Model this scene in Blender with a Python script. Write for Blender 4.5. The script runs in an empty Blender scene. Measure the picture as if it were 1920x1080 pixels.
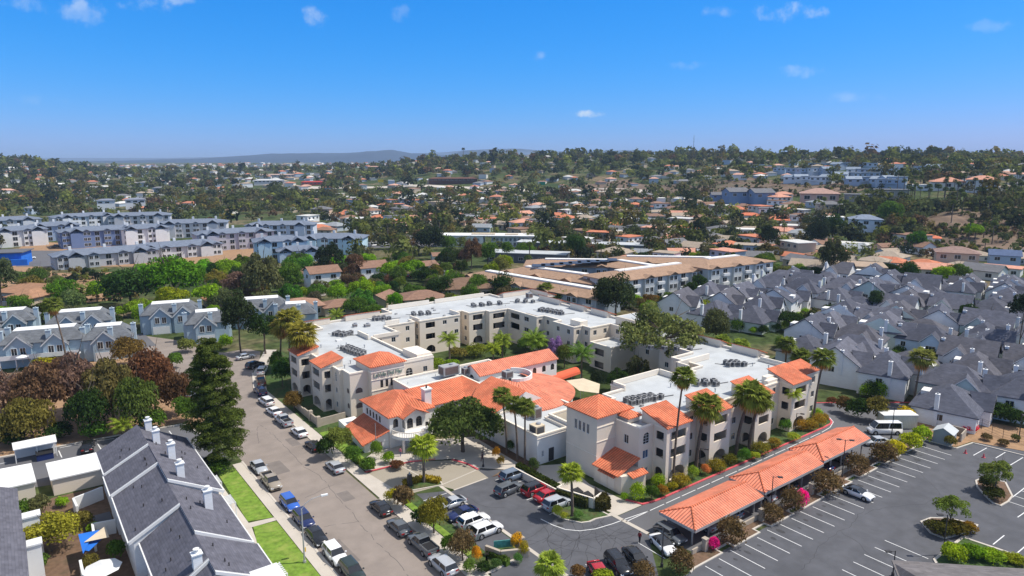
import bpy, math, random
import numpy as np
from mathutils import Vector, Matrix
PI = math.pi
rad = math.radians
random.seed(7)
rng = np.random.default_rng(7)
sc = bpy.context.scene
COL = sc.collection
# ---------------------------------------------------------------- camera, sky, sun, exposure
CAM_H = 50.0
HAZE_D = 9e-5
FPX = 1280.0
PITCH = math.atan(238 / FPX)
HEAD = rad(53.1)
cam = bpy.data.cameras.new('camera')
cam.lens = 24.0
cam.sensor_width = 36.0
cam.clip_start = 0.5
cam.clip_end = 60000
cam_o = bpy.data.objects.new('camera', cam)
COL.objects.link(cam_o)
cam_o.location = (0, 0, CAM_H)
cam_o.rotation_euler = (PI / 2 - PITCH, 0, HEAD - PI / 2)
sc.camera = cam_o
SUN_AZ, SUN_EL = rad(-31), rad(58)
world = bpy.data.worlds.new('World')
sc.world = world
world.use_nodes = True
wt = world.node_tree
wt.nodes.clear()
def N(t, kind, **kw):
 n = t.nodes.new(kind)
 for k, v in kw.items():
  if k in n.inputs and not hasattr(n, k):
   n.inputs[k].default_value = v
  else:
   try:
    setattr(n, k, v)
   except Exception:
    n.inputs[k].default_value = v
 return n
sky = N(wt, 'ShaderNodeTexSky')
sky.sky_type = 'NISHITA'
sky.sun_disc = False
sky.sun_elevation = SUN_EL
sky.sun_rotation = PI / 2 - SUN_AZ
sky.altitude = 0
sky.air_density = 1.0
sky.dust_density = 0.3
sky.ozone_density = 3.0
# colour of the low sky: each channel gets its own power curve; overhead, out of view, it is desaturated to make the fill light less blue
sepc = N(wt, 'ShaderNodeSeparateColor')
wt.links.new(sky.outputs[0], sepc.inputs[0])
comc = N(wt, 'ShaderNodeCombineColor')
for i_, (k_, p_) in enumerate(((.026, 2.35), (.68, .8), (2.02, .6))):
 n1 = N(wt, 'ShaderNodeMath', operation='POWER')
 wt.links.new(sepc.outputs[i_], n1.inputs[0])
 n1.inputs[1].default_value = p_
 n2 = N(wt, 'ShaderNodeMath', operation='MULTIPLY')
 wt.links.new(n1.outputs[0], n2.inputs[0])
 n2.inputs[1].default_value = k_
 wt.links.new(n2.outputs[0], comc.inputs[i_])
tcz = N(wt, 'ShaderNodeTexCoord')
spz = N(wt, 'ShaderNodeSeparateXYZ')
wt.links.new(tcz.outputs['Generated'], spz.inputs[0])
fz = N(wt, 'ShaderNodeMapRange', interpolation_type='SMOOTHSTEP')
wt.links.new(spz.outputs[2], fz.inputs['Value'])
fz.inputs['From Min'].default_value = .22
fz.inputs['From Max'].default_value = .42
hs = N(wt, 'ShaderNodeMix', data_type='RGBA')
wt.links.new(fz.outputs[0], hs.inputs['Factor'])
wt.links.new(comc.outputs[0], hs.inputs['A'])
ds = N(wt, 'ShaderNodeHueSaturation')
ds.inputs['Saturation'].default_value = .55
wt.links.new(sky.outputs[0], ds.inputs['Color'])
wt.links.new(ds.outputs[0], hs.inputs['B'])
# a few thin clouds, laid out by compass direction
tc = N(wt, 'ShaderNodeTexCoord')
prev = hs.outputs['Result']
def sky_dir(u, v):
 x = (u - 960) / FPX
 y = (540 - v) / FPX
 fh = math.cos(PITCH) + y * math.sin(PITCH)
 dz = -math.sin(PITCH) + y * math.cos(PITCH)
 d = Vector((fh * math.cos(HEAD) + x * math.sin(HEAD), fh * math.sin(HEAD) - x * math.cos(HEAD), dz))
 return d.normalized()
nz = N(wt, 'ShaderNodeTexNoise')
nz.inputs['Scale'].default_value = 34
nz.inputs['Detail'].default_value = 6
nz.inputs['Roughness'].default_value = 0.62
wt.links.new(tc.outputs['Generated'], nz.inputs['Vector'])
for (u, v, su, sv, amp) in [(1097, 214, 40, 8, .8), (1475, 22, 62, 17, .42), (594, 32, 24, 22, .36), (295, 4, 60, 17, .38), (145, 26, 40, 34, .26), (80, 4, 70, 14, .22),
       (1008, 104, 18, 11, .28), (1500, 135, 44, 12, .28), (1600, 182, 58, 12, .2), (1350, 22, 36, 11, .2), (1290, 122, 34, 9, .13),
       (80, 188, 40, 10, .1), (1860, 48, 34, 11, .16), (755, 28, 26, 16, .15)]:
 c = sky_dir(u, v)
 right = Vector((math.sin(HEAD), -math.cos(HEAD), 0))
 rr = (right - right.dot(c) * c).normalized()
 uu = rr.cross(c).normalized()
 geo_ = N(wt, 'ShaderNodeVectorMath', operation='SUBTRACT')
 wt.links.new(tc.outputs['Generated'], geo_.inputs[0])
 geo_.inputs[1].default_value = c
 acc = []
 for ax, s in ((rr, su * .85 / FPX), (uu, sv * .85 / FPX)):
  d = N(wt, 'ShaderNodeVectorMath', operation='DOT_PRODUCT')
  wt.links.new(geo_.outputs[0], d.inputs[0])
  d.inputs[1].default_value = ax / s
  p = N(wt, 'ShaderNodeMath', operation='MULTIPLY')
  wt.links.new(d.outputs['Value'], p.inputs[0])
  wt.links.new(d.outputs['Value'], p.inputs[1])
  acc.append(p)
 s_ = N(wt, 'ShaderNodeMath', operation='ADD')
 wt.links.new(acc[0].outputs[0], s_.inputs[0])
 wt.links.new(acc[1].outputs[0], s_.inputs[1])
 # density = clamp(noise*2.2 - dist^2 ...)
 m = N(wt, 'ShaderNodeMath', operation='MULTIPLY_ADD')
 wt.links.new(nz.outputs['Fac'], m.inputs[0])
 m.inputs[1].default_value = 7.0
 m.inputs[2].default_value = -3.1
 m2 = N(wt, 'ShaderNodeMath', operation='SUBTRACT')
 wt.links.new(m.outputs[0], m2.inputs[0])
 wt.links.new(s_.outputs[0], m2.inputs[1])
 m3 = N(wt, 'ShaderNodeMapRange', interpolation_type='SMOOTHERSTEP')
 wt.links.new(m2.outputs[0], m3.inputs['Value'])
 m3.inputs['From Min'].default_value = -0.9
 m3.inputs['From Max'].default_value = 1.6
 m3.inputs['To Max'].default_value = amp
 mx = N(wt, 'ShaderNodeMix', data_type='RGBA')
 wt.links.new(m3.outputs[0], mx.inputs['Factor'])
 wt.links.new(prev, mx.inputs['A'])
 mx.inputs['B'].default_value = (4.6, 5.2, 5.9, 1)
 prev = mx.outputs['Result']
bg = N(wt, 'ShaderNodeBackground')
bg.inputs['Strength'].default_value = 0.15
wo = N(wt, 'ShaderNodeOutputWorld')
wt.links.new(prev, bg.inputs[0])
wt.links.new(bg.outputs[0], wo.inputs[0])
sun = bpy.data.lights.new('sun', 'SUN')
sun.energy = 4.3
sun.angle = rad(0.53)
sun.color = (1.0, 0.94, 0.84)
sun_o = bpy.data.objects.new('sun', sun)
COL.objects.link(sun_o)
sdir = Vector((math.cos(SUN_AZ) * math.cos(SUN_EL), math.sin(SUN_AZ) * math.cos(SUN_EL), math.sin(SUN_EL)))
sun_o.rotation_euler = sdir.to_track_quat('Z', 'Y').to_euler()
sun_o.location = sdir * 300
vs = sc.view_settings
vs.view_transform = 'Standard'
vs.look = 'None'
vs.exposure = 0.15
vs.gamma = 1.0
sc.cycles.max_bounces = 5
sc.cycles.diffuse_bounces = 3
sc.cycles.glossy_bounces = 2
sc.cycles.transmission_bounces = 2
sc.cycles.volume_bounces = 0
sc.cycles.transparent_max_bounces = 4
# ---------------------------------------------------------------- measuring: photo pixel -> place on the ground (or at height z)
def W(u, v, z=0.0):
 x = (u - 960) / FPX
 y = (540 - v) / FPX
 fh = math.cos(PITCH) + y * math.sin(PITCH)
 dz = -math.sin(PITCH) + y * math.cos(PITCH)
 t = (z - CAM_H) / dz
 r, f = x * t, fh * t
 return (f * math.cos(HEAD) + r * math.sin(HEAD), f * math.sin(HEAD) - r * math.cos(HEAD))
def FR(x, y):
 return x * math.cos(HEAD) + y * math.sin(HEAD), x * math.sin(HEAD) - y * math.cos(HEAD)
def XY(f, r):
 return f * math.cos(HEAD) + r * math.sin(HEAD), f * math.sin(HEAD) - r * math.cos(HEAD)
def PX(x, y, z=0.0):
 f, r = FR(x, y)
 dz = z - CAM_H
 d = f * math.cos(PITCH) - dz * math.sin(PITCH)
 if d < 1:
  return (-9999, -9999)
 up = f * math.sin(PITCH) + dz * math.cos(PITCH)
 return (960 + FPX * r / d, 540 - FPX * up / d)
# ---------------------------------------------------------------- terrain: columns (u) x depth (m) -> height (m)
TU = [-900, -200, 0, 250, 420, 560, 700, 820, 1000, 1200, 1400, 1600, 1700, 1800, 2000, 2900]
TD = [0, 340, 380, 430, 480, 560, 650, 750, 900, 1050, 1250, 1500, 2000, 3000, 9000]
TZ = {
 -900: [0, 0, 0, 0, 0, 0, 0, 4, 12, 24, 40, 50, 46, 44, 44],
 -200: [0, 0, 0, 0, 0, 0, 0, 4, 12, 24, 40, 50, 46, 44, 44],
 0: [0, 0, 0, 0, 0, 0, 0, 4, 12, 24, 38, 50, 46, 44, 44],
 250: [0, 0, 0, 0, 0, 0, 0, 3, 6, 10, 16, 22, 28, 34, 40],
 420: [0, 0, 0, 0, 0, 0, 0, 2, 5, 9, 15, 22, 36, 38, 40],
 560: [0, 0, 0, 0, 0, 0, 1, 3, 6, 10, 18, 26, 36, 38, 40],
 700: [0, 0, 0, 0, 0, 0, 1, 3, 7, 13, 24, 32, 36, 38, 40],
 820: [0, 0, 0, 0, 0, 0, 1, 4, 10, 20, 38, 50, 46, 44, 44],
 1000: [0, 0, 0, 0, 0, 0, 2, 6, 12, 27, 48, 56, 50, 44, 44],
 1200: [0, 0, 0, 0, 0, 1, 4, 9, 19, 34, 52, 57, 50, 44, 44],
 1400: [0, 0, 0, 0, 2, 7, 17, 28, 38, 47, 54, 54, 50, 44, 44],
 1600: [0, 0, 1, 4, 11, 20, 29, 39, 46, 51, 54, 52, 48, 44, 44],
 1700: [0, 0, 2, 9, 16, 27, 35, 42, 47, 51, 53, 51, 48, 44, 44],
 1800: [0, 0, 5, 16, 22, 30, 37, 43, 47, 50, 52, 50, 48, 44, 44],
 2000: [0, 0, 8, 18, 24, 31, 37, 43, 47, 50, 52, 50, 48, 44, 44],
 2900: [0, 0, 8, 18, 24, 31, 37, 43, 47, 50, 52, 50, 48, 44, 44]}
TA = np.array([TZ[u] for u in TU], float)
def hz(x, y):
 f, r = FR(x, y)
 if f < 300:
  return 0.0
 u = 960 + FPX * r / f
 u = max(TU[0], min(TU[-1], u))
 i = 0
 while i < len(TU) - 2 and TU[i + 1] < u:
  i += 1
 j = 0
 ff = min(f, TD[-1])
 while j < len(TD) - 2 and TD[j + 1] < ff:
  j += 1
 a = (u - TU[i]) / (TU[i + 1] - TU[i])
 b = (ff - TD[j]) / (TD[j + 1] - TD[j])
 a = a * a * (3 - 2 * a)
 b = max(0., min(1., b))
 z = (TA[i, j] * (1 - a) + TA[i + 1, j] * a) * (1 - b) + (TA[i, j + 1] * (1 - a) + TA[i + 1, j + 1] * a) * b
 k = max(0., min(1., (f - 420) / 400))
 z += k * (2.2 * math.sin(x * .011 + 1.3) * math.cos(y * .013) + 1.2 * math.sin(x * .031 + y * .023))
 return max(z, 0)
def WT(u, v):
 """where the sight line through pixel (u,v) meets the terrain"""
 d = sky_dir(u, v)
 t = 40.0
 while t < 9000:
  x, y, z = d.x * t, d.y * t, CAM_H + d.z * t
  h = hz(x, y)
  if z <= h:
   return x, y, h
  t += max(1.0, min(20, (z - h) * 2))
 return None
def hgt(u, v, vt):
 x, y = W(u, v)
 lo, hi = 0.0, CAM_H * .999
 for _ in range(40):
  m = (lo + hi) / 2
  if PX(x, y, m)[1] > vt:
   lo = m
  else:
   hi = m
 return lo
def mpp(u, v):
 """metres per photo pixel at ground point"""
 x, y = W(u, v)
 f, r = FR(x, y)
 return (f * math.cos(PITCH) + CAM_H * math.sin(PITCH)) / FPX
# ---------------------------------------------------------------- objects and tags
def tag(o, label=None, cat=None, group=None, kind=None):
 if label: o['label'] = label
 if cat: o['category'] = cat
 if group: o['group'] = group
 if kind: o['kind'] = kind
 return o
def thing(name, label, cat, loc=(0, 0, 0), rz=0.0, group=None):
 o = bpy.data.objects.new(name, None)
 o.empty_display_size = 0.2
 COL.objects.link(o)
 o.location = loc
 o.rotation_euler = (0, 0, rz)
 return tag(o, label, cat, group)
def mesh_from(name, V, F, mats, mi=None, smooth=False, uv=True):
 me = bpy.data.meshes.new(name)
 me.from_pydata([tuple(v) for v in V], [], [tuple(f) for f in F])
 for m in mats:
  me.materials.append(m)
 if mi is not None and len(mats) > 1:
  me.polygons.foreach_set('material_index', mi)
 if smooth:
  me.polygons.foreach_set('use_smooth', [True] * len(me.polygons))
 if uv:
  n = len(me.loops)
  Vn = np.array(V, float)
  li = np.empty(n, np.int32); me.loops.foreach_get('vertex_index', li)
  nf = len(me.polygons)
  nor = np.empty(nf * 3); me.polygons.foreach_get('normal', nor); nor = nor.reshape(-1, 3)
  tot = np.empty(nf, np.int32); me.polygons.foreach_get('loop_total', tot)
  nl = np.repeat(nor, tot, axis=0)
  tx = np.stack([-nl[:, 1], nl[:, 0], np.zeros(n)], 1)
  ln = np.linalg.norm(tx, axis=1)
  flat = ln < .05
  tx[flat] = (1, 0, 0); ln[flat] = 1
  tx /= ln[:, None]
  ty = np.cross(nl, tx)
  co = Vn[li]
  uvv = np.stack([(co * tx).sum(1), (co * ty).sum(1)], 1).astype(np.float32)
  l = me.uv_layers.new(name='UVMap')
  l.data.foreach_set('uv', uvv.ravel())
 me.update()
 return me
def fast_mesh(name, V, F, mats, smooth=False):
 """V (n,3), F (m,k) arrays"""
 me = bpy.data.meshes.new(name)
 V = np.asarray(V, np.float32); F = np.asarray(F, np.int32)
 k = F.shape[1]
 me.vertices.add(len(V)); me.vertices.foreach_set('co', V.ravel())
 me.loops.add(F.size); me.loops.foreach_set('vertex_index', F.ravel())
 me.polygons.add(len(F))
 me.polygons.foreach_set('loop_start', np.arange(0, F.size, k, dtype=np.int32))
 me.polygons.foreach_set('loop_total', np.full(len(F), k, np.int32))
 for m in mats: me.materials.append(m)
 if smooth: me.polygons.foreach_set('use_smooth', np.ones(len(F), bool))
 me.update(calc_edges=True)
 return me
def link(name, me, parent=None, loc=None, rz=0.0, color=None):
 o = bpy.data.objects.new(name, me)
 COL.objects.link(o)
 if parent is not None: o.parent = parent
 if loc is not None: o.location = loc
 if rz: o.rotation_euler = (0, 0, rz)
 if color is not None: o.color = (*color[:3], 1)
 return o
class MB:
 def __init__(s):
  s.V = []; s.F = []; s.M = []; s.m = 0
 def face(s, pts):
  n = len(s.V); s.V += [tuple(p) for p in pts]; s.F.append(list(range(n, n + len(pts)))); s.M.append(s.m)
 def box(s, x0, y0, z0, x1, y1, z1, bottom=False):
  if x1 < x0: x0, x1 = x1, x0
  if y1 < y0: y0, y1 = y1, y0
  a, b, c, d = (x0, y0), (x1, y0), (x1, y1), (x0, y1)
  s.prism([a, b, c, d], z0, z1, bottom)
 def prism(s, poly, z0, z1, bottom=False):
  n = len(poly)
  for i in range(n):
   p, q = poly[i], poly[(i + 1) % n]
   s.face([(*p, z0), (*q, z0), (*q, z1), (*p, z1)])
  s.face([(*p, z1) for p in poly])
  if bottom: s.face([(*p, z0) for p in reversed(poly)])
 def obox(s, cx, cy, hx, hy, rz, z0, z1, bottom=False):
  c, n = math.cos(rz), math.sin(rz)
  s.prism([(cx + a * c - b * n, cy + a * n + b * c) for a, b in ((-hx, -hy), (hx, -hy), (hx, hy), (-hx, hy))], z0, z1, bottom)
 def line(s, p, q, w, z0, z1):
  """a bar of width w from p to q"""
  dx, dy = q[0] - p[0], q[1] - p[1]; L = math.hypot(dx, dy)
  s.obox((p[0] + q[0]) / 2, (p[1] + q[1]) / 2, L / 2, w / 2, math.atan2(dy, dx), z0, z1)
 def strip(s, p, q, w, z):
  dx, dy = q[0] - p[0], q[1] - p[1]; L = math.hypot(dx, dy) or 1
  nx, ny = -dy / L * w / 2, dx / L * w / 2
  s.face([(p[0] - nx, p[1] - ny, z), (q[0] - nx, q[1] - ny, z), (q[0] + nx, q[1] + ny, z), (p[0] + nx, p[1] + ny, z)])
 def tube(s, p, q, r0, r1, n=8, cap=True):
  p, q = Vector(p), Vector(q); d = (q - p).normalized()
  a = d.orthogonal().normalized(); b = d.cross(a)
  k = len(s.V)
  for c, r in ((p, r0), (q, r1)):
   for i in range(n):
    t = 2 * PI * i / n
    s.V.append(tuple(c + r * (math.cos(t) * a + math.sin(t) * b)))
  for i in range(n):
   j = (i + 1) % n
   s.F.append([k + i, k + j, k + n + j, k + n + i]); s.M.append(s.m)
  if cap:
   s.F.append([k + n + i for i in range(n)]); s.M.append(s.m)
   s.F.append([k + i for i in reversed(range(n))]); s.M.append(s.m)
 def slab(s, pts, t):
  """thick sheet: top polygon pts (3d), thickness t downwards"""
  s.face(pts)
  low = [(p[0], p[1], p[2] - t) for p in pts]
  s.face(list(reversed(low)))
  n = len(pts)
  for i in range(n):
   j = (i + 1) % n
   s.face([low[i], low[j], pts[j], pts[i]])
 def hip(s, x0, y0, x1, y1, z, rise, ov=.4, t=.18, axis=None, end0=True, end1=True):
  """hip roof over a rectangle; end0/end1 False = gable at that end of the ridge"""
  X0, Y0, X1, Y1 = x0 - ov, y0 - ov, x1 + ov, y1 + ov
  if axis is None: axis = 'x' if (x1 - x0) >= (y1 - y0) else 'y'
  if axis == 'x':
   h = (Y1 - Y0) / 2; ym = (Y0 + Y1) / 2
   a = (X0 + (h if end0 else 0), ym, z + rise); b = (X1 - (h if end1 else 0), ym, z + rise)
   if a[0] > b[0]: a = b = ((X0 + X1) / 2, ym, z + rise)
   A, B, C, D = (X0, Y0, z), (X1, Y0, z), (X1, Y1, z), (X0, Y1, z)
   s.slab([A, B, b, a] if a != b else [A, B, a], t)
   s.slab([C, D, a, b] if a != b else [C, D, a], t)
   if end0: s.slab([D, A, a], t)
   if end1: s.slab([B, C, b], t)
  else:
   h = (X1 - X0) / 2; xm = (X0 + X1) / 2
   a = (xm, Y0 + (h if end0 else 0), z + rise); b = (xm, Y1 - (h if end1 else 0), z + rise)
   if a[1] > b[1]: a = b = (xm, (Y0 + Y1) / 2, z + rise)
   A, B, C, D = (X0, Y0, z), (X1, Y0, z), (X1, Y1, z), (X0, Y1, z)
   s.slab([B, C, b, a] if a != b else [B, C, a], t)
   s.slab([D, A, a, b] if a != b else [D, A, a], t)
   if end0: s.slab([A, B, a], t)
   if end1: s.slab([C, D, b], t)
  return a, b
 def xf(s, M):
  s.V = [tuple(M @ Vector(v)) for v in s.V]; return s
 def build(s, name, mats, parent=None, world=True, color=None, smooth=False):
  """world=True: vertices are in scene coordinates, parent's offset is taken off"""
  if not isinstance(mats, (list, tuple)): mats = [mats]
  V = s.V
  if parent is not None and world:
   ox, oy, oz = wloc(parent)
   V = [(v[0] - ox, v[1] - oy, v[2] - oz) for v in V]
  me = mesh_from(name, V, s.F, mats, s.M, smooth)
  return link(name, me, parent, color=color)
def wloc(o):
 v = Vector((0, 0, 0))
 while o is not None:
  v = v + o.location; o = o.parent
 return v
def copy_tree(o, parent=None):
 c = o.copy(); COL.objects.link(c)
 if parent is not None: c.parent = parent
 for ch in KIDS.get(o.name, None) or [x for x in o.children]:
  copy_tree(ch, c)
 return c
KIDS = {}
def offset_poly(poly, d):
 """inset (d>0) of a CCW polygon"""
 n = len(poly); out = []
 for i in range(n):
  a, b, c = poly[i - 1], poly[i], poly[(i + 1) % n]
  e1 = Vector((b[0] - a[0], b[1] - a[1])).normalized(); e2 = Vector((c[0] - b[0], c[1] - b[1])).normalized()
  n1 = Vector((-e1.y, e1.x)); n2 = Vector((-e2.y, e2.x))
  k = 1 + n1.dot(n2)
  if k < .05: out.append((b[0] + n1.x * d, b[1] + n1.y * d)); continue
  m = (n1 + n2) / k
  out.append((b[0] + m.x * d, b[1] + m.y * d))
 return out
def wallpanel(mb, p, q, z0, z1, holes, t=.25):
 """outward face is to the right of p->q; holes: (s0,s1,h0,h1,arch)"""
 L = math.hypot(q[0] - p[0], q[1] - p[1])
 ex, ey = (q[0] - p[0]) / L, (q[1] - p[1]) / L
 ix, iy = -ey, ex      # inward
 def P(s, z, d=0): return (p[0] + ex * s + ix * d, p[1] + ey * s + iy * d, z)
 if not holes:
  mb.face([P(0, z0), P(L, z0), P(L, z1), P(0, z1)]); return
 xs = sorted({0, L} | {h[0] for h in holes} | {h[1] for h in holes})
 for a, b in zip(xs[:-1], xs[1:]):
  hs_ = sorted([h for h in holes if h[0] <= a + 1e-6 and h[1] >= b - 1e-6], key=lambda h: h[2])
  z = z0
  for h in hs_:
   if h[2] > z + 1e-6: mb.face([P(a, z), P(b, z), P(b, h[2]), P(a, h[2])])
   z = h[3]
  if z < z1 - 1e-6: mb.face([P(a, z), P(b, z), P(b, z1), P(a, z1)])
 for h in holes:
  s0, s1, a, b = h[:4]
  arch = len(h) > 4 and h[4]
  mb.face([P(s0, a), P(s0, a, t), P(s0, b, t), P(s0, b)])
  mb.face([P(s1, a, t), P(s1, a), P(s1, b), P(s1, b, t)])
  mb.face([P(s0, a, t), P(s0, a), P(s1, a), P(s1, a, t)])
  if not arch:
   mb.face([P(s0, b), P(s0, b, t), P(s1, b, t), P(s1, b)])
  else:
   r = min((s1 - s0) / 2, (b - a) * .6); w = (s1 - s0) / 2; cx = (s0 + s1) / 2; n = 10
   pts = [(cx + w * math.cos(PI * i / n), b - r + r * math.sin(PI * i / n)) for i in range(n + 1)]
   for (x0, y0), (x1, y1) in zip(pts[:-1], pts[1:]):
    mb.face([P(x0, y0), P(x0, b), P(x1, b), P(x1, y1)][::-1] if False else [P(x1, y1), P(x0, y0), P(x0, b), P(x1, b)])
    mb.face([P(x0, y0), P(x1, y1), P(x1, y1, t), P(x0, y0, t)])
 return
def window(par, p, q, h, fm, gm, mull=(1, 1), depth=.12, name='window', proud=0.0):
 """frame with bars (part) and its pane (sub-part), set in hole h of wall p->q"""
 L = math.hypot(q[0] - p[0], q[1] - p[1])
 ex, ey = (q[0] - p[0]) / L, (q[1] - p[1]) / L
 ix, iy = -ey, ex
 s0, s1, a, b = h[:4]
 fw = .07
 def bar(mb, sa, sb, za, zb, d0, d1):
  A = [(p[0] + ex * s + ix * d, p[1] + ey * s + iy * d) for s, d in ((sa, d0), (sb, d0), (sb, d1), (sa, d1))]
  mb.prism(A, za, zb, True)
 mb = MB()
 d0, d1 = depth - .05 - proud, depth + .03
 bar(mb, s0, s1, a, a + fw, d0, d1); bar(mb, s0, s1, b - fw, b, d0, d1)
 bar(mb, s0, s0 + fw, a + fw, b - fw, d0, d1); bar(mb, s1 - fw, s1, a + fw, b - fw, d0, d1)
 for i in range(1, mull[0]):
  s = s0 + (s1 - s0) * i / mull[0]; bar(mb, s - .025, s + .025, a + fw, b - fw, d0 + .01, d1)
 for i in range(1, mull[1]):
  z = a + (b - a) * i / mull[1]; bar(mb, s0 + fw, s1 - fw, z - .02, z + .02, d0 + .015, d1)
 w = mb.build(name, fm, par)
 g = MB()
 def P(s, z, d): return (p[0] + ex * s + ix * d, p[1] + ey * s + iy * d, z)
 g.face([P(s0, a, depth), P(s1, a, depth), P(s1, b, depth), P(s0, b, depth)])
 o = wloc(par)
 g.V = [(v[0] - o[0], v[1] - o[1], v[2] - o[2]) for v in g.V]
 me = mesh_from('pane', g.V, g.F, [gm], g.M)
 link('pane', me, w)
 return w
# ---------------------------------------------------------------- materials
def mat(name, col, rough=.85, var=.12, scale=.6, detail=5, bump=0., bscale=None, spec=.3, metal=0., objcol=False, dark=None, darkscale=.15, darkamt=.0, uvbrick=None):
 m = bpy.data.materials.new(name); m.use_nodes = True
 t = m.node_tree; b = t.nodes['Principled BSDF']
 b.inputs['Roughness'].default_value = rough
 b.inputs['Specular IOR Level'].default_value = spec
 b.inputs['Metallic'].default_value = metal
 geo = N(t, 'ShaderNodeNewGeometry')
 nz = N(t, 'ShaderNodeTexNoise'); nz.inputs['Scale'].default_value = scale; nz.inputs['Detail'].default_value = detail
 t.links.new(geo.outputs['Position'], nz.inputs['Vector'])
 mr = N(t, 'ShaderNodeMapRange'); mr.inputs['From Min'].default_value = .3; mr.inputs['From Max'].default_value = .7
 mr.inputs['To Min'].default_value = 1 - var; mr.inputs['To Max'].default_value = 1 + var
 t.links.new(nz.outputs['Fac'], mr.inputs['Value'])
 mul = N(t, 'ShaderNodeVectorMath', operation='SCALE')
 if objcol:
  oi = N(t, 'ShaderNodeObjectInfo'); t.links.new(oi.outputs['Color'], mul.inputs[0])
 else:
  mul.inputs[0].default_value = col[:3]
 t.links.new(mr.outputs[0], mul.inputs['Scale'])
 out = mul.outputs[0]
 if dark is not None:
  n2 = N(t, 'ShaderNodeTexNoise'); n2.inputs['Scale'].default_value = darkscale; n2.inputs['Detail'].default_value = 6; n2.inputs['Roughness'].default_value = .6
  t.links.new(geo.outputs['Position'], n2.inputs['Vector'])
  r2 = N(t, 'ShaderNodeMapRange'); r2.inputs['From Min'].default_value = .5; r2.inputs['From Max'].default_value = .68; r2.inputs['To Max'].default_value = darkamt
  t.links.new(n2.outputs['Fac'], r2.inputs['Value'])
  mx = N(t, 'ShaderNodeMix', data_type='RGBA'); t.links.new(r2.outputs[0], mx.inputs['Factor']); t.links.new(out, mx.inputs['A']); mx.inputs['B'].default_value = (*dark, 1)
  out = mx.outputs['Result']
 t.links.new(out, b.inputs['Base Color'])
 if bump:
  nb = N(t, 'ShaderNodeTexNoise'); nb.inputs['Scale'].default_value = bscale or 8; nb.inputs['Detail'].default_value = 3
  t.links.new(geo.outputs['Position'], nb.inputs['Vector'])
  bp = N(t, 'ShaderNodeBump'); bp.inputs['Strength'].default_value = bump; bp.inputs['Distance'].default_value = .05
  t.links.new(nb.outputs['Fac'], bp.inputs['Height']); t.links.new(bp.outputs[0], b.inputs['Normal'])
 return m
def mat_tile(name, col, col2, period=.34, course=.42, objcol=False, strength=.9):
 """barrel tiles: ribs down the slope, courses across it, both in the face's own uv"""
 m = bpy.data.materials.new(name); m.use_nodes = True
 t = m.node_tree; b = t.nodes['Principled BSDF']; b.inputs['Roughness'].default_value = .75; b.inputs['Specular IOR Level'].default_value = .25
 uv = N(t, 'ShaderNodeUVMap'); sp = N(t, 'ShaderNodeSeparateXYZ'); t.links.new(uv.outputs[0], sp.inputs[0])
 def M(op, a, bb=None):
  n = N(t, 'ShaderNodeMath', operation=op)
  for i, x in enumerate((a, bb)):
   if x is None: continue
   if isinstance(x, (int, float)): n.inputs[i].default_value = x
   else: t.links.new(x, n.inputs[i])
  return n.outputs[0]
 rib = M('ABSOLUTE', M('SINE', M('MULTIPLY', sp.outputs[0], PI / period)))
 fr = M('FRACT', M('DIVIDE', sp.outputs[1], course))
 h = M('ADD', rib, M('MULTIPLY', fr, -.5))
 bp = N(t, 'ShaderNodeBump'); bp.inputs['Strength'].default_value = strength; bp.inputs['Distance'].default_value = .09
 t.links.new(h, bp.inputs['Height']); t.links.new(bp.outputs[0], b.inputs['Normal'])
 cx = N(t, 'ShaderNodeCombineXYZ'); t.links.new(M('FLOOR', M('DIVIDE', sp.outputs[0], period)), cx.inputs[0]); t.links.new(M('FLOOR', M('DIVIDE', sp.outputs[1], course)), cx.inputs[1])
 wn = N(t, 'ShaderNodeTexWhiteNoise', noise_dimensions='2D'); t.links.new(cx.outputs[0], wn.inputs['Vector'])
 geo = N(t, 'ShaderNodeNewGeometry'); nz = N(t, 'ShaderNodeTexNoise'); nz.inputs['Scale'].default_value = .7; nz.inputs['Detail'].default_value = 4
 t.links.new(geo.outputs['Position'], nz.inputs['Vector'])
 f = M('ADD', M('MULTIPLY', wn.outputs['Value'], .3), M('MULTIPLY', nz.outputs['Fac'], .6))
 mx = N(t, 'ShaderNodeMix', data_type='RGBA'); t.links.new(f, mx.inputs['Factor'])
 mx.inputs['A'].default_value = (*col, 1); mx.inputs['B'].default_value = (*col2, 1)
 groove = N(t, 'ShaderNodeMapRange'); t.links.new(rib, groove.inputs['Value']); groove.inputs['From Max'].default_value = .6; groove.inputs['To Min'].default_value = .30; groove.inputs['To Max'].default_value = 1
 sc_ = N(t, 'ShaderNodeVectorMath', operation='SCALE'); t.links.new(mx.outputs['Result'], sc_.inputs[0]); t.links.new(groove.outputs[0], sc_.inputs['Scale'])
 st = N(t, 'ShaderNodeTexNoise'); st.inputs['Scale'].default_value = .35; st.inputs['Detail'].default_value = 7; st.inputs['Roughness'].default_value = .7; t.links.new(geo.outputs['Position'], st.inputs['Vector'])
 sr = N(t, 'ShaderNodeMapRange'); t.links.new(st.outputs['Fac'], sr.inputs['Value']); sr.inputs['From Min'].default_value = .42; sr.inputs['From Max'].default_value = .62; sr.inputs['To Min'].default_value = 1.08; sr.inputs['To Max'].default_value = .74
 s2 = N(t, 'ShaderNodeVectorMath', operation='SCALE'); t.links.new(sc_.outputs[0], s2.inputs[0]); t.links.new(sr.outputs[0], s2.inputs['Scale'])
 t.links.new(s2.outputs[0], b.inputs['Base Color'])
 return m
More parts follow.
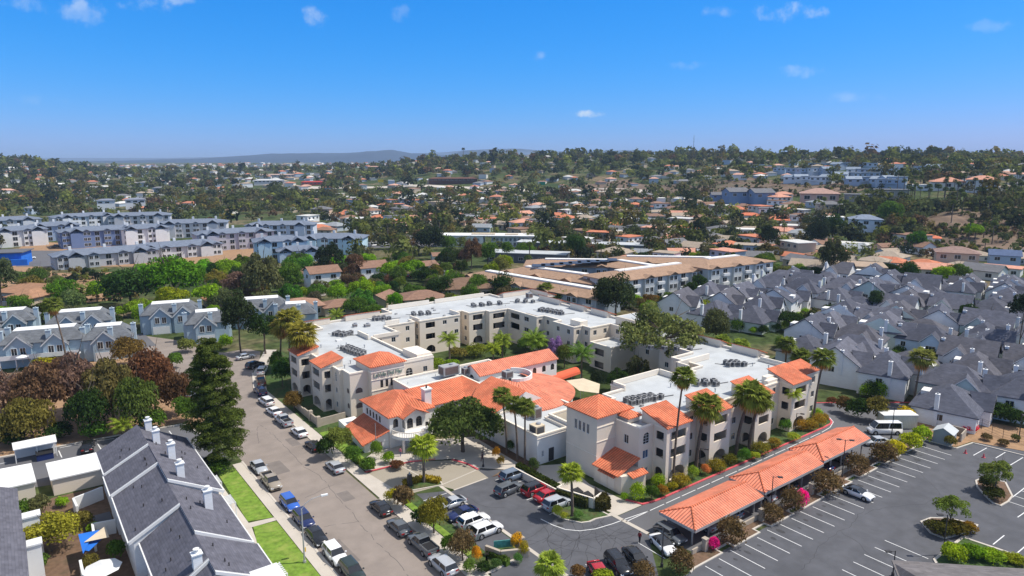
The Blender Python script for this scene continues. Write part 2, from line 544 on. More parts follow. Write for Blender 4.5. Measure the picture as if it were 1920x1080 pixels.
def mat_lines(name, col, period=.2, amt=.25, rough=.8, var=.1, objcol=False, vertical=True, spec=.3):
 """siding / shingles: fine lines along v (horizontal boards) or u"""
 m = mat(name, col, rough, var, objcol=objcol, spec=spec)
 t = m.node_tree; b = t.nodes['Principled BSDF']
 src = b.inputs['Base Color'].links[0].from_socket
 uv = N(t, 'ShaderNodeUVMap'); sp = N(t, 'ShaderNodeSeparateXYZ'); t.links.new(uv.outputs[0], sp.inputs[0])
 d = N(t, 'ShaderNodeMath', operation='DIVIDE'); t.links.new(sp.outputs[1 if vertical else 0], d.inputs[0]); d.inputs[1].default_value = period
 f = N(t, 'ShaderNodeMath', operation='FRACT'); t.links.new(d.outputs[0], f.inputs[0])
 mr = N(t, 'ShaderNodeMapRange'); t.links.new(f.outputs[0], mr.inputs['Value']); mr.inputs['From Max'].default_value = .3; mr.inputs['To Min'].default_value = 1 - amt; mr.inputs['To Max'].default_value = 1
 # per-course tint so that the roof is not a flat sheet
 fl = N(t, 'ShaderNodeMath', operation='FLOOR'); t.links.new(d.outputs[0], fl.inputs[0])
 ux = N(t, 'ShaderNodeMath', operation='MULTIPLY'); t.links.new(sp.outputs[0 if vertical else 1], ux.inputs[0]); ux.inputs[1].default_value = 1.6
 fx = N(t, 'ShaderNodeMath', operation='FLOOR'); t.links.new(ux.outputs[0], fx.inputs[0])
 cx = N(t, 'ShaderNodeCombineXYZ'); t.links.new(fl.outputs[0], cx.inputs[0]); t.links.new(fx.outputs[0], cx.inputs[1])
 wn = N(t, 'ShaderNodeTexWhiteNoise', noise_dimensions='2D'); t.links.new(cx.outputs[0], wn.inputs['Vector'])
 m2 = N(t, 'ShaderNodeMapRange'); t.links.new(wn.outputs['Value'], m2.inputs['Value']); m2.inputs['To Min'].default_value = 1 - var; m2.inputs['To Max'].default_value = 1 + var
 mm = N(t, 'ShaderNodeMath', operation='MULTIPLY'); t.links.new(mr.outputs[0], mm.inputs[0]); t.links.new(m2.outputs[0], mm.inputs[1])
 s = N(t, 'ShaderNodeVectorMath', operation='SCALE'); t.links.new(src, s.inputs[0]); t.links.new(mm.outputs[0], s.inputs['Scale'])
 t.links.new(s.outputs[0], b.inputs['Base Color'])
 return m
def mat_leaf(name, attr=False, trans=.42, lo=.8, hi=2.4):
 m = bpy.data.materials.new(name); m.use_nodes = True
 t = m.node_tree; t.nodes.clear()
 if attr:
  c = N(t, 'ShaderNodeVertexColor', layer_name='tint').outputs[0]
 else:
  c = N(t, 'ShaderNodeObjectInfo').outputs['Color']
 geo = N(t, 'ShaderNodeNewGeometry')
 mr = N(t, 'ShaderNodeMapRange'); t.links.new(geo.outputs['Random Per Island'], mr.inputs['Value']); mr.inputs['To Min'].default_value = lo; mr.inputs['To Max'].default_value = hi
 nz = N(t, 'ShaderNodeTexNoise'); nz.inputs['Scale'].default_value = .45; nz.inputs['Detail'].default_value = 3
 t.links.new(geo.outputs['Position'], nz.inputs['Vector'])
 m2 = N(t, 'ShaderNodeMapRange'); t.links.new(nz.outputs['Fac'], m2.inputs['Value']); m2.inputs['From Min'].default_value = .3; m2.inputs['From Max'].default_value = .7; m2.inputs['To Min'].default_value = .7; m2.inputs['To Max'].default_value = 1.3
 mm = N(t, 'ShaderNodeMath', operation='MULTIPLY'); t.links.new(mr.outputs[0], mm.inputs[0]); t.links.new(m2.outputs[0], mm.inputs[1])
 wc_ = N(t, 'ShaderNodeVectorMath', operation='MULTIPLY'); t.links.new(c, wc_.inputs[0]); wc_.inputs[1].default_value = (1.25, 1.02, .85); c = wc_.outputs[0]
 s = N(t, 'ShaderNodeVectorMath', operation='SCALE'); t.links.new(c, s.inputs[0]); t.links.new(mm.outputs[0], s.inputs['Scale'])
 d = N(t, 'ShaderNodeBsdfDiffuse'); t.links.new(s.outputs[0], d.inputs[0])
 tr = N(t, 'ShaderNodeBsdfTranslucent'); t.links.new(s.outputs[0], tr.inputs[0])
 mx = N(t, 'ShaderNodeMixShader'); mx.inputs[0].default_value = trans
 t.links.new(d.outputs[0], mx.inputs[1]); t.links.new(tr.outputs[0], mx.inputs[2])
 o = N(t, 'ShaderNodeOutputMaterial'); t.links.new(mx.outputs[0], o.inputs[0])
 return m
M = {}
M['stucco'] = mat('cream_stucco', (.78, .68, .56), .9, .05, .5, dark=(.52, .48, .42), darkscale=.25, darkamt=.25, bump=.15, bscale=10)
M['white_stucco'] = mat('white_stucco', (.80, .78, .74), .9, .04, .5, dark=(.6, .58, .54), darkscale=.3, darkamt=.2)
M['trim'] = mat('cream_trim', (.82, .74, .63), .85, .03)
M['membrane'] = mat('pale_roof_membrane', (.49, .51, .52), .7, .07, .35, dark=(.36, .37, .38), darkscale=.12, darkamt=.75)
M['tile'] = mat_tile('orange_clay_tile', (.68, .15, .068), (.84, .29, .15), .46, .4)
M['tile_pink'] = mat_tile('pink_clay_tile', (.74, .20, .11), (.88, .34, .22), .46, .4)
M['glass'] = mat('dark_window_glass', (.02, .025, .03), .08, .1, spec=.6)
M['glassblue'] = mat('blue_window_glass', (.05, .10, .18), .1, .1, spec=.6)
M['frame'] = mat('white_frame', (.75, .75, .74), .5, .03)
M['darkframe'] = mat('dark_frame', (.10, .08, .07), .6, .05)
M['shade_room'] = mat('shaded_stucco', (.30, .26, .22), .9, .05)  # stucco colour darkened to stand for shade inside the balcony recesses
M['louvre'] = mat_lines('dark_louvre', (.16, .12, .11), .14, .6, .7)
M['asphalt'] = mat('lot_asphalt', (.100, .102, .115), .9, .14, .5, dark=(.074, .076, .085), darkscale=.16, darkamt=.7, bump=.2, bscale=25)
M['street'] = mat('street_asphalt', (.27, .228, .20), .9, .10, .4, dark=(.20, .17, .15), darkscale=.13, darkamt=.6, bump=.15, bscale=25)
M['drive'] = mat('drive_asphalt', (.13, .13, .14), .9, .06, .12, dark=(.10, .10, .11), darkscale=.08, darkamt=.5)
M['concrete'] = mat('pale_concrete', (.52, .47, .41), .9, .06, .3, dark=(.38, .34, .30), darkscale=.2, darkamt=.4)
M['pavers'] = mat('tan_paving', (.34, .30, .24), .9, .05, .3, dark=(.27, .24, .2), darkscale=.15, darkamt=.4)
M['kerb'] = mat('kerb_concrete', (.55, .50, .44), .9, .06)
M['red_paint'] = mat('faded_red_paint', (.60, .10, .12), .7, .18, 2.0)
M['white_paint'] = mat('road_paint', (.72, .72, .72), .7, .1, 3.0)
M['crack'] = mat('crack_sealer', (.05, .05, .056), .8, .1)
M['mulch'] = mat('bark_mulch', (.16, .10, .065), .95, .25, 1.5, dark=(.08, .07, .04), darkscale=.6, darkamt=.6)
M['soil'] = mat('bare_soil', (.34, .21, .12), .95, .15, .8, dark=(.22, .14, .08), darkscale=.3, darkamt=.6)
M['bedgreen'] = mat('low_planting', (.055, .095, .025), .95, .4, 1.8, dark=(.12, .09, .045), darkscale=.35, darkamt=.6, bump=.8, bscale=2.5)
M['grass'] = mat('lawn_grass', (.15, .245, .03), .95, .3, 1.4, dark=(.27, .32, .07), darkscale=.45, darkamt=.8, bump=.5, bscale=9)
M['shingle'] = mat_lines('grey_shingle', (.115, .115, .135), .32, .22, .9, .14, objcol=True, spec=.12)
M['siding'] = mat_lines('painted_siding', (1, 1, 1), .22, .12, .8, .03, objcol=True)
M['wallcol'] = mat('painted_wall', (1, 1, 1), .85, .05, .6, objcol=True)
M['flatroof'] = mat('white_roof_sheet', (.80, .79, .77), .7, .05, .5, dark=(.6, .58, .55), darkscale=.2, darkamt=.35)
M['roofcol'] = mat_lines('painted_roof', (1, 1, 1), .5, .2, .85, .1, objcol=True, spec=.15)
M['bark'] = mat('bark', (.13, .10, .075), .95, .25, 2.0)
M['palmbark'] = mat_lines('palm_bark', (.17, .13, .10), .25, .4, .95, .2)
M['leaf'] = mat_leaf('foliage')
M['leaffar'] = mat_leaf('far_foliage', attr=True, lo=.8, hi=2.0)
M['paint'] = mat('car_paint', (1, 1, 1), .22, .0, objcol=True, spec=.6)
M['paint'].node_tree.nodes['Principled BSDF'].inputs['Coat Weight'].default_value = .6
M['carglass'] = mat('car_glass', (.012, .014, .018), .04, .0, spec=.8)
M['tyre'] = mat('tyre_rubber', (.02, .02, .02), .85, .0)
M['rim'] = mat('alloy_rim', (.45, .45, .46), .35, .0, metal=.7)
M['headlamp'] = mat('headlamp_glass', (.75, .77, .8), .1, .0, spec=.7)
M['taillamp'] = mat('tail_lamp', (.35, .015, .015), .2, .0, spec=.6)
M['black'] = mat('black_plastic', (.02, .02, .022), .6, .0)
M['metal'] = mat('grey_metal', (.36, .37, .39), .5, .1, metal=.3)
M['darkmetal'] = mat('dark_metal', (.055, .05, .05), .55, .1)
M['galv'] = mat('galvanised_pole', (.42, .42, .42), .5, .06, metal=.2)
M['blue'] = mat('blue_fabric', (.02, .16, .62), .8, .1)
M['sand'] = mat('sand_fabric', (.62, .52, .38), .8, .08)
M['block'] = mat('concrete_block', (.42, .36, .29), .9, .1, 1.5)
M['wood'] = mat('brown_wood', (.16, .095, .06), .85, .15)
M['magenta'] = mat_leaf('magenta_bloom', lo=.8, hi=1.3)
M['solar'] = mat('solar_glass', (.035, .045, .07), .45, .1, spec=.6)
def water_like(name, col):
 return mat(name, col, .12, .1, spec=.6)
# ================================================================ THE SETTING
def structure(o): o['kind'] = 'structure'; return o
def ground_sheet():
 fs = list(np.concatenate([[0.], np.linspace(20, 320, 8), np.arange(350, 1300, 22), np.geomspace(1320, 26000, 22)]))
 an = list(np.concatenate([np.linspace(-180, -62, 12)[:-1], np.linspace(-62, 62, 90), np.linspace(62, 180, 12)[1:]]))
 V = []; F = []
 for a in an:
  A = rad(a)
  for d in fs:
   if abs(a) < 64: f = d; r = d * math.tan(A) if abs(a) < 61 else d * math.tan(rad(61)) * (1 + (abs(a) - 61) * .1) * (1 if a > 0 else -1)
   else: f = d * math.cos(A) * 1.9; r = d * math.sin(A) * 1.9
   x, y = XY(f, r); V.append((x, y, hz(x, y)))
 n = len(fs)
 for i in range(len(an) - 1):
  for j in range(n - 1):
   if j == 0: F.append((i * n, i * n + 1, (i + 1) * n + 1))
   else: F.append((i * n + j, i * n + j + 1, (i + 1) * n + j + 1, (i + 1) * n + j))
 m = bpy.data.materials.new('ground_earth'); m.use_nodes = True
 t = m.node_tree; b = t.nodes['Principled BSDF']; b.inputs['Roughness'].default_value = .95; b.inputs['Specular IOR Level'].default_value = .1
 geo = N(t, 'ShaderNodeNewGeometry')
 def noise(sc_, det=6):
  z = N(t, 'ShaderNodeTexNoise'); z.inputs['Scale'].default_value = sc_; z.inputs['Detail'].default_value = det; z.inputs['Roughness'].default_value = .65
  t.links.new(geo.outputs['Position'], z.inputs['Vector']); return z.outputs['Fac']
 def ramp(src, stops):
  r = N(t, 'ShaderNodeValToRGB'); t.links.new(src, r.inputs[0]); e = r.color_ramp.elements
  e[0].position, e[0].color = stops[0][0], (*stops[0][1], 1); e[1].position, e[1].color = stops[-1][0], (*stops[-1][1], 1)
  for p_, c_ in stops[1:-1]:
   q = e.new(p_); q.color = (*c_, 1)
  return r.outputs[0]
 a = ramp(noise(.022), [(.36, (.045, .072, .022)), (.50, (.075, .10, .035)), (.60, (.16, .135, .075)), (.68, (.24, .18, .11))])
 c = ramp(noise(.35), [(.35, (.45, .45, .45)), (.65, (1.25, 1.25, 1.25))])
 mx = N(t, 'ShaderNodeMix', data_type='RGBA', blend_type='MULTIPLY'); mx.inputs['Factor'].default_value = 1
 t.links.new(a, mx.inputs['A']); t.links.new(c, mx.inputs['B']); t.links.new(mx.outputs['Result'], b.inputs['Base Color'])
 me = mesh_from('ground', V, F, [m], smooth=True, uv=False)
 o = link('ground', me)
 import bmesh
 bm = bmesh.new(); bm.from_mesh(me); bmesh.ops.recalc_face_normals(bm, faces=bm.faces)
 bmesh.ops.remove_doubles(bm, verts=bm.verts, dist=.01)
 for f in bm.faces:
  if f.normal.z < 0: f.normal_flip()
 bm.to_mesh(me); bm.free()
 structure(o)
ground_sheet()
def sheet(name, poly, z, m, kind='structure', label=None):
 mb = MB(); mb.face([(*p, z) for p in poly]); o = mb.build(name, m); o['kind'] = kind
 if label: o['label'] = label
 return o
def kerb(name, pts, m, w=.3, z0=0, z1=.14, closed=False):
 """a mitred kerb along a polyline"""
 n = len(pts); L = []; R = []
 for i in range(n):
  a = pts[i - 1] if (i or closed) else None; b = pts[i]; c = pts[(i + 1) % n] if (i < n - 1 or closed) else None
  d1 = Vector((b[0] - a[0], b[1] - a[1])).normalized() if a else None
  d2 = Vector((c[0] - b[0], c[1] - b[1])).normalized() if c else None
  d1 = d1 or d2; d2 = d2 or d1
  t = (d1 + d2).normalized(); nn = Vector((-t.y, t.x)); k = w / 2 / max(.4, nn.dot(Vector((-d1.y, d1.x))))
  L.append((b[0] + nn.x * k, b[1] + nn.y * k)); R.append((b[0] - nn.x * k, b[1] - nn.y * k))
 mb = MB(); rng_ = range(n if closed else n - 1)
 for i in rng_:
  j = (i + 1) % n
  mb.face([(*R[i], z1), (*R[j], z1), (*L[j], z1), (*L[i], z1)])
  mb.face([(*R[i], z0), (*R[j], z0), (*R[j], z1), (*R[i], z1)])
  mb.face([(*L[j], z0), (*L[i], z0), (*L[i], z1), (*L[j], z1)])
 if not closed:
  mb.face([(*L[0], z0), (*R[0], z0), (*R[0], z1), (*L[0], z1)]); mb.face([(*R[-1], z0), (*L[-1], z0), (*L[-1], z1), (*R[-1], z1)])
 o = mb.build(name, m); o['kind'] = 'structure'; return o
def arc(cx, cy, r, a0, a1, n=10):
 return [(cx + r * math.cos(rad(a0 + (a1 - a0) * i / n)), cy + r * math.sin(rad(a0 + (a1 - a0) * i / n))) for i in range(n + 1)]
# street (runs along +Y between kerbs x=27 and x=41), curving right at its far end
sheet('street', [(28.5, 20), (41, 20), (41, 150), (44.5, 163), (49, 172), (52, 181), (50, 186), (44, 186), (40, 190), (38.6, 204), (30.5, 218), (14, 206), (16, 199), (26, 196), (29.5, 186), (30, 172), (28.8, 158), (28.5, 150)], .012, M['street'])
sheet('road', [(12, 203.5), (31, 204.5), (30.6, 222), (8, 222)], .016, M['drive'])
# pavements
sheet('pavement', [(41.3, 20), (43.3, 20), (43.3, 148), (46.5, 160), (51, 170), (56, 180), (53.5, 182), (49, 172.5), (44.6, 162.5), (41.3, 150)], .10, M['concrete'])
kerb('kerb', [(41.15, 101.5), (41.15, 150), (44.6, 163)], M['kerb'])
kerb('kerb', [(41.15, 20), (41.15, 88)], M['kerb'])
sheet('pavement', [(26.75, 20), (28.3, 20), (28.3, 113.5), (26.75, 113.5)], .10, M['concrete'])
kerb('kerb', [(28.4, 20), (28.4, 113.8)], M['kerb'])
kerb('kerb', [(28.4, 124), (26.6, 126.5), (25.7, 130), (24.4, 138), (12, 139.4), (-12, 141)], M['kerb'], w=.45)
kerb('kerb', [(28.4, 128), (28.5, 150), (29.8, 172), (29.2, 186), (26, 195.7), (12, 198.5)], M['kerb'])
# left lot by the garages
sheet('parking_lot', [(-12, 126.5), (27, 117.5), (27, 126), (25.6, 130), (24.3, 138), (-12, 141)], .008, M['drive'])
mb = MB()
for u, v, u2, v2 in [(112, 840, 141, 834), (190, 826, 214, 822), (225, 816, 248, 812), (262, 811, 290, 805), (324, 800, 345, 796), (110, 845, 116, 858), (183, 832, 191, 845), (218, 822, 225, 834), (317, 808, 331, 826), (350, 848, 371, 866), (376, 866, 398, 860), (0, 870, 12, 867)]:
 mb.strip(W(u, v), W(u2, v2), .16, .02)
structure(mb.build('stall_lines', M['white_paint']))
sheet('brown_slope', [(-30, 141.5), (11, 140), (24, 139), (25.4, 131), (26.6, 128), (28.3, 130), (28.3, 150), (29.4, 172), (26, 195), (10, 198), (-40, 200)], .02, M['soil'])
# lawns
for i, poly in enumerate([[(23.3, 108), (23.2, 92.9), (26.4, 91.8), (25.2, 112), (24.2, 113.5)], [(22.4, 90.8), (26.1, 90.9), (23.1, 40), (17, 40), (20.6, 70)]]):
 pass
sheet('lawn', [(23.4, 93.2), (26.65, 92.2), (26.7, 112.4), (24.0, 112.4)], .06, M['grass'], 'stuff')
sheet('lawn', [(19.5, 40), (26.7, 40), (26.7, 90.9), (23.6, 91.3), (22.6, 86), (22.3, 60)], .06, M['grass'], 'stuff')
sheet('path', [(21.2, 91.4), (26.8, 91.1), (26.8, 92.1), (21.2, 93.1)], .065, M['concrete'])
sheet('path', [(20.0, 40), (21.6, 40), (22.4, 60), (22.7, 86), (23.4, 91.3), (23.4, 113), (21.6, 113), (20.8, 91), (20.6, 60)], .045, M['concrete'])
sheet('planting_bed', [(18, 40), (20.0, 40), (20.6, 60), (20.9, 91), (21.6, 113), (24, 116), (18, 118)], .04, M['bedgreen'])
# hotel-like forecourt and the small lot
sheet('forecourt', [(41.3, 88), (45, 86.8), (50.7, 86.3), (51.9, 83.8), (58.3, 83.9), (58.6, 88), (58.2, 92.5), (51.2, 96.6), (43.5, 97.2), (41.3, 101)], .014, M['pavers'])
sheet('driveway_apron', [(41.3, 88), (44.6, 88), (43.6, 97.2), (41.3, 101.2)], .02, M['concrete'])
sheet('entry_paving', [(43.3, 101), (43.6, 97.5), (51.2, 96.8), (57.8, 93), (58.6, 88), (63.5, 83.3), (65.3, 85), (65.6, 99), (57, 103.4), (48, 104)], .11, M['concrete'])
mb = MB()
mb.strip((43.4, 97.0), (57, 92.2), .12, .024) if False else None
mb.strip(W(742, 868), W(822, 912), .22, .024); mb.strip(W(822, 912), W(908, 875), .25, .024); mb.strip(W(851, 919), W(911, 897), .3, .024)
structure(mb.build('paving_bands', M['concrete']))
kerb('red_kerb', [(43.2, 97.6), (46, 97.3), (51.2, 96.7), (55, 95)], M['red_paint'], w=.32)
kerb('red_kerb', [(57.2, 93.2), (58.4, 90.2), (58.6, 87.4)], M['red_paint'], w=.32)
sheet('parking_lot', [(51.0, 60.2), (50.8, 83.6), (58.2, 84), (58.5, 88), (63.2, 83.6), (63.4, 71), (65.2, 66.5), (66.2, 57.3), (60, 50), (45, 44), (41.3, 44), (41.3, 66), (50.4, 66)], .008, M['asphalt'])
sheet('parking_lot', [(45.9, 66.8), (50.4, 66.8), (50.4, 84.3), (46.4, 86.2)], .008, M['asphalt'])
mb = MB()
mb.strip((50.7, 86.3), (50.9, 60.4), .55, .02); mb.strip((50.9, 59.9), (51.0, 40), .55, .02)
mb.strip((65.9, 64.3), (66.2, 57.2), .65, .02)
structure(mb.build('drainage_gutter', M['concrete']))
mb = MB()
for i in range(6): mb.strip((46.2, 83.6 - i * 2.72), (50.3, 83.6 - i * 2.72), .11, .02)
for i in range(6): mb.strip((58.7, 82.6 - i * 2.68), (63.2, 82.6 - i * 2.68), .11, .02)
for i in range(5): mb.strip((66.4 - 3 * i, 51.6 + .2 * i), (66.4 - 3 * i, 56.2 + .2 * i), .11, .02)
structure(mb.build('stall_lines', M['white_paint']))
# the drive round the building and its line
drv = [(66.4, 57.4), (66.2, 63), (71.5, 63.0), (121.8, 62.6)] + arc(123.6, 66.3, 3.6, -100, 20, 8) + [(128.0, 72), (131.5, 72), (148, 60), (132, 46.5), (131, 50), (116.5, 50), (67.5, 50.2)]
sheet('drive', drv, .008, M['drive'])
mb = MB()
pts = [(66, 61.2), (71, 61.3), (82, 61.4), (107, 61.6), (119, 61.8), (122.5, 62.1), (125.8, 63.2), (127.6, 65), (128, 66.5), (128, 68)]
for k in range(len(pts) - 1):
 a, b = pts[k], pts[k + 1]; L = math.dist(a, b); n = max(1, int(L / 3.2))
 for i in range(n):
  f0, f1 = i / n, (i + (.88 if n > 1 else 1.02)) / n
  mb.strip((a[0] + (b[0] - a[0]) * f0, a[1] + (b[1] - a[1]) * f0), (a[0] + (b[0] - a[0]) * f1, a[1] + (b[1] - a[1]) * f1), .13, .02)
pts = [W(800 + 790 * .2708, 800 + 640 * .2708)] + [W(800 + a * .2708, 800 + b * .2708) for a, b in ((870, 680), (960, 712), (1060, 722), (1170, 708), (1290, 672), (1390, 635))] + [(71, 61.3)]
for a, b in zip(pts[:-1], pts[1:]): mb.strip(a, b, .13, .02)
structure(mb.build('lane_line', M['white_paint']))
kerb('red_kerb', [(70.6, 65.6), (71.6, 63.2), (74, 62.7), (121.8, 62.75)] + arc(123.6, 66.3, 3.45, -100, 60, 10), M['red_paint'], w=.35)
sheet('driveway_apron', [(66.2, 64.3), (66.3, 63.1), (71.4, 63.1), (70.3, 66.2), (69.6, 75), (67, 77), (65.2, 71)], .02, M['concrete'])
sheet('service_yard', [(64.6, 71), (69.4, 71), (71.6, 80.4), (67.3, 82.7), (63.8, 83)], .03, M['concrete'])
kerb('kerb', [(131.8, 71.8), (136, 68.8), (150, 58.5)], M['red_paint'])
# long planting bed in front of the wing
sheet('planting_bed', [(70.9, 65.7), (71.8, 63.4), (74, 62.9), (121.8, 62.95)] + arc(123.6, 66.3, 3.25, -100, 60, 8) + [(124.3, 80), (75, 80), (75, 73), (72, 70)], .05, M['bedgreen'])
# bed beside the street / forecourt
sheet('planting_bed', [(43.4, 101.6), (48.5, 103.8), (50.5, 103.4), (50.5, 121), (50.5, 150), (57, 160), (56.5, 179), (51, 169.5), (46.8, 160), (43.4, 148)], .06, M['bedgreen'])
sheet('planting_bed', [(43.4, 87.6), (45, 86.6), (45.8, 86.4), (45.8, 66.5), (50.2, 66.3), W(990, 1028), W(984, 1037), W(972, 1046), W(955, 1055), W(930, 1068), W(905, 1080), (43.4, 62.0)], .06, M['bedgreen'])
kerb('kerb', [W(905, 1080), W(930, 1068), W(955, 1055), W(972, 1046), W(984, 1037), W(990, 1028)], M['kerb'], w=.35)
sheet('lawn', [(43.5, 99.5), (45.6, 101.2), (45.6, 118), (43.5, 118)], .07, M['grass'], 'stuff')
sheet('lawn', [(43.5, 67.5), (44.5, 67.5), (44.5, 86), (43.5, 87)], .07, M['grass'], 'stuff')
sheet('planting_bed', [(45.3, 88.2), (50.9, 86.4), (51.6, 88.2), (49.5, 90.4), (46, 90)], .10, M['bedgreen'])
kerb('kerb', [(45.0, 88.2), (46, 90.2), (49.6, 90.6), (51.7, 88.4), (51.1, 86.2), (45.2, 87.8)], M['kerb'], w=.2, closed=True)
sheet('planting_bed', [(58.8, 83.8), (63.4, 83.4), (63.8, 80), (67.2, 82), (67.2, 95), (65.6, 99), (65.2, 86)], .09, M['mulch'])
# island with the short palm
isl = [W(1036, 962), W(1042, 966), W(1060, 975), W(1090, 981), W(1105, 979), W(1116, 974), W(1144, 968), (65.2, 66.0), (64.8, 71.5), (61.2, 71.2), (59.9, 70.2)]
sheet('planting_bed', isl, .09, M['bedgreen']); kerb('kerb', isl, M['kerb'], w=.25, closed=True)
# ---- big lot
lot = [(45, 49.6), (63.5, 47.9), (69, 48.5), (131, 48.6), (131, 43.5), (150, 40), (170, 20), (160, -10), (60, -10), (40, 20)]
sheet('parking_lot', lot, .008, M['asphalt'])
zig = []
x = 64.6
while x < 131:
 zig += [(x, 48.2), (x + 5.6, 48.2), (x + 5.6, 49.2), (x + 8.2, 49.2)]; x += 8.3
sheet('planting_bed', [(64, 47.9)] + [(a, b - .0) for a, b in zig if a < 130.5] + [(130.5, 50.6), (66.8, 50.2), (65, 51)], .08, M['mulch'])
kerb('kerb', [(63.4, 47.9)] + [p for p in zig if p[0] < 130.5] + [(130.5, 48.8), (131, 43.6), (136, 42.8), (137, 35), (138, 20)], M['kerb'], w=.25)
mb = MB()
xs0 = 1.434 * 50
for i in range(-2, 22):
 xx = xs0 + i * 2.7738
 if abs(xx - 130) < 1: continue
 mb.strip((xx, 42.9), (xx, 48.0 - (.3 if i % 3 else 0)), .12, .02)
for i in range(7):
 xx = 73.6 + 2.78 * i
 mb.strip((xx, 31.6 - .0 * i), (xx, 37.0), .12, .02)
for i in range(8):
 xx = 116 + 2.78 * i
 if i % 2 == 0 or True: mb.strip((xx, 31 - 5.2), (xx, 31), .12, .02)
for a, b in [((1825, 854), (1850, 840)), ((1867, 859), (1885, 848)), ((1893, 873), (1918, 858)), ((1895, 935), (1925, 912)), ((1908, 970), (1930, 955)), ((1862, 1021), (1883, 1004)), ((1906, 1038), (1930, 1018)), ((1840, 1060), (1862, 1040))]:
 mb.strip(W(*a), W(*b), .14, .021)
structure(mb.build('stall_lines', M['white_paint']))
# sealed cracks in the small lot
mb = MB(); r = random.Random(4)
def crack(p, a, L, d=0):
 x, y = p; n = int(L / .7)
 for i in range(n):
  a += r.uniform(-.35, .35); x2, y2 = x + .7 * math.cos(a), y + .7 * math.sin(a)
  if not (51.3 < x2 < 65.5 and 51 < y2 < 83): return
  mb.strip((x, y), (x2, y2), r.uniform(.04, .075), .013)
  if d < 2 and r.random() < .1: crack((x2, y2), a + r.choice((-1, 1)) * r.uniform(.7, 1.4), L * .5, d + 1)
  x, y = x2, y2
for p, a, L in [((52, 82), -1.2, 9), ((55, 72), -1.5, 14), ((51.6, 66), .1, 12), ((53, 62), -.3, 12), ((60, 66), -1.6, 12), ((56, 60), .8, 8), ((62, 62), -2.2, 9), ((58, 58), .4, 8), ((52, 58), .6, 9), ((54, 64), -1, 8), ((63.5, 64), -1.9, 7)]:
 crack(p, a, L)
structure(mb.build('sealed_cracks', M['crack']))
# sealed seams and patches in the street and the big lot
mb = MB(); r = random.Random(8)
for p, a, L in [((34.6, 60), 1.57, 70), ((31.5, 95), .2, 7), ((36, 84), 2.9, 6), ((33, 120), 1.2, 9)]:
 x, y = p
 for i in range(int(L / .8)):
  a2 = a + r.uniform(-.25, .25); x2, y2 = x + .8 * math.cos(a2), y + .8 * math.sin(a2)
  if r.random() < .8: mb.strip((x, y), (x2, y2), .05, .018)
  x, y = x2, y2
for p, a, L in [((75, 40), .1, 30), ((95, 42), -.4, 22), ((110, 38), .6, 18), ((84, 34), 1.2, 9), ((118, 44), -1.2, 12)]:
 x, y = p
 for i in range(int(L / .8)):
  a2 = a + r.uniform(-.45, .45); x2, y2 = x + .8 * math.cos(a2), y + .8 * math.sin(a2); mb.strip((x, y), (x2, y2), r.uniform(.03, .06), .014); x, y = x2, y2
structure(mb.build('sealed_cracks', M['crack']))
M['patch'] = mat('asphalt_patch', (.19, .165, .15), .9, .12, .8)
M['oil'] = mat('oil_stain', (.055, .055, .06), .6, .3, 2)
for i, (x, y, w, h, a) in enumerate(((32.5, 108, 1.2, 2.6, .02), (37.5, 92, .9, 1.6, 0), (31, 78, 1.0, 3.2, .03), (38.2, 117, .8, 2.0, 0))):
 mb = MB(); mb.obox(x, y, w, h, a, 0.005, .0165); structure(mb.build('asphalt_patch', M['patch']))
mb = MB()
for i in range(26):
 x, y = (71.7 - 5.55 + 2.774 * i + 1.4 + r.uniform(-.3, .3), 46.2 + r.uniform(-.8, .8)); rr0 = r.uniform(.2, .5); k = [(x + rr0 * r.uniform(.6, 1.1) * math.cos(t_ * .785), y + rr0 * 1.6 * r.uniform(.6, 1.1) * math.sin(t_ * .785), .0125) for t_ in range(8)]
 if x < 128: mb.face(k)
for x, y in ((60.5, 78.9), (60.6, 73), (48.5, 76), (48.6, 70.6), (36.8, 106), (30.4, 98), (57.8, 66)):
 mb.face([(x + r.uniform(.3, .6) * math.cos(t_ * .785), y + r.uniform(.3, .6) * math.sin(t_ * .785), .0185) for t_ in range(8)])
structure(mb.build('oil_stains', M['oil']))
# islands of the big lot
I1 = [W(1727, 979), W(1745, 1000), W(1771, 1010), W(1829, 993), W(1832, 985), W(1781, 973), W(1745, 972)]
I2 = [W(1832, 913), W(1845, 928), W(1862, 944), W(1876, 949), W(1890, 941), W(1898, 931), W(1885, 905), W(1845, 896), W(1830, 902)]
for q, mm in ((I1, 'mulch'), (I2, 'mulch')):
 sheet('planting_bed', q, .1, M[mm]); kerb('kerb', q, M['kerb'], w=.25, closed=True)
I3 = [(90.6, 31), (99.4, 31.0), (100.2, 24.2), (92, 20), (84, 26)]
sheet('planting_bed', I3, .1, M['bedgreen']); kerb('kerb', I3, M['kerb'], w=.35, closed=True)
# slope planted with succulents right of the lot
sheet('planting_bed', [(131.5, 48), (131.5, 43.9), (136.5, 43.2), (140, 34), (146, 20), (156, 24), (150, 44), (140, 56), (132, 50)], .06, M['soil'])
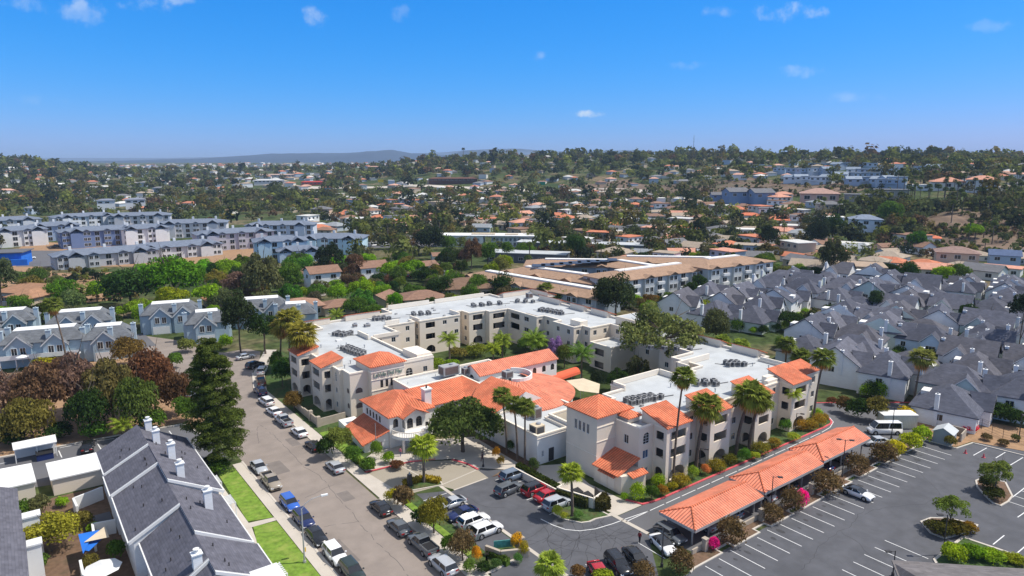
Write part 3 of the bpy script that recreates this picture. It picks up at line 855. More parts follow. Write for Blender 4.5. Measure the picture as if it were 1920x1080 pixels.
# far side of valley: roads that show as pale strips
def ribbon(name, uv, w, m, z=.15):
 P = [WT(u, v) for u, v in uv]; mb = MB()
 pts = []
 for a, b in zip(P[:-1], P[1:]):
  n = 8
  for i in range(n):
   pts.append((a[0] + (b[0] - a[0]) * i / n, a[1] + (b[1] - a[1]) * i / n))
 pts.append(P[-1][:2])
 L = []; R = []
 for i, p in enumerate(pts):
  a = pts[max(0, i - 1)]; b = pts[min(len(pts) - 1, i + 1)]
  d = Vector((b[0] - a[0], b[1] - a[1])).normalized(); n_ = (-d.y * w / 2, d.x * w / 2)
  l, q = (p[0] + n_[0], p[1] + n_[1]), (p[0] - n_[0], p[1] - n_[1]); L.append((*l, hz(*l) + z)); R.append((*q, hz(*q) + z))
 for i in range(len(pts) - 1): mb.face([R[i], R[i + 1], L[i + 1], L[i]])
 return structure(mb.build(name, m))
ribbon('freeway', [(560, 352), (760, 350), (900, 354), (1100, 357), (1230, 362)], 34, M['concrete'], .6)
ribbon('road', [(700, 400), (800, 408), (920, 420), (1050, 440)], 8, M['drive'], .3)
ribbon('road', [(1230, 470), (1290, 445), (1380, 420)], 8, M['pavers'], .3)
ribbon('path', [(600, 556), (640, 545), (685, 538), (720, 527)], 2.6, M['concrete'], .25)
ribbon('road', [(845, 565), (862, 540), (850, 520), (838, 508)], 6, M['drive'], .2)
sheet('dirt_lot', [W(95, 515), W(100, 500), W(360, 500), W(640, 478), W(645, 465), W(380, 462), W(240, 445), W(90, 425), W(30, 470), W(0, 480), W(0, 505)], .04, M['soil'])
sheet('road', [W(30, 500), W(40, 470), W(120, 470), W(130, 500)], .06, M['drive'])
sheet('parking_lot', [W(640, 478), W(690, 465), W(860, 462), W(865, 440), W(690, 440)], .05, M['drive'])
sheet('dirt_lot', [W(0, 560), W(0, 515), W(100, 512), W(240, 510), W(230, 560), W(110, 575)], .05, M['soil'])
sheet('lawn', [W(600, 610), W(640, 540), W(860, 545), W(860, 575), W(760, 600)], .03, M['bedgreen'], 'stuff')
# the green strip and the two bare slopes on the right
def patch(name, uvs, m, z=.5):
 P = [WT(u, v) for u, v in uvs]
 c = np.mean([p[:2] for p in P], 0); mb = MB(); n = len(P); K = 6
 ring = lambda k: [(c[0] + (p[0] - c[0]) * k / K, c[1] + (p[1] - c[1]) * k / K) for p in P]
 dens = []
 for i in range(n):
  for s in range(6):
   a, b = P[i], P[(i + 1) % n]; dens.append((a[0] + (b[0] - a[0]) * s / 6, a[1] + (b[1] - a[1]) * s / 6))
 P = dens; n = len(P)
 R = [[(c[0] + (p[0] - c[0]) * k / K, c[1] + (p[1] - c[1]) * k / K) for p in P] for k in range(K + 1)]
 for k in range(K):
  for i in range(n):
   j = (i + 1) % n; q = [R[k][i], R[k + 1][i], R[k + 1][j], R[k][j]] if k else [R[0][i], R[1][i], R[1][j]]
   mb.face([(*p, hz(*p) + z) for p in q])
 return structure(mb.build(name, m))
M['hill_soil'] = mat('hill_soil', (.17, .115, .08), .95, .45, .12, dark=(.07, .075, .035), darkscale=.06, darkamt=1.0, bump=.5, bscale=.5)
patch('bare_slope', [(1690, 420), (1800, 392), (1920, 388), (2050, 410), (2050, 486), (1900, 484), (1740, 474)], M['hill_soil'])
patch('bare_slope', [(1310, 352), (1400, 332), (1560, 343), (1640, 350), (1600, 362), (1420, 372), (1300, 372)], M['hill_soil'])
patch('bare_slope', [(1060, 352), (1170, 337), (1280, 345), (1330, 356), (1230, 372), (1080, 366)], M['hill_soil'])
patch('lawn', [(1655, 382), (1700, 372), (1745, 376), (1735, 388), (1670, 390)], M['grass'])
# far blue ridges
def ridge(name, d, prof, zb, m, thick=1800):
 """prof: list of (u, v) skyline points at depth d; the hill falls away behind and in front"""
 V = []; F = []; n = len(prof)
 for u, v in prof:
  for k, (dd, h) in enumerate(((-thick, 0), (-thick * .45, .55), (0, 1), (thick * .6, .5), (thick, 0))):
   f = d + dd; r = (u - 960) / FPX * d
   top = CAM_H + (305.5 - v) / FPX * d
   x, y = XY(f, r + (dd * .12)); V.append((x, y, zb + (top - zb) * h))
 for i in range(n - 1):
  for k in range(4): F.append((i * 5 + k, (i + 1) * 5 + k, (i + 1) * 5 + k + 1, i * 5 + k + 1))
 o = link(name, mesh_from(name, V, F, [m], smooth=True, uv=False)); return structure(o)
M['farhill'] = mat('far_hill', (.025, .045, .08), .95, .2, .002)  # base colour tinted blue, adding to the haze of distance
rr = random.Random(5)
def prof(pts, step=14, amp=1.0):
 out = []
 for (u0, v0), (u1, v1) in zip(pts[:-1], pts[1:]):
  n = max(1, int((u1 - u0) / step))
  for i in range(n): t = i / n; t2 = t * t * (3 - 2 * t); out.append((u0 + (u1 - u0) * t, v0 + (v1 - v0) * t2 + rr.uniform(-amp, amp) * .5))
 out.append(pts[-1]); return out
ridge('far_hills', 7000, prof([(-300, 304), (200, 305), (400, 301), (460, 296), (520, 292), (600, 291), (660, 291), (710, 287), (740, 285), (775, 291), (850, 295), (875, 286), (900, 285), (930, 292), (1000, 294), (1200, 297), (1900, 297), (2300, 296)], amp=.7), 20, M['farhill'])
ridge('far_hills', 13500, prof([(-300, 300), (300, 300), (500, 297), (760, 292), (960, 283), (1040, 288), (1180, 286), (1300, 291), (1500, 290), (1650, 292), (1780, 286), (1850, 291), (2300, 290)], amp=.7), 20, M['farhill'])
# ================================================================ THE CREAM COURTYARD BUILDING
RES = thing('apartment_building', 'large cream three storey courtyard building with pale flat roof and orange tile trim', 'building', (88, 100, 0))
def shell(par, poly, z0, zt, wm, holes_of, roof=True, deck=.55, cap=.28, capm=None, rm=None):
 """walls with openings, roof deck sunk behind a parapet, parapet cap"""
 mb = MB(); n = len(poly)
 for i in range(n):
  p, q = poly[i], poly[(i + 1) % n]
  H = holes_of(p, q) or []
  wallpanel(mb, p, q, z0, zt - cap, [h[:5] for h in H])
  for h in H:
   kind = h[5] if len(h) > 5 else 'w'
   if kind == 'w': window(par, p, q, h, M['frame'], M['glass'], (2, 1))
   elif kind == 'm': window(par, p, q, h, M['frame'], M['glass'], (2, 4))
   elif kind == 'd': window(par, p, q, h, M['darkframe'], M['glass'], (2, 4))
   elif kind == 'l': window(par, p, q, h, M['darkframe'], M['louvre'], (2, 1))
   elif kind == 'u': window(par, p, q, h, M['frame'], M['glassblue'], (2, 1))
 ins = offset_poly(poly, .3)
 if roof:
  for i in range(n):
   j = (i + 1) % n
   mb.face([(*ins[j], zt - deck), (*ins[i], zt - deck), (*ins[i], zt - cap), (*ins[j], zt - cap)])
 w = mb.build('wall', wm, par)
 if roof:
  out = offset_poly(poly, -.09); inn = offset_poly(poly, .36); c = MB()
  for i in range(n):
   j = (i + 1) % n
   c.face([(*out[i], zt), (*out[j], zt), (*inn[j], zt), (*inn[i], zt)])
   c.face([(*out[i], zt - cap), (*out[j], zt - cap), (*out[j], zt), (*out[i], zt)])
   c.face([(*inn[j], zt - cap), (*inn[i], zt - cap), (*inn[i], zt), (*inn[j], zt)])
   c.face([(*out[j], zt - cap), (*out[i], zt - cap), (*inn[i], zt - cap), (*inn[j], zt - cap)])
  c.build('parapet', capm or M['trim'], par)
  d = MB(); d.face([(*p, zt - deck) for p in ins]); d.build('roof_deck', rm or M['membrane'], par)
 return w
C_POLY = [(75.8, 68.1), (79.1, 68.1), (79.1, 65.4), (84.7, 65.4), (84.7, 68.1), (89.7, 68.1), (89.7, 65.2), (95.1, 65.2), (95.1, 68.1), (102.2, 68.1), (102.2, 65.1), (107.2, 65.1), (107.2, 68.1),
   (114.2, 68.1), (114.2, 65.5), (119.9, 65.5), (119.9, 67.3), (126.3, 67.3), (126.3, 72), (124.3, 72), (124.3, 79), (127.4, 79), (127.4, 92), (128.4, 92), (128.4, 157), (133.5, 157), (133.5, 166.5), (120, 166.5),
   (120, 171.5), (83, 171.5), (83, 166), (61, 166), (61, 160), (56, 160), (56, 150), (50.5, 150), (50.5, 145), (47.8, 145), (47.8, 139.2), (50.5, 139.2), (50.5, 133.7), (48.4, 133.7), (48.4, 127.9), (50.6, 127.9),
   (50.6, 124.5), (51.3, 124.5), (51.3, 121), (55.1, 121), (55.1, 119.4), (62.4, 119.4), (62.4, 121.5), (70.4, 121.5), (70.4, 128.5), (67.4, 128.5), (67.4, 144.4), (74.6, 144.4), (74.6, 152.4), (83, 152.4), (83, 155), (84.2, 155),
   (84.2, 152), (96.5, 152), (96.5, 156), (99.7, 156), (99.7, 152.3), (105.2, 152.3), (105.2, 150.5), (111.5, 150.5), (111.5, 137.6), (114, 137.6), (114, 131), (111.6, 131), (111.6, 123), (114.5, 123), (114.5, 120.2),
   (121.5, 120.2), (121.5, 100), (117, 100), (117, 91), (110.4, 91), (110.4, 83.4), (106.5, 83.4), (106.5, 82), (100.8, 82), (100.8, 86), (87.5, 86), (87.5, 83), (82.5, 83), (82.5, 80.4), (79.2, 80.4), (79.2, 74), (75.8, 74)]
ZT = 9.35
FL = [0.15, 3.15, 6.15]
def near(a, b, t=.3): return abs(a - b) < t
def res_holes(p, q):
 L = math.dist(p, q); ex, ey = (q[0] - p[0]) / L, (q[1] - p[1]) / L
 nx, ny = ey, -ex
 X, Y = (p[0] + q[0]) / 2, (p[1] + q[1]) / 2
 H = []
 if ny < -.9 and Y < 66:                      # front of the four bays
  H = [(1.1, L - .9, .3, 2.5, True, 'o'), (1.1, L - .9, 4.1, 5.6, False, 'o'), (1.1, L - .9, 7.0, 8.4, False, 'o')]
  return H
 if nx < -.9 and 66 < Y < 67.2 and X < 120:   # their left cheeks
  return [(.5, L - .6, .3, 2.5, True, 'o'), (.5, L - .6, 4.1, 5.6, False, 'o'), (.5, L - .6, 7.0, 8.4, False, 'o')]
 if nx < -.9 and X < 48.6 and L > 5:          # street bays, street side
  return [(.6, L - 1.6, .3, 2.4, True, 'o'), (.6, L - 1.6, 4.0, 5.6, False, 'o'), (.6, L - 1.6, 6.9, 8.4, False, 'o')]
 if ny < -.9 and X < 50 and 120 < Y < 140:
  return [(.5, L - .4, .2, 2.6, True, 'o'), (.5, L - .4, 4.0, 5.6, False, 'o'), (.5, L - .4, 6.9, 8.4, False, 'o')]
 if ny < -.9 and near(Y, 119.4):              # sign front
  for k in range(4): H.append((1.9 + k * 1.12, 2.5 + k * 1.12, 5.7, 7.25, False, 'd'))
  return H
 if ny < -.9 and near(Y, 121.5):
  return [(1.4, 3.0, 5.6, 7.9, True, 'm'), (5.5, 6.5, 6.4, 7.6, False, 'w')]
 if ny < -.9 and near(Y, 121):
  return [(1.1, 2.6, 5.0, 6.1, True, 'l'), (1.1, 2.6, 1.9, 3.0, True, 'l')]
 if nx < -.9 and near(X, 51.3):
  return [(1.9, 2.9, 5.0, 6.1, True, 'l'), (1.9, 2.9, 1.9, 3.0, True, 'l')]
 if nx < -.9 and near(X, 50.6) and L > 3:
  return [(1.3, 2.1, 6.5, 8.4, True, 'm'), (1.3, 2.2, 4.1, 5.3, False, 'w'), (1.3, 2.2, 1.1, 2.3, False, 'w')]
 if ny < -.9 and near(X, 77.4, 1) and Y < 69:
  return [(1.0, 2.4, 6.3, 8.2, True, 'm'), (1.0, 2.3, 3.9, 5.3, False, 'u'), (1.0, 2.3, .9, 2.3, False, 'u')]
 if nx < -.9 and near(X, 75.8) and L > 5:
  return [(2.7, 3.7, 5.9, 7.4, False, 'w')]
 # courtyard bays with open balconies
 if ny < -.9 and Y > 150 and X > 98 and L > 5:
  return [(1.3, L - 1.0, .3, 2.5, True, 'o'), (1.3, L - 1.0, 4.1, 5.8, False, 'o'), (1.3, L - 1.0, 7.0, 8.5, False, 'o')]
 if nx < -.9 and near(X, 111.5) and L > 12:
  return [(1.4, 5.4, 4.1, 5.8, False, 'o'), (1.4, 5.4, 7.0, 8.5, False, 'o'), (7.5, 9.5, 7.2, 8.5, False, 'w'), (7.5, 9.5, 4.2, 5.5, False, 'w')]
 if ny < -.9 and near(Y, 152) and L > 10:
  for f in (1, 2): H += [(1.8, 4.6, FL[f] + .9, FL[f] + 2.4, False, 'o'), (7.0, 8.2, FL[f] + 1.2, FL[f] + 2.3, False, 'w'), (10.6, 11.8, FL[f] + 1.2, FL[f] + 2.3, False, 'w')]
  return H + [(1.8, 4.6, .3, 2.4, True, 'o')]
 vis = (ny < -.9 or nx < -.9)
 if vis and L > 2.2 and not (X > 115 and Y > 95 and X > 127):
  n = 1 if L < 5 else (2 if L < 11 else 4)
  if near(X, 126.3, .2): return []
  for f in (0, 1, 2):
   for k in range(n):
    c = L * (k + .5) / n
    H.append((c - .55, c + .55, FL[f] + 1.0, FL[f] + 2.25, False, 'w'))
 if nx > .9 and Y < 67: return []
 return H
shell(RES, C_POLY, 0, ZT, M['stucco'], res_holes)
# balconies: floors, back wall and dark doors of every open bay
def bay(x0, y0, x1, y1, side):
 m = MB()
 for z in (0.12, 3.1, 6.1):
  m.box(x0 + .25, y0 + .25, z - .16, x1 - .25, y1 - .25, z + .04, True)
 b = m.build('balcony', M['trim'], RES)
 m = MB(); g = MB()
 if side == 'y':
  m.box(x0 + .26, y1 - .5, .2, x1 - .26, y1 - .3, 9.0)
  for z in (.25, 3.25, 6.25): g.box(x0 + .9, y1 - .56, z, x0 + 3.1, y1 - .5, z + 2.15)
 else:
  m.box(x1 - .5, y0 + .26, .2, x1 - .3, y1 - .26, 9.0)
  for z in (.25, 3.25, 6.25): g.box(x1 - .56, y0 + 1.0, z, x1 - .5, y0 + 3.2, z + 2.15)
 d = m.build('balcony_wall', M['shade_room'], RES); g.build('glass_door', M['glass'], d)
for x0, x1, y0 in ((79.1, 84.7, 65.4), (89.7, 95.1, 65.2), (102.2, 107.2, 65.1), (114.2, 119.9, 65.5)): bay(x0, y0, x1, y0 + 3.2, 'y')
for y0, y1, x0 in ((139.2, 145, 47.8), (127.9, 133.7, 48.4)): bay(x0, y0, x0 + 2.8, y1, 'x')
for x0, x1, y0 in ((99.7, 105.2, 152.3), (105.25, 111.2, 150.5), (85.6, 89.4, 152)): bay(x0, y0, x1, y0 + 2.2, 'y')
bay(111.5, 137.9, 113.6, 144.6, 'x')
def shed_tile(x0, y0, x1, y1, z, rise, down, par=RES, m='tile', wallz=None):
 """single slope of tiles; 'down' = side of the low eave (-y,-x,+x,+y); white upstand under the high side"""
 o = .35
 if down == '-y': P = [(x0 - o, y0 - o, z), (x1 + o, y0 - o, z), (x1 + o, y1 + .1, z + rise), (x0 - o, y1 + .1, z + rise)]
 if down == '-x': P = [(x0 - o, y1 + o, z), (x0 - o, y0 - o, z), (x1 + .1, y0 - o, z + rise), (x1 + .1, y1 + o, z + rise)]
 if down == '+x': P = [(x1 + o, y0 - o, z), (x1 + o, y1 + o, z), (x0 - .1, y1 + o, z + rise), (x0 - .1, y0 - o, z + rise)]
 if down == '+y': P = [(x1 + o, y1 + o, z), (x0 - o, y1 + o, z), (x0 - o, y0 - .1, z + rise), (x1 + o, y0 - .1, z + rise)]
 b = MB(); b.slab(P, .16); t = b.build('tile_roof', M[m], par)
 w = MB()
 c = [(x0, y0), (x1, y0), (x1, y1), (x0, y1)]
 def hh(p):
  k = {'-y': (p[1] - y0) / (y1 - y0), '-x': (p[0] - x0) / (x1 - x0), '+x': (x1 - p[0]) / (x1 - x0), '+y': (y1 - p[1]) / (y1 - y0)}[down]
  return z - .2 + rise * k
 z0 = wallz if wallz is not None else ZT - .5
 for i in range(4):
  p, q = c[i], c[(i + 1) % 4]; w.face([(*p, z0), (*q, z0), (*q, hh(q)), (*p, hh(p))])
 w.build('upstand', M['stucco'], par)
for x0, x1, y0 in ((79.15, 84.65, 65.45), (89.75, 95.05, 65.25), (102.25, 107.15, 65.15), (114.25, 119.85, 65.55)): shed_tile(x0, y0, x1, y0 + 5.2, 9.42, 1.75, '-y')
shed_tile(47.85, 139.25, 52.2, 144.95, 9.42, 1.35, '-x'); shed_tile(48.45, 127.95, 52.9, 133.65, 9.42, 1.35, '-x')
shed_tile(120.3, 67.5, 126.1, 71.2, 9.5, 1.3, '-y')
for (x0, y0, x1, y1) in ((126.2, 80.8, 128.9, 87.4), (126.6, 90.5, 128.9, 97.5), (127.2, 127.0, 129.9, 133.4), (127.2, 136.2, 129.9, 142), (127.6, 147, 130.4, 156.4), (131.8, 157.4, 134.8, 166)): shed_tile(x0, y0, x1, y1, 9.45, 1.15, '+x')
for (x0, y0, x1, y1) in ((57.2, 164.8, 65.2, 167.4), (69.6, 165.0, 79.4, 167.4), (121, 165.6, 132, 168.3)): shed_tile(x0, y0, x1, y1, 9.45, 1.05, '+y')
# stepped parapet blocks on the roof
for b in ((84.8, 171.2, 98, 170.9, 10.1), (100, 171.2, 117.5, 170.9, 10.0), (87.6, 85.9, 88.0, 82.6, 9.9), (100.4, 85.9, 100.75, 82.2, 9.9), (87.6, 85.95, 100.7, 85.6, 9.9),
   (106.6, 83.5, 107.0, 86.5, 10.0), (106.6, 86.3, 117, 86.7, 10.0), (110.6, 68.3, 113.9, 69.2, 9.9), (111.4, 69.2, 114, 70.2, 10.3),
   (124.2, 72.1, 124.5, 79, 9.8), (67.6, 144.2, 74.4, 144.6, 9.7), (66.1, 144.2, 66.5, 150, 9.9), (84.0, 152.2, 84.4, 157, 9.9), (96.3, 152.2, 96.7, 157, 9.9), (114, 123.2, 116.5, 127, 10.3), (76, 155, 80, 155.4, 9.8)):
 mb = MB(); mb.box(b[0], b[1], ZT - .5, b[2], b[3], b[4]); mb.build('roof_upstand', M['trim'], RES)
mb = MB(); mb.box(123.8, 114, 8.9, 131.2, 120.6, 10.9); mb.build('stair_tower', M['stucco'], RES)
mb = MB(); mb.box(124.2, 114.4, 10.75, 130.8, 120.2, 10.93); mb.build('roof_deck', M['membrane'], RES)
# sign block: hipped tile cap, lettering
mb = MB(); mb.box(55.15, 119.45, 8.8, 62.35, 126.6, 10.35); mb.build('wall', M['stucco'], RES)
mb = MB(); mb.box(55.0, 119.3, 7.48, 62.5, 119.42, 7.6, True); mb.box(55.0, 119.3, 5.3, 62.5, 119.42, 5.42, True); mb.box(55.0, 119.25, 10.05, 62.5, 119.44, 10.3, True)
mb.build('string_course', M['trim'], RES)
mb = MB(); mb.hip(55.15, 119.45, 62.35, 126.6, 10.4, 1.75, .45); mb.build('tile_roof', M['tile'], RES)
mb = MB(); mb.box(62.45, 121.45, 9.3, 70.35, 122.0, 9.75); mb.box(66.8, 122.0, 8.8, 70.35, 128.4, 10.2); mb.build('parapet', M['trim'], RES)
M['signgreen'] = mat('grey_green_letters', (.20, .27, .23), .6, .05)
fc = bpy.data.curves.new('lettering', 'FONT'); fc.body = 'LaVida Del Mar'; fc.size = 1.32; fc.extrude = .06; fc.align_x = 'CENTER'
fo = bpy.data.objects.new('tmp', fc); COL.objects.link(fo); bpy.context.view_layer.update()
dg = bpy.context.evaluated_depsgraph_get(); tm = bpy.data.meshes.new_from_object(fo.evaluated_get(dg)); bpy.data.objects.remove(fo)
tw = max(v.co.x for v in tm.vertices) - min(v.co.x for v in tm.vertices)
Mx = Matrix.Translation((58.75 - 88, 119.3 - 100, 8.05)) @ Matrix.Rotation(PI / 2, 4, 'X') @ Matrix.Diagonal((6.3 / tw, 1, 1, 1))
tm.transform(Mx); tm.materials.clear(); tm.materials.append(M['signgreen'])
link('sign_lettering', tm, RES)
# tower at the front corner
def tower_holes(p, q):
 if near(p[0], 71.7, .2) and near(q[0], 71.7, .2): return [(1.9 + k * .95, 2.55 + k * .95, 7.0, 8.7, False, 'w') for k in range(4)]
 return []
shell(RES, [(71.7, 73.2), (79.15, 73.2), (79.15, 80.4), (71.7, 80.4)], 0, 10.5, M['stucco'], tower_holes, roof=False)
mb = MB()
for z in (6.2, 8.6): mb.box(71.62, 73.12, z, 75.8, 73.2, z + .12, True)
mb.box(71.6, 73.1, 3.9, 71.7, 80.4, 4.02, True)
mb.build('string_course', M['trim'], RES)
mb = MB(); mb.hip(71.7, 73.2, 79.15, 80.4, 10.5, 1.9, .45); mb.build('tile_roof', M['tile'], RES)
mb = MB(); mb.box(76.45, 71.1, 8.9, 79.1, 73.1, 9.95); mb.build('wall', M['stucco'], RES)
mb = MB(); mb.hip(76.4, 71.0, 79.1, 73.1, 9.95, .7, .3, axis='x'); mb.build('tile_roof', M['tile'], RES)
# mechanical shed at its foot with shaded tiles
mb = MB(); mb.prism([(71.2, 73.15), (71.2, 67.2), (73.2, 66.6), (75.75, 66.4), (75.75, 73.15)], 0, 2.9)
mb.build('service_shed', M['stucco'], RES)
mb = MB()
mb.slab([(70.8, 73.3, 2.9), (70.8, 67.6, 2.9), (75.75, 67.6, 4.6), (75.75, 73.15, 4.6)], .16)
mb.slab([(70.6, 71.8, 2.5), (70.6, 68.2, 2.5), (71.6, 68.2, 2.82), (71.6, 71.8, 2.82)], .12)
mb.slab([(72.4, 66.0, 2.75), (75.9, 66.0, 2.75), (75.9, 67.2, 3.2), (72.4, 67.2, 3.2)], .12)
mb.build('tile_roof', M['tile'], RES)
for a, b in ((68.6, 70.0), (70.2, 71.6)):
 mb = MB(); mb.box(71.14, a, .1, 71.2, b, 2.2); mb.build('shed_door', M['trim'], RES)
# lower block in the court with three open levels
def low_holes(p, q):
 L = math.dist(p, q)
 if near(p[0], 113.3, .2) and near(q[0], 113.3, .2): return [(1.6, 4.8, z, z + 1.7, False, 'o') for z in (.2, 3.4)] + []
 return []
shell(RES, [(113.3, 111.5), (121.4, 111.5), (121.4, 118.8), (113.3, 118.8)], 0, 6.3, M['stucco'], low_holes)
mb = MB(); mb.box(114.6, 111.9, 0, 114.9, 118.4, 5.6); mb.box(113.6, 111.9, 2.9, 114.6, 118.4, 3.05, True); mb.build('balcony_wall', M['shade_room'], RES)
# ballroom (one storey, white) and its higher roof box
def ball_holes(p, q):
 if near(p[1], 82.8, .1) and near(q[1], 82.8, .1): return [(1.0, 1.5, 1.2, 2.3, False, 'm')]
 return []
shell(RES, [(67.4, 82.8), (74.2, 82.8), (74.2, 88.4), (82.3, 88.4), (82.3, 95.4), (67.4, 95.4)], 0, 5.25, M['white_stucco'], ball_holes, capm=M['trim'])
shell(RES, [(74.4, 80.6), (82.2, 80.6), (82.2, 88.2), (74.4, 88.2)], 0, 5.9, M['white_stucco'], lambda p, q: [], rm=M['pavers'])
mb = MB(); mb.box(67.3, 82.72, 4.55, 74.0, 82.8, 4.65, True); mb.build('string_course', M['trim'], RES)
mb = MB(); mb.box(69.9, 82.72, .1, 71.0, 82.8, 2.4); mb.build('service_door', M['darkmetal'], RES)
# white terrace over the lobby
def terr_holes(p, q): return []
shell(RES, [(59.6, 112.3), (71.9, 112.9), (71.9, 106.3), (77.0, 106.3), (83, 108.6), (83, 119.2), (59.6, 119.2)], 0, 7.1, M['white_stucco'], terr_holes, deck=.75)
# lobby with its hipped tile roof
def lob_holes(p, q):
 if near(p[0], 50.9, .1) and near(q[0], 50.9, .1): return [(1.6 + k * 1.3, 2.3 + k * 1.3, 3.7, 4.9, False, 'd') for k in range(5)]
 if near(p[1], 103.6, .1) and q[0] < 54: return [(.7, 1.7, 3.7, 5.3, True, 'd')]
 return []
LP = [(50.9, 103.6), (53.0, 103.6), (53.0, 102.4), (57.4, 102.4), (57.4, 105.2), (67.2, 105.2), (67.2, 112.2), (59.5, 112.2), (59.5, 114.6), (50.9, 114.6)]
def lob2(p, q):
 if near(p[1], 102.4, .1) and near(q[1], 102.4, .1): return [(.7, 1.9, 3.4, 5.3, True, 'd'), (2.5, 3.7, 3.4, 5.3, True, 'd'), (1.2, 3.2, .1, 2.4, False, 'd')]
 if near(p[1], 105.2, .1) and near(q[1], 105.2, .1): return [(1.2 + k * 2.2, 2.4 + k * 2.2, .6, 2.6, True, 'd') for k in range(4)]
 return lob_holes(p, q)
shell(RES, LP, 0, 5.9, M['white_stucco'], lob2, roof=False)
mb = MB(); mb.hip(50.9, 103.6, 59.5, 114.6, 5.95, 2.3, .45, axis='y'); mb.build('tile_roof', M['tile'], RES)
mb = MB()
mb.slab([(52.5, 101.7, 5.75), (55.2, 101.7, 7.05), (55.2, 108, 7.05), (52.5, 106.4, 5.75)][::-1], .16)
mb.slab([(55.2, 101.7, 7.05), (57.9, 101.7, 5.75), (57.9, 106.4, 5.75), (55.2, 108, 7.05)][::-1], .16)
mb.build('porch_roof', M['tile'], RES)
mb = MB(); mb.face([(53.0, 102.38, 5.6), (57.4, 102.38, 5.6), (55.2, 102.38, 6.75)]); mb.build('gable', M['white_stucco'], RES)
mb = MB(); mb.slab([(58.5, 104.8, 5.6), (67.6, 104.8, 5.6), (71.6, 112.6, 7.0), (58.5, 112.2, 7.0)], .16); mb.build('tile_roof', M['tile'], RES)
# gable roof of the middle range and the fan roof
mb = MB(); mb.prism([(67.3, 95.45), (78, 95.45), (78, 106.2), (67.3, 106.2)], 0, 5.2); mb.build('wall', M['white_stucco'], RES)
mb = MB(); mb.slab([(66.9, 106.6, 5.3), (66.9, 95.0, 5.3), (74.6, 95.0, 8.2), (74.6, 106.2, 8.2), (71.8, 106.2, 7.15), (71.8, 112.6, 7.15), (70.4, 112.4, 6.62)], .16)
mb.build('tile_roof', M['tile'], RES)
mb = MB(); mb.face([(67.4, 95.3, 5.1), (74.55, 95.3, 5.1), (74.55, 95.3, 8.0)]); mb.face([(74.55, 95.3, 5.1), (80, 95.3, 5.1), (74.55, 95.3, 8.0)]); mb.build('gable', M['white_stucco'], RES)
mb = MB(); cx, cy = 78.5, 104.5; A = arc(cx, cy, 12.6, -108, 28, 22); B = arc(cx, cy, 3.0, -108, 28, 22)
B = [(max(b[0], 74.7), b[1]) for b in B]; A = [(max(a[0], 74.7), a[1]) for a in A]
for i in range(22): mb.face([(*A[i], 4.9), (*A[i + 1], 4.9), (*B[i + 1], 7.5), (*B[i], 7.5)])
mb.face([(74.7, 95, 5.0), (*A[0], 4.9), (*B[0], 7.5), (74.7, 104.5, 8.2)])
for i in range(22): mb.face([(*A[i + 1], 4.9), (*A[i], 4.9), (*A[i], 4.7), (*A[i + 1], 4.7)])
mb.build('fan_roof', M['tile_pink'], RES)
mb = MB(); A2 = arc(cx, cy, 12.1, -100, 28, 18)
for i in range(18): mb.face([(*A2[i], 0), (*A2[i + 1], 0), (*A2[i + 1], 4.8), (*A2[i], 4.8)])
mb.build('curved_wall', M['white_stucco'], RES)
mb = MB(); R1 = arc(79.3, 105.3, 3.9, -130, 60, 16); R2 = arc(79.3, 105.3, 3.6, -130, 60, 16)
for i in range(16):
 mb.face([(*R1[i], 6), (*R1[i + 1], 6), (*R1[i + 1], 8.1), (*R1[i], 8.1)]); mb.face([(*R2[i + 1], 6), (*R2[i], 6), (*R2[i], 8.1), (*R2[i + 1], 8.1)]); mb.face([(*R1[i], 8.1), (*R1[i + 1], 8.1), (*R2[i + 1], 8.1), (*R2[i], 8.1)])
mb.build('round_parapet', M['white_stucco'], RES)
mb = MB(); mb.face([(*p, 7.0) for p in R2]); mb.build('roof_deck', M['membrane'], RES)
# long gabled hall
def hall_holes(p, q):
 if near(p[1], 109.3, .1) and near(q[1], 109.3, .1): return [(13.6, 14.6, 5.2, 6.6, True, 'd'), (16.2, 17.2, 5.2, 6.6, True, 'd'), (18.6, 19.6, 5.2, 6.6, True, 'd')]
 return []
def hall2(p, q):
 if near(p[0], 74, .1) and near(q[0], 74, .1): return [(2.2, 3.8, 5.6, 7.0, True, 'd')]
 return hall_holes(p, q)
shell(RES, [(74, 109.3), (94.3, 109.3), (94.3, 115.3), (74, 115.3)], 0, 7.6, M['white_stucco'], hall2, roof=False)
mb = MB(); mb.hip(74, 109.3, 94.3, 115.3, 7.55, 1.55, .3, axis='x', end0=False, end1=False); mb.build('tile_roof', M['tile_pink'], RES)
mb = MB()
for x in (73.98, 94.32): mb.face([(x, 109.3, 7.3), (x, 115.3, 7.3), (x, 112.3, 8.95)])
mb.build('gable', M['white_stucco'], RES)
# annex: low street-side tiled wing
mb = MB(); mb.prism([(46.5, 104.6), (50.85, 104.0), (50.85, 118.5), (47.6, 118.5)], 0, 1.5); mb.face([(46.5, 104.55, 1.5), (50.85, 103.95, 1.5), (50.85, 103.95, 3.1)]); mb.build('annex', M['white_stucco'], RES)
mb = MB(); mb.slab([(47.3, 114.6, 1.65), (45.9, 104.1, 1.65), (50.88, 103.5, 3.5), (50.88, 114.2, 3.5)], .16); mb.build('tile_roof', M['tile'], RES)
mb = MB(); mb.box(48.2, 104.05, .2, 49.6, 104.45, 1.5); mb.build('louvre_window', M['louvre'], RES)
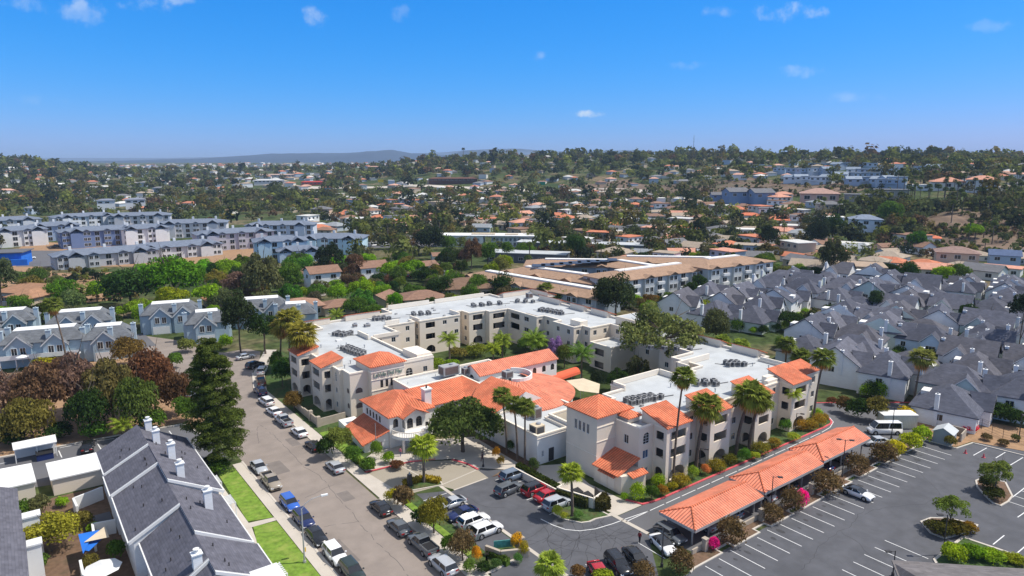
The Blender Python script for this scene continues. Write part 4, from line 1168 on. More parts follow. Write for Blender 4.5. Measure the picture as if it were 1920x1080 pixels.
# chimney of the lobby
mb = MB(); mb.box(58.8, 104.9, 5.2, 60.2, 106.2, 8.7); mb.box(58.65, 104.75, 8.7, 60.35, 106.35, 8.95, True); c_ = mb.build('chimney', M['white_stucco'], RES)
mb = MB(); mb.tube((59.5, 105.5, 8.9), (59.5, 105.5, 9.5), .16, .16); mb.build('flue', M['darkmetal'], c_)
# entry balcony and columns
mb = MB(); BA = arc(54.4, 102.5, 3.6, 180, 360, 18)
mb.prism(BA, 2.5, 3.05, True); mb.build('balcony', M['white_stucco'], RES)
mb = MB()
for a, b in zip(BA[:-1], BA[1:]):
 mb.line(a, b, .12, 3.85, 3.97); mb.tube((*a, 3.05), (*a, 3.85), .05, .05, 5)
 c = ((a[0] + b[0]) / 2, (a[1] + b[1]) / 2); mb.tube((*c, 3.05), (*c, 3.85), .05, .05, 5)
mb.build('balustrade', M['trim'], RES)
for x, y in ((51.9, 100.4), (53.4, 99.3), (55.6, 99.3), (57.0, 100.4)):
 mb = MB(); mb.tube((x, y, .1), (x, y, 2.5), .24, .22, 12); mb.build('column', M['trim'], RES)
# garden wall by the street bays
mb = MB(); mb.line((44.6, 121), (44.6, 128.6), .25, 0, 1.6); mb.line((44.6, 121), (50.2, 121.4), .25, 0, 1.6); mb.line((44.6, 128.6), (44.8, 136), .25, 0, 1.4)
GW = mb.build('garden_wall', M['block']); tag(GW, 'low beige garden wall round the ground floor patio on the street side', 'wall')
for x, y in ((44.6, 121), (44.6, 125.0)):
 mb = MB(); mb.box(x - .35, y - .35, 0, x + .35, y + .35, 2.1); mb.build('pillar', M['block'], GW)
# awnings in the court
mb = MB(); P_ = []
for i in range(9):
 t = PI * i / 8; P_.append((math.cos(t), math.sin(t)))
a, b = Vector((92.5, 109.6)), Vector((101.5, 110.8)); d = (b - a).normalized(); nrm = Vector((-d.y, d.x))
for i in range(8):
 q = []
 for (c, s), e in ((P_[i], a), (P_[i + 1], a), (P_[i + 1], b), (P_[i], b)):
  w = e + nrm * c * 1.3; q.append((w.x, w.y, 2.6 + s * 1.3))
 mb.face(q)
AW = mb.build('awning', mat('orange_canvas', (.72, .13, .06), .8, .05)); tag(AW, 'rounded orange canvas canopy over the court path behind the long gabled hall', 'awning')
mb = MB()
for e in (a, b):
 for s in (-1.3, 1.3):
  w = e + nrm * s; mb.tube((w.x, w.y, 0), (w.x, w.y, 2.6), .05, .05, 6)
mb.build('post', M['metal'], AW)
mb = MB(); mb.slab([(93.0, 104.6, 4.0), (91.6, 99, 3.6), (94.5, 96.2, 3.2), (98, 99.5, 3.6), (97, 103.6, 4.0)], .08)
AW2 = mb.build('awning', M['sand']); tag(AW2, 'flat tan fabric canopy beside the round pink tile roof', 'awning')
mb = MB()
for x, y in ((93, 104), (92.2, 99.2), (94.5, 96.8), (97.2, 99.7), (96.5, 103)): mb.tube((x, y, 0), (x, y, 3.25), .06, .06, 6)
mb.build('post', M['metal'], AW2)
# ---------------------------------------------------------------- rooftop plant
def condenser(loc, rz, s=1.0):
 t = thing('condenser_unit', None, 'air conditioner', loc, rz)
 h = .48 * s
 m = MB(); m.box(-h, -h, .12, h, h, .95 * s); m.box(-h * .9, -h * .9, 0, h * .9, h * .9, .12)
 m.build('casing', M['acgrey'], t, world=False)
 m = MB(); m.tube((0, 0, .95 * s), (0, 0, .99 * s), .38 * s, .36 * s, 12)
 m.build('fan_grille', M['black'], t, world=False)
 m = MB()
 for sx, sy in ((1, 0), (-1, 0), (0, 1), (0, -1)):
  if sx: m.face([(sx * (h + .01), -h * .8, .25), (sx * (h + .01), h * .8, .25), (sx * (h + .01), h * .8, .85 * s), (sx * (h + .01), -h * .8, .85 * s)])
  else: m.face([(-h * .8, sy * (h + .01), .25), (h * .8, sy * (h + .01), .25), (h * .8, sy * (h + .01), .85 * s), (-h * .8, sy * (h + .01), .85 * s)])
 m.build('coil', M['coil'], t, world=False)
 return t
M['acgrey'] = mat('plant_grey', (.34, .34, .34), .6, .15, 1.5)
M['coil'] = mat_lines('coil_fins', (.10, .10, .105), .09, .5, .6)
proto = None
PLANT = []
clusters = [('behind the letter sign', 58.6, 139.6, 59.6, 132.4, 13), ('on the roof near the street bays', 62.0, 153.0, 63.4, 150.6, 5), ('on the roof near the street bays, right group', 64.6, 151.4, 65.2, 150.2, 2), ('on the north wing, left group', 76.2, 161.8, 79.6, 160.6, 7),
   ('on the north wing, second group', 87.2, 160.6, 91, 159.4, 6), ('on the north wing, middle group', 106.6, 160.3, 109, 159.6, 4), ('on the north wing, third group', 111.6, 159.5, 114.4, 158.4, 4),
   ('in the far corner of the roof', 120.4, 157.6, 124, 154.6, 5), ('on the east wing', 118.6, 144.2, 120.6, 137.0, 11), ('behind the front corner tower', 83.6, 77.6, 89.8, 76.6, 11),
   ('at the middle of the front wing', 101.2, 77.2, 103.8, 75.2, 6), ('near the far end of the front wing', 116.2, 81.2, 118.8, 79.4, 7), ('under the open eucalyptus', 113.6, 99.4, 119, 93.0, 8)]
for nm, xa, ya, xb, yb, n in clusters:
 r = random.Random(hash(nm) % 1000 if False else len(nm) * 7 + n)
 for i in range(n):
  k = (i // 2) / max(1, (n - 1) // 2); s = 1 if i % 2 else -1
  dx, dy = xb - xa, yb - ya; L = math.hypot(dx, dy) or 1
  x = xa + dx * k - dy / L * s * .72 + r.uniform(-.15, .15); y = ya + dy * k + dx / L * s * .72 + r.uniform(-.15, .15)
  if proto is None: o = proto = condenser((x, y, ZT - .55), 0)
  else:
   o = copy_tree(proto); o.location = (x, y, ZT - .55)
  o.rotation_euler.z = r.choice((0, .1, -.15, .3))
  o['group'] = 'rooftop condenser units'
  PLANT.append((o, nm))
# pipes on the roof: one curb-mounted run per cluster
for nm, xa, ya, xb, yb, n in clusters:
 m = MB(); z = ZT - .5
 m.tube((xa, ya, z + .06), (xb, yb, z + .06), .09, .09, 6); m.tube((xb, yb, z + .06), (xb + 3.2, yb - .8, z + .06), .07, .07, 6); m.tube((xa, ya, z + .06), (xa - 1.2, ya + 2.2, z + .06), .06, .06, 6)
 o = m.build('conduit_run', M['coil']); tag(o, 'dark conduit run lying among the condensers ' + nm, 'pipe')
def hvac(label, x, y, z, hx, hy, h, rz=0, tan=False):
 t = thing('rooftop_hvac_unit', label, 'air conditioner', (x, y, z), rz)
 m = MB(); m.box(-hx, -hy, .2, hx, hy, h); m.box(-hx * .9, -hy * .9, 0, hx * .9, hy * .9, .2); m.build('casing', M['sand'] if tan else M['acgrey'], t, world=False)
 m = MB(); m.box(-hx - .03, -hy * .8, .35, -hx, hy * .8, h - .2); m.box(-hx * .8, -hy - .03, .35, hx * .8, -hy, h - .2); m.build('louvre', M['louvre'] if not tan else M['coil'], t, world=False)
 m = MB(); m.tube((hx * .3, 0, h), (hx * .3, 0, h + .25), .45, .4, 12); m.build('fan_housing', M['metal'], t, world=False)
hvac('long grey packaged unit with black louvres on the white terrace roof', 70.6, 115.6, 6.85, 1.9, 1.1, 2.0)
hvac('round-topped silver unit at the right end of the terrace roof', 73.2, 113.5, 6.85, .6, .6, 1.5)
hvac('small grey box unit inside the round white parapet', 78.6, 106.2, 7.0, .9, .8, 1.5)
hvac('tan boxy cooler on the white ballroom roof corner', 68.9, 84.7, 4.7, .95, .95, 1.6, 0, True)
hvac('tall grey ribbed unit on the ballroom roof', 73.0, 90.2, 4.7, .8, .8, 2.1)
hvac('pale boxed vent near the far left part of the roof', 71.6, 156.4, 8.8, .7, .6, .7)
hvac('pale curved vent on the left part of the roof', 69, 158, 8.8, .5, .5, .8)
hvac('grey vent box by the tile strip in the far corner of the roof', 127.2, 160.6, 8.8, .8, .8, 1.6)
for i, (x, y, l) in enumerate(((60.3, 147.5, 'white skylight on the street wing roof'), (87.8, 74.4, 'white low skylight behind the first front bay'), (93, 72, 'small white hatch on the front wing roof'), (64.0, 121.0 + 6, 'pale roof hatch behind the tiled sign block'))):
 m = MB(); m.box(x - .7, y - .5, 8.8, x + .7, y + .5, 9.05); m.box(x - .6, y - .4, 9.05, x + .6, y + .4, 9.15); tag(m.build('skylight', M['flatroof']), l, 'skylight')
r = random.Random(31)
ROOFZ = [((52.5, 64), (124, 146)), ((62, 118), (153, 170)), ((113, 127), (124, 156)), ((88, 123), (70, 82)), ((80, 87), (70, 80)), ((61, 82), (113, 118))]
for i in range(46):
 (xa, xb), (ya, yb) = ROOFZ[i % 6]; x, y = r.uniform(xa, xb), r.uniform(ya, yb); z = 8.8 if i % 6 < 5 else 6.35
 m = MB(); k = i % 3
 if k == 0: m.tube((x, y, z), (x, y, z + .6), .09, .09, 6); m.tube((x, y, z + .6), (x, y, z + .75), .2, .14, 6)
 elif k == 1: m.box(x - .3, y - .25, z, x + .3, y + .25, z + .35)
 else: m.tube((x, y, z), (x, y, z + .4), .06, .06, 5)
 m.build('roof_vent', M['metal'] if k != 1 else M['acgrey'], RES)
# ================================================================ VEHICLES
KINDS = {
 # L, W, belt z, hood z, roof z, greenhouse (rear base, rear top, front top, front base), trunk z
 'sedan': (4.7, 1.82, .95, .92, 1.43, (-1.75, -1.05, .35, 1.15), .98),
 'coupe': (4.6, 1.84, .93, .90, 1.35, (-1.95, -1.0, .2, 1.1), 1.0),
 'suv': (4.7, 1.9, 1.08, 1.06, 1.68, (-2.22, -1.85, .45, 1.2), 1.08),
 'wagon': (4.5, 1.8, 1.02, 1.0, 1.58, (-2.12, -1.8, .45, 1.2), 1.02),
 'pickup': (5.6, 1.95, 1.12, 1.1, 1.82, (-.55, -.4, .75, 1.45), 1.12),
 'van': (5.9, 2.0, 1.25, 1.1, 2.35, (-2.9, -2.8, 1.5, 2.35), 1.25),
}
def car_proto(kind):
 L, Wd, zb, zh, zr, (r0, r1, f1, f0), zt = KINDS[kind]
 t = thing('parked_car' if kind != 'pickup' else 'pickup_truck', 'x', 'car')
 w = Wd / 2; h = L / 2
 if kind == 'van': t.name = 'van'
 # body shell: sections along x
 xs = [-h, -h + .12, -h + .5, r0, (r0 + f0) / 2, f0, h - .55, h - .15, h]
 wf = [.86, .95, .99, 1, 1, 1, .98, .93, .82]
 top = [zt - .22, zt - .05, zt, zb, zb, zb, zh - .06, zh - .14, zh - .32]
 bot = [.38, .3, .24, .22, .22, .22, .24, .28, .34]
 V = []; F = []
 for x, a, tp, bt in zip(xs, wf, top, bot):
  ww = w * a; mid = (tp + bt) / 2 + .05
  ring = [(-ww * .93, bt), (-ww, mid - .12), (-ww * .985, tp - .1), (-ww * .86, tp), (0, tp + .035), (ww * .86, tp), (ww * .985, tp - .1), (ww, mid - .12), (ww * .93, bt)]
  V += [(x, y, z) for y, z in ring]
 n = 9
 for i in range(len(xs) - 1):
  for j in range(n):
   k = (j + 1) % n
   F.append((i * n + j, i * n + k, (i + 1) * n + k, (i + 1) * n + j))
 F.append(tuple(range(n))[::-1]); F.append(tuple((len(xs) - 1) * n + j for j in range(n)))
 if kind == 'pickup':
  # bed: low floor between three walls, on top of the shell the bed is cut as an open box
  pass
 link('body', mesh_from('body', V, F, [M['paint']], smooth=True, uv=False), t)
 # greenhouse
 g = MB(); wb, wtp = w * .9, w * .74
 B = [(r0, -wb, zb - .02), (f0, -wb, zb - .02), (f0, wb, zb - .02), (r0, wb, zb - .02)]
 T = [(r1, -wtp, zr - .04), (f1, -wtp, zr - .04), (f1, wtp, zr - .04), (r1, wtp, zr - .04)]
 for i in range(4):
  j = (i + 1) % 4; g.face([B[i], B[j], T[j], T[i]])
 g.build('window', M['carglass'], t, world=False)
 rf = MB(); e = .03
 rf.slab([(r1 - .06, -wtp - e, zr - .03), (f1 + .04, -wtp - e, zr - .03), (f1 - .1, -wtp * .7, zr + .02), (r1 + .1, -wtp * .7, zr + .02)], .05)
 rf.slab([(r1 + .1, -wtp * .7, zr + .02), (f1 - .1, -wtp * .7, zr + .02), (f1 - .1, wtp * .7, zr + .02), (r1 + .1, wtp * .7, zr + .02)], .05)
 rf.slab([(r1 + .1, wtp * .7, zr + .02), (f1 - .1, wtp * .7, zr + .02), (f1 + .04, wtp + e, zr - .03), (r1 - .06, wtp + e, zr - .03)], .05)
 rf.slab([(f1 - .1, -wtp * .7, zr + .02), (f1 + .04, -wtp - e, zr - .03), (f1 + .04, wtp + e, zr - .03), (f1 - .1, wtp * .7, zr + .02)], .05)
 rf.slab([(r1 - .06, -wtp - e, zr - .03), (r1 + .1, -wtp * .7, zr + .02), (r1 + .1, wtp * .7, zr + .02), (r1 - .06, wtp + e, zr - .03)], .05)
 rp = rf.build('roof', M['paint'], t, world=False)
 for s in (-1, 1):
  for (xa, xb, pw) in ((f0, f1, .09), ((r0 + f0) / 2 - .05, (r1 + f1) / 2, .1), (r0 + .05, r1 + .05, .2 if kind != 'pickup' else .12)):
   pl = MB(); pl.face([(xa - pw / 2, s * (wb + .012), zb - .01), (xa + pw / 2, s * (wb + .012), zb - .01), (xb + pw / 2, s * (wtp + .012), zr - .03), (xb - pw / 2, s * (wtp + .012), zr - .03)]); pl.build('pillar', M['paint'], t, world=False)
 # wheels
 R = .34 if kind in ('sedan', 'coupe', 'wagon') else .39
 for sx in (-h + .95 if kind != 'pickup' else -h + 1.25, h - .9):
  for s in (-1, 1):
   m = MB(); m.tube((sx, s * (w - .22), R), (sx, s * (w + .012), R), R, R, 14); wh = m.build('wheel', M['tyre'], t, world=False)
   m = MB(); m.tube((sx, s * (w + .0), R), (sx, s * (w + .02), R), R * .66, R * .62, 10); m.build('rim', M['rim'], wh, world=False)
 m = MB()
 for sx in (-h + .95 if kind != 'pickup' else -h + 1.25, h - .9):
  for s in (-1, 1): m.tube((sx, s * (w - .1), R + .03), (sx, s * (w + .004), R + .03), R + .07, R + .07, 14)
 m.build('wheel_arch', M['black'], t, world=False)
 for s in (-1, 1):
  m = MB(); y = s * w * .66
  m.slab([(h - .2, y - .2, zh - .2), (h + .005, y - .2, zh - .36), (h + .005, y + .2, zh - .36), (h - .2, y + .2, zh - .2)], .12); m.build('headlight', M['headlamp'], t, world=False)
  m = MB(); m.box(-h - .02, y - .2, zt - .34, -h + .1, y + .2, zt - .16, True); m.build('tail_light', M['taillamp'], t, world=False)
  m = MB(); m.box(f0 - .25, s * w - (.0 if s > 0 else .2), zb - .02, f0 - .1, s * w + (.2 if s > 0 else .0), zb + .12, True); m.build('wing_mirror', M['paint'], t, world=False)
 m = MB(); m.box(h - .05, -w * .5, .42, h + .012, w * .5, .6, True); m.build('grille', M['black'], t, world=False)
 m = MB(); m.box(-h - .025, -.26, .55, -h + .02, .26, .67, True); m.build('number_plate', M['frame'], t, world=False)
 if kind == 'pickup':
  m = MB(); m.face([(-h + .18, -w * .78, zb + .045), (r0 - .15, -w * .78, zb + .045), (r0 - .15, w * .78, zb + .045), (-h + .18, w * .78, zb + .045)]); m.build('truck_bed', M['black'], t, world=False)
  m = MB()
  m.box(-h + .05, -w * .93, zb - .05, r0 - .05, -w * .78, zb + .2); m.box(-h + .05, w * .78, zb - .05, r0 - .05, w * .93, zb + .2); m.box(-h + .02, -w * .93, zb - .05, -h + .16, w * .93, zb + .2)
  m.build('bed_side', M['paint'], t, world=False)
 if kind == 'van':
  m = MB(); m.face([(h - 1.1, -w * .8, zh + .06), (h - .5, -w * .8, zh + .06), (h - .5, w * .8, zh + .06), (h - 1.1, w * .8, zh + .06)])
 return t
PROTO = {}
COLS = {'white': (.82, .82, .82), 'silver': (.42, .44, .47), 'grey': (.11, .12, .13), 'black': (.012, .012, .014), 'blue': (.02, .08, .34), 'navy': (.012, .022, .10), 'red': (.42, .01, .02), 'tan': (.33, .28, .22), 'green': (.02, .035, .03), 'brown': (.14, .09, .06), 'steel': (.16, .20, .26), 'brightblue': (.03, .12, .5)}
def car(u, v, kind, colour, heading, label, group, z=.7, xy=None, roof=None):
 x, y = xy or W(u, v, z)
 if kind not in PROTO: o = PROTO[kind] = car_proto(kind); first = True
 else: o = copy_tree(PROTO[kind])
 o.location = (x, y, .014 if xy is None or True else 0); o.rotation_euler = (0, 0, rad(heading))
 o['label'] = label; o['category'] = {'pickup': 'pickup truck', 'van': 'van'}.get(kind, 'car'); o['group'] = group
 c = (*COLS[colour], 1)
 for ch in o.children:
  if ch.name.split('.')[0] in ('body', 'roof', 'pillar', 'wing_mirror', 'bed_side'): ch.color = c
  if roof and ch.name.split('.')[0] in ('roof',): ch.color = (*COLS[roof], 1)
 return o
g1 = 'cars parked along the far kerb of the street'
car(460, 668, 'sedan', 'silver', 5, 'silver sedan side on at the top of the street', g1)
car(478, 684, 'suv', 'black', 20, 'black car turned sideways at the street end', g1)
car(492, 694, 'suv', 'white', 62, 'white suv at the head of the line in the bend', g1)
car(489, 714, 'pickup', 'brown', 78, 'brown pickup in the bend behind the first white suv', g1)
car(488, 733, 'suv', 'navy', 88, 'dark blue suv between the brown pickup and a white suv', g1)
car(499, 752, 'suv', 'white', 95, 'white suv just in front of the dark blue suv in the bend', g1)
car(513, 770, 'sedan', 'white', 95, 'white sedan beside the young palms, between a white suv and silver pickup', g1)
car(532, 788, 'pickup', 'silver', 92, 'silver pickup with open bed parked by the cream building', g1)
car(561, 809, 'sedan', 'white', 92, 'white sedan between the silver pickup and the black car', g1)
car(588, 834, 'coupe', 'black', 91, 'black car parked beside the leafy shrubs near the orange tiled annex', g1)
car(628, 874, 'sedan', 'silver', 91, 'silver sedan alone before the driveway mouth', g1)
car(714, 950, 'sedan', 'black', 90, 'black sedan first past the driveway on the street', g1)
car(748, 986, 'sedan', 'grey', 90, 'dark grey sedan between the black sedan and the dark pickup', g1)
car(793, 1020, 'pickup', 'grey', 90, 'dark grey pickup with empty bed and bright toolbox', g1)
car(830, 1058, 'suv', 'silver', 90, 'boxy silver suv nearest on the right side of the street', g1)
g2 = 'cars parked along the near kerb of the street'
car(485, 874, 'sedan', 'silver', -90, 'silver sedan farthest along the lawn side of the street', g2)
car(508, 902, 'pickup', 'tan', -90, 'tan pickup behind the silver sedan on the lawn side', g2)
car(543, 942, 'wagon', 'brightblue', -90, 'bright blue hatchback suv beside the lawn', g2)
car(569, 973, 'suv', 'navy', -90, 'navy suv behind the bright blue one', g2)
car(593, 1003, 'sedan', 'black', -90, 'black sedan beside the bent street lamp', g2)
car(628, 1038, 'suv', 'white', -90, 'white suv nose to camera next to the street lamp', g2)
car(660, 1070, 'suv', 'green', -90, 'dark green suv cut by the bottom edge of the photo', g2)
car(360, 738, 'sedan', 'grey', 60, 'dark car half hidden by the red leaved tree', 'cars behind the tall pine')
car(381, 752, 'sedan', 'silver', 75, 'silver car half hidden behind the tall pine', 'cars behind the tall pine')
g3 = 'cars in the small front lot'
car(0, 0, 'coupe', 'silver', 180, 'silver coupe farthest in the left row, beside the planted kerb', g3, xy=(48.6, 79.6))
car(0, 0, 'coupe', 'navy', 180, 'glossy dark blue coupe second in the left row', g3, xy=(48.3, 76.2))
car(0, 0, 'suv', 'white', 0, 'white suv third in the left row behind the round olive tree', g3, xy=(48.4, 73.4))
car(0, 0, 'suv', 'white', 0, 'white suv nearest in the left row by the entrance sign', g3, xy=(48.5, 70.4))
car(0, 0, 'suv', 'steel', 0, 'dark steel blue suv parked at the hedge end of the red row', g3, xy=(61.3, 81.3))
car(0, 0, 'suv', 'grey', 4, 'dark grey suv backing out beside the red suv', g3, xy=(57.9, 78.0))
car(0, 0, 'suv', 'red', 0, 'bright red suv with dark roof glass next to the hedge', g3, xy=(61.3, 75.6), roof='black')
car(0, 0, 'sedan', 'red', 0, 'red sedan between the red suv and the silver suv', g3, xy=(61.5, 72.9))
car(0, 0, 'suv', 'silver', 0, 'silver suv nearest the short palm island', g3, xy=(61.0, 70.2))
car(0, 0, 'sedan', 'white', -108, 'white sedan with black roof window beside the carport', g3, xy=(65.0, 53.6), roof='black')
car(0, 0, 'suv', 'grey', -95, 'dark hatchback half hidden under the carport end', g3, xy=(67.6, 54.6))
car(0, 0, 'coupe', 'red', -112, 'crimson car with white bonnet edge at the bottom of the photo', g3, xy=(53.9, 54.0))
car(0, 0, 'suv', 'black', -108, 'black suv between the crimson car and the black sedan at the bottom', g3, xy=(57.0, 53.9))
car(0, 0, 'sedan', 'black', -106, 'black sedan beside the empty stall at the bottom of the photo', g3, xy=(59.9, 53.6))
car(0, 0, 'coupe', 'white', -90, 'white electric sedan with black glass roof alone in the big lot', 'cars in the big lot', xy=(99.6, 45.4), roof='black')
car(165, 836, 'suv', 'black', 80, 'black pickup like suv in the left lot behind the white garage roof', 'cars in the left lot')
for i, (x, c) in enumerate(((73.5, 'silver'), (79.2, 'steel'), (87.5, 'white'), (93.2, 'black'), (104.0, 'navy'), (109.5, 'grey'))):
 car(0, 0, 'suv' if i % 2 else 'sedan', c, 90, f'{ {"silver":"silver","steel":"pale blue","white":"white","black":"black","navy":"navy","grey":"grey"}[c]} car parked in the shade under the {"first" if i<2 else "second" if i<4 else "third"} carport roof', 'cars under the carport', xy=(x, 54.0))
car(0, 0, 'van', 'white', 143, 'white passenger van with black windows beside the storage container', 'vans', xy=(127.8, 54.6))
car(0, 0, 'sedan', 'silver', 150, 'silver car behind the far end of the carport', 'cars beside the hedge', xy=(121.4, 53.0))
car(0, 0, 'sedan', 'silver', 35, 'silver car on the paved court among the grey roofed houses at right', 'cars among the grey roofed houses', xy=W(1803, 724))
car(0, 0, 'sedan', 'red', 10, 'red car in front of the white gabled cottages', 'cars by the cottages', xy=W(770, 519))
for i, (u, v, k, c) in enumerate(((55, 486, 'pickup', 'white'), (32, 490, 'pickup', 'silver'), (68, 440, 'suv', 'black'), (108, 438, 'pickup', 'white'), (104, 464, 'pickup', 'tan'), (75, 439, 'suv', 'silver'), (700, 462, 'van', 'white'), (722, 462, 'van', 'white'), (745, 465, 'suv', 'white'), (760, 470, 'sedan', 'silver'), (582, 456, 'suv', 'white'))):
 nm = ('white pickup with long rack on the road by the blue tarped building', 'silver pickup left of the white one by the blue tarped building', 'black suv on the dirt of the building site', 'white pickup on the building site near the three storey blocks', 'tan flatbed truck below the others on the building site', 'silver suv next to the black one on the building site',
   'white van behind the long blue grey block, left one', 'white van behind the long blue grey block, right one', 'white suv in the lot right of the long blue grey block', 'silver sedan at the edge of the lot right of the blue grey block', 'white suv between the pale blue house and the long blue grey block')[i]
 car(u, v, k, c, 10 + 20 * (i % 3), nm, 'vehicles by the new apartment blocks', xy=W(u, v))
# ================================================================ CARPORT, LAMPS, SMALL STRUCTURES
def carport(label, x0, x1, y0, y1, z, rise, tilemat, ncols):
 t = thing('carport', label, 'carport', (x0, y0, 0), group='tiled carport roofs')
 m = MB(); m.hip(x0, y0, x1, y1, z, rise, 0, .22, axis='x', end1=False)
 m.V = [(v[0] - (0.0), v[1], v[2]) for v in m.V]
 m.build('tile_roof', M[tilemat], t)
 m = MB(); o = .02
 m.box(x0 + .05, y0 - .03, z - .42, x1 - .05, y0 + .1, z - .02, True); m.box(x0 - .03, y0 + .1, z - .42, x0 + .1, y1 - .1, z - .02, True); m.box(x0 + .05, y1 - .1, z - .42, x1 - .05, y1 + .03, z - .02, True); m.box(x1 - .1, y0 + .1, z - .42, x1 + .03, y1 - .1, z - .02, True)
 m.build('fascia', M['galv'], t)
 for i in range(ncols):
  for y in (y0 + 1.0, y1 - 1.0):
   x = x0 + .8 + (x1 - x0 - 1.6) * i / (ncols - 1)
   m = MB(); m.box(x - .09, y - .09, 0, x + .09, y + .09, z - .3); m.build('post', M['galv'], t)
 m = MB()
 for k in range(1, 16):   # ridge cap tiles
  pass
 (ya, yb) = (y0, y1); h = (y1 - y0) / 2
 m.tube((x0 + h, (y0 + y1) / 2, z + rise + .02), (x1, (y0 + y1) / 2, z + rise + .02), .12, .12, 6)
 m.tube((x0, y0, z + .04), (x0 + h, (y0 + y1) / 2, z + rise + .04), .11, .11, 6)
 m.tube((x0, y1, z + .04), (x0 + h, (y0 + y1) / 2, z + rise + .04), .11, .11, 6)
 m.build('ridge_cap', M['tile'], t)
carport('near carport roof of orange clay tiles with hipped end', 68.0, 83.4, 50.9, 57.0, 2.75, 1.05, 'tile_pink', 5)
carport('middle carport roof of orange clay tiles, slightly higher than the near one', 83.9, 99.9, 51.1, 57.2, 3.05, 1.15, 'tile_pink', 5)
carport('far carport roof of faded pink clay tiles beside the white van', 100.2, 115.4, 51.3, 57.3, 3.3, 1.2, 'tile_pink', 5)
mb = MB(); mb.line((66.8, 50.3), (115, 50.6), .2, 0, .75); tag(mb.build('retaining_wall', M['block']), 'low block wall along the shrub bed behind the carports', 'wall')
for i, (x, n) in enumerate(((68.9, 'left'), (76.3, 'second'), (81.5, 'third'), (94.5, 'fourth'))):
 mb = MB(); mb.box(x - .3, 49.6, 0, x + .3, 50.2, 1.7); mb.box(x - .36, 49.54, 1.7, x + .36, 50.26, 1.85, True)
 tag(mb.build('wall_pillar', M['block']), f'square block pillar on the shrub bed, {["nearest the white parked sedan", "between the first two round shrubs", "before the pink flowering bush", "at the middle carport beside a tall lamp"][i]}', 'pillar', 'block pillars')
def lot_lamp(x, y, h, az, label):
 t = thing('lamp_post', label, 'street lamp', (x, y, 0), group='lot lamp posts')
 m = MB(); m.tube((0, 0, 0), (0, 0, h), .09, .06, 8); m.tube((0, 0, 0), (0, 0, .5), .2, .18, 8); m.build('pole', M['darkmetal'], t, world=False)
 c, s = math.cos(rad(az)), math.sin(rad(az))
 for k in ((1,) if h < 6 else (1, -1)):
  m = MB(); m.tube((0, 0, h - .1), (c * .7 * k, s * .7 * k, h), .04, .04, 6); m.obox(c * .95 * k, s * .95 * k, .35, .2, rad(az), h - .06, h + .08, True); m.build('lamp_head', M['darkmetal'], t, world=False)
lot_lamp(103.9, 50.0, 6.4, -50, 'thin dark lamp post beside the middle of the far carport')
lot_lamp(85.4, 50.9, 5.2, -50, 'thin dark lamp post where the near and middle carports meet')
lot_lamp(92.8, 30.9, 5.6, 140, 'dark lamp post at the point of the wedge shaped hedge island')
lot_lamp(61.7, 50.9, 5.4, 140, 'dark lamp post in front of the white sedan with the black roof')
lot_lamp(82.8, 32.6, 3.4, 150, 'short lamp post by the grey roof at the bottom right')
lot_lamp(113.5, 63.9, 4.4, -60, 'small lamp post beside the young yellow green palm by the drive')
lot_lamp(59.8, 87.6, 4.0, 100, 'slim lamp post at the red kerb below the big round tree')
lot_lamp(86.6, 64.6, 4.4, -60, 'small lamp post by the drive between the first two bays')
lot_lamp(143, 38, 5.5, -150, 'dark lamp post beside the small tree at the far right of the lot')
lot_lamp(126.4, 52.6, 6.0, 140, 'tall lamp post rising from the yellow green hedge by the container')
# street lamp with curved arm
t = thing('street_lamp', 'grey street lamp with a long curved arm over the street', 'street lamp', (26.2, 78.6, 0))
m = MB(); m.tube((0, 0, 0), (0, 0, 7.4), .11, .08, 10); m.tube((0, 0, 0), (0, 0, .35), .2, .2, 10); m.build('pole', M['galv'], t, world=False)
m = MB(); P_ = [(0, 0, 7.3), (.5, -.1, 8.0), (1.3, -.25, 8.45), (2.5, -.45, 8.6)]
for a, b in zip(P_[:-1], P_[1:]): m.tube(a, b, .05, .045, 8)
m.build('arm', M['galv'], t, world=False)
m = MB(); m.obox(2.85, -.5, .42, .16, rad(-10), 8.5, 8.68, True); m.build('lamp_head', M['frame'], t, world=False)
m = MB(); m.box(-.05, .12, 1.4, .3, .16, 2.0, True); m.build('street_sign', mat('yellow_sign', (.75, .45, .02), .6, .05), t, world=False)
# flag pole like red pole by annex
m = MB(); m.tube((48.0, 103.2, 0), (48.0, 103.2, 5.6), .07, .05, 8); o = m.build('flag_pole', M['metal']); tag(o, 'slender pole in front of the small orange tiled annex', 'pole')
# entrance monument wall and pillar
t = thing('entrance_sign', 'curved stone planter wall with a green glass sign panel at the lot entrance', 'sign', (47.4, 65.2, 0))
m = MB(); m.line((45.6, 66.4), (46.4, 64.2), .4, 0, 1.3); m.line((46.4, 64.2), (49.6, 62.6), .4, 0, 1.3); m.line((49.6, 62.6), (50.1, 64.2), .4, 0, 1.1); m.build('stone_wall', M['block'], t)
m = MB(); m.line((46.6, 66.0), (49.4, 64.6), .12, .7, 1.7); m.build('sign_panel', mat('green_glass', (.07, .27, .25), .3, .25, 2.5), t)
m = MB(); m.box(49.2, 64.0, 0, 50.0, 64.8, 1.9); m.box(49.1, 63.9, 1.9, 50.1, 64.9, 2.02, True); m.build('pillar', M['block'], t)
m = MB(); m.tube((49.6, 64.4, 2.0), (49.6, 64.4, 2.5), .2, .12, 8); m.build('lantern', M['darkmetal'], t)
t = thing('lantern_post', 'dark pillar with a lantern beside the yellow crowned palm', 'lamp', (46.9, 89.1, 0))
m = MB(); m.tube((0, 0, 0), (0, 0, 1.9), .45, .4, 12); m.build('pillar', M['darkmetal'], t, world=False)
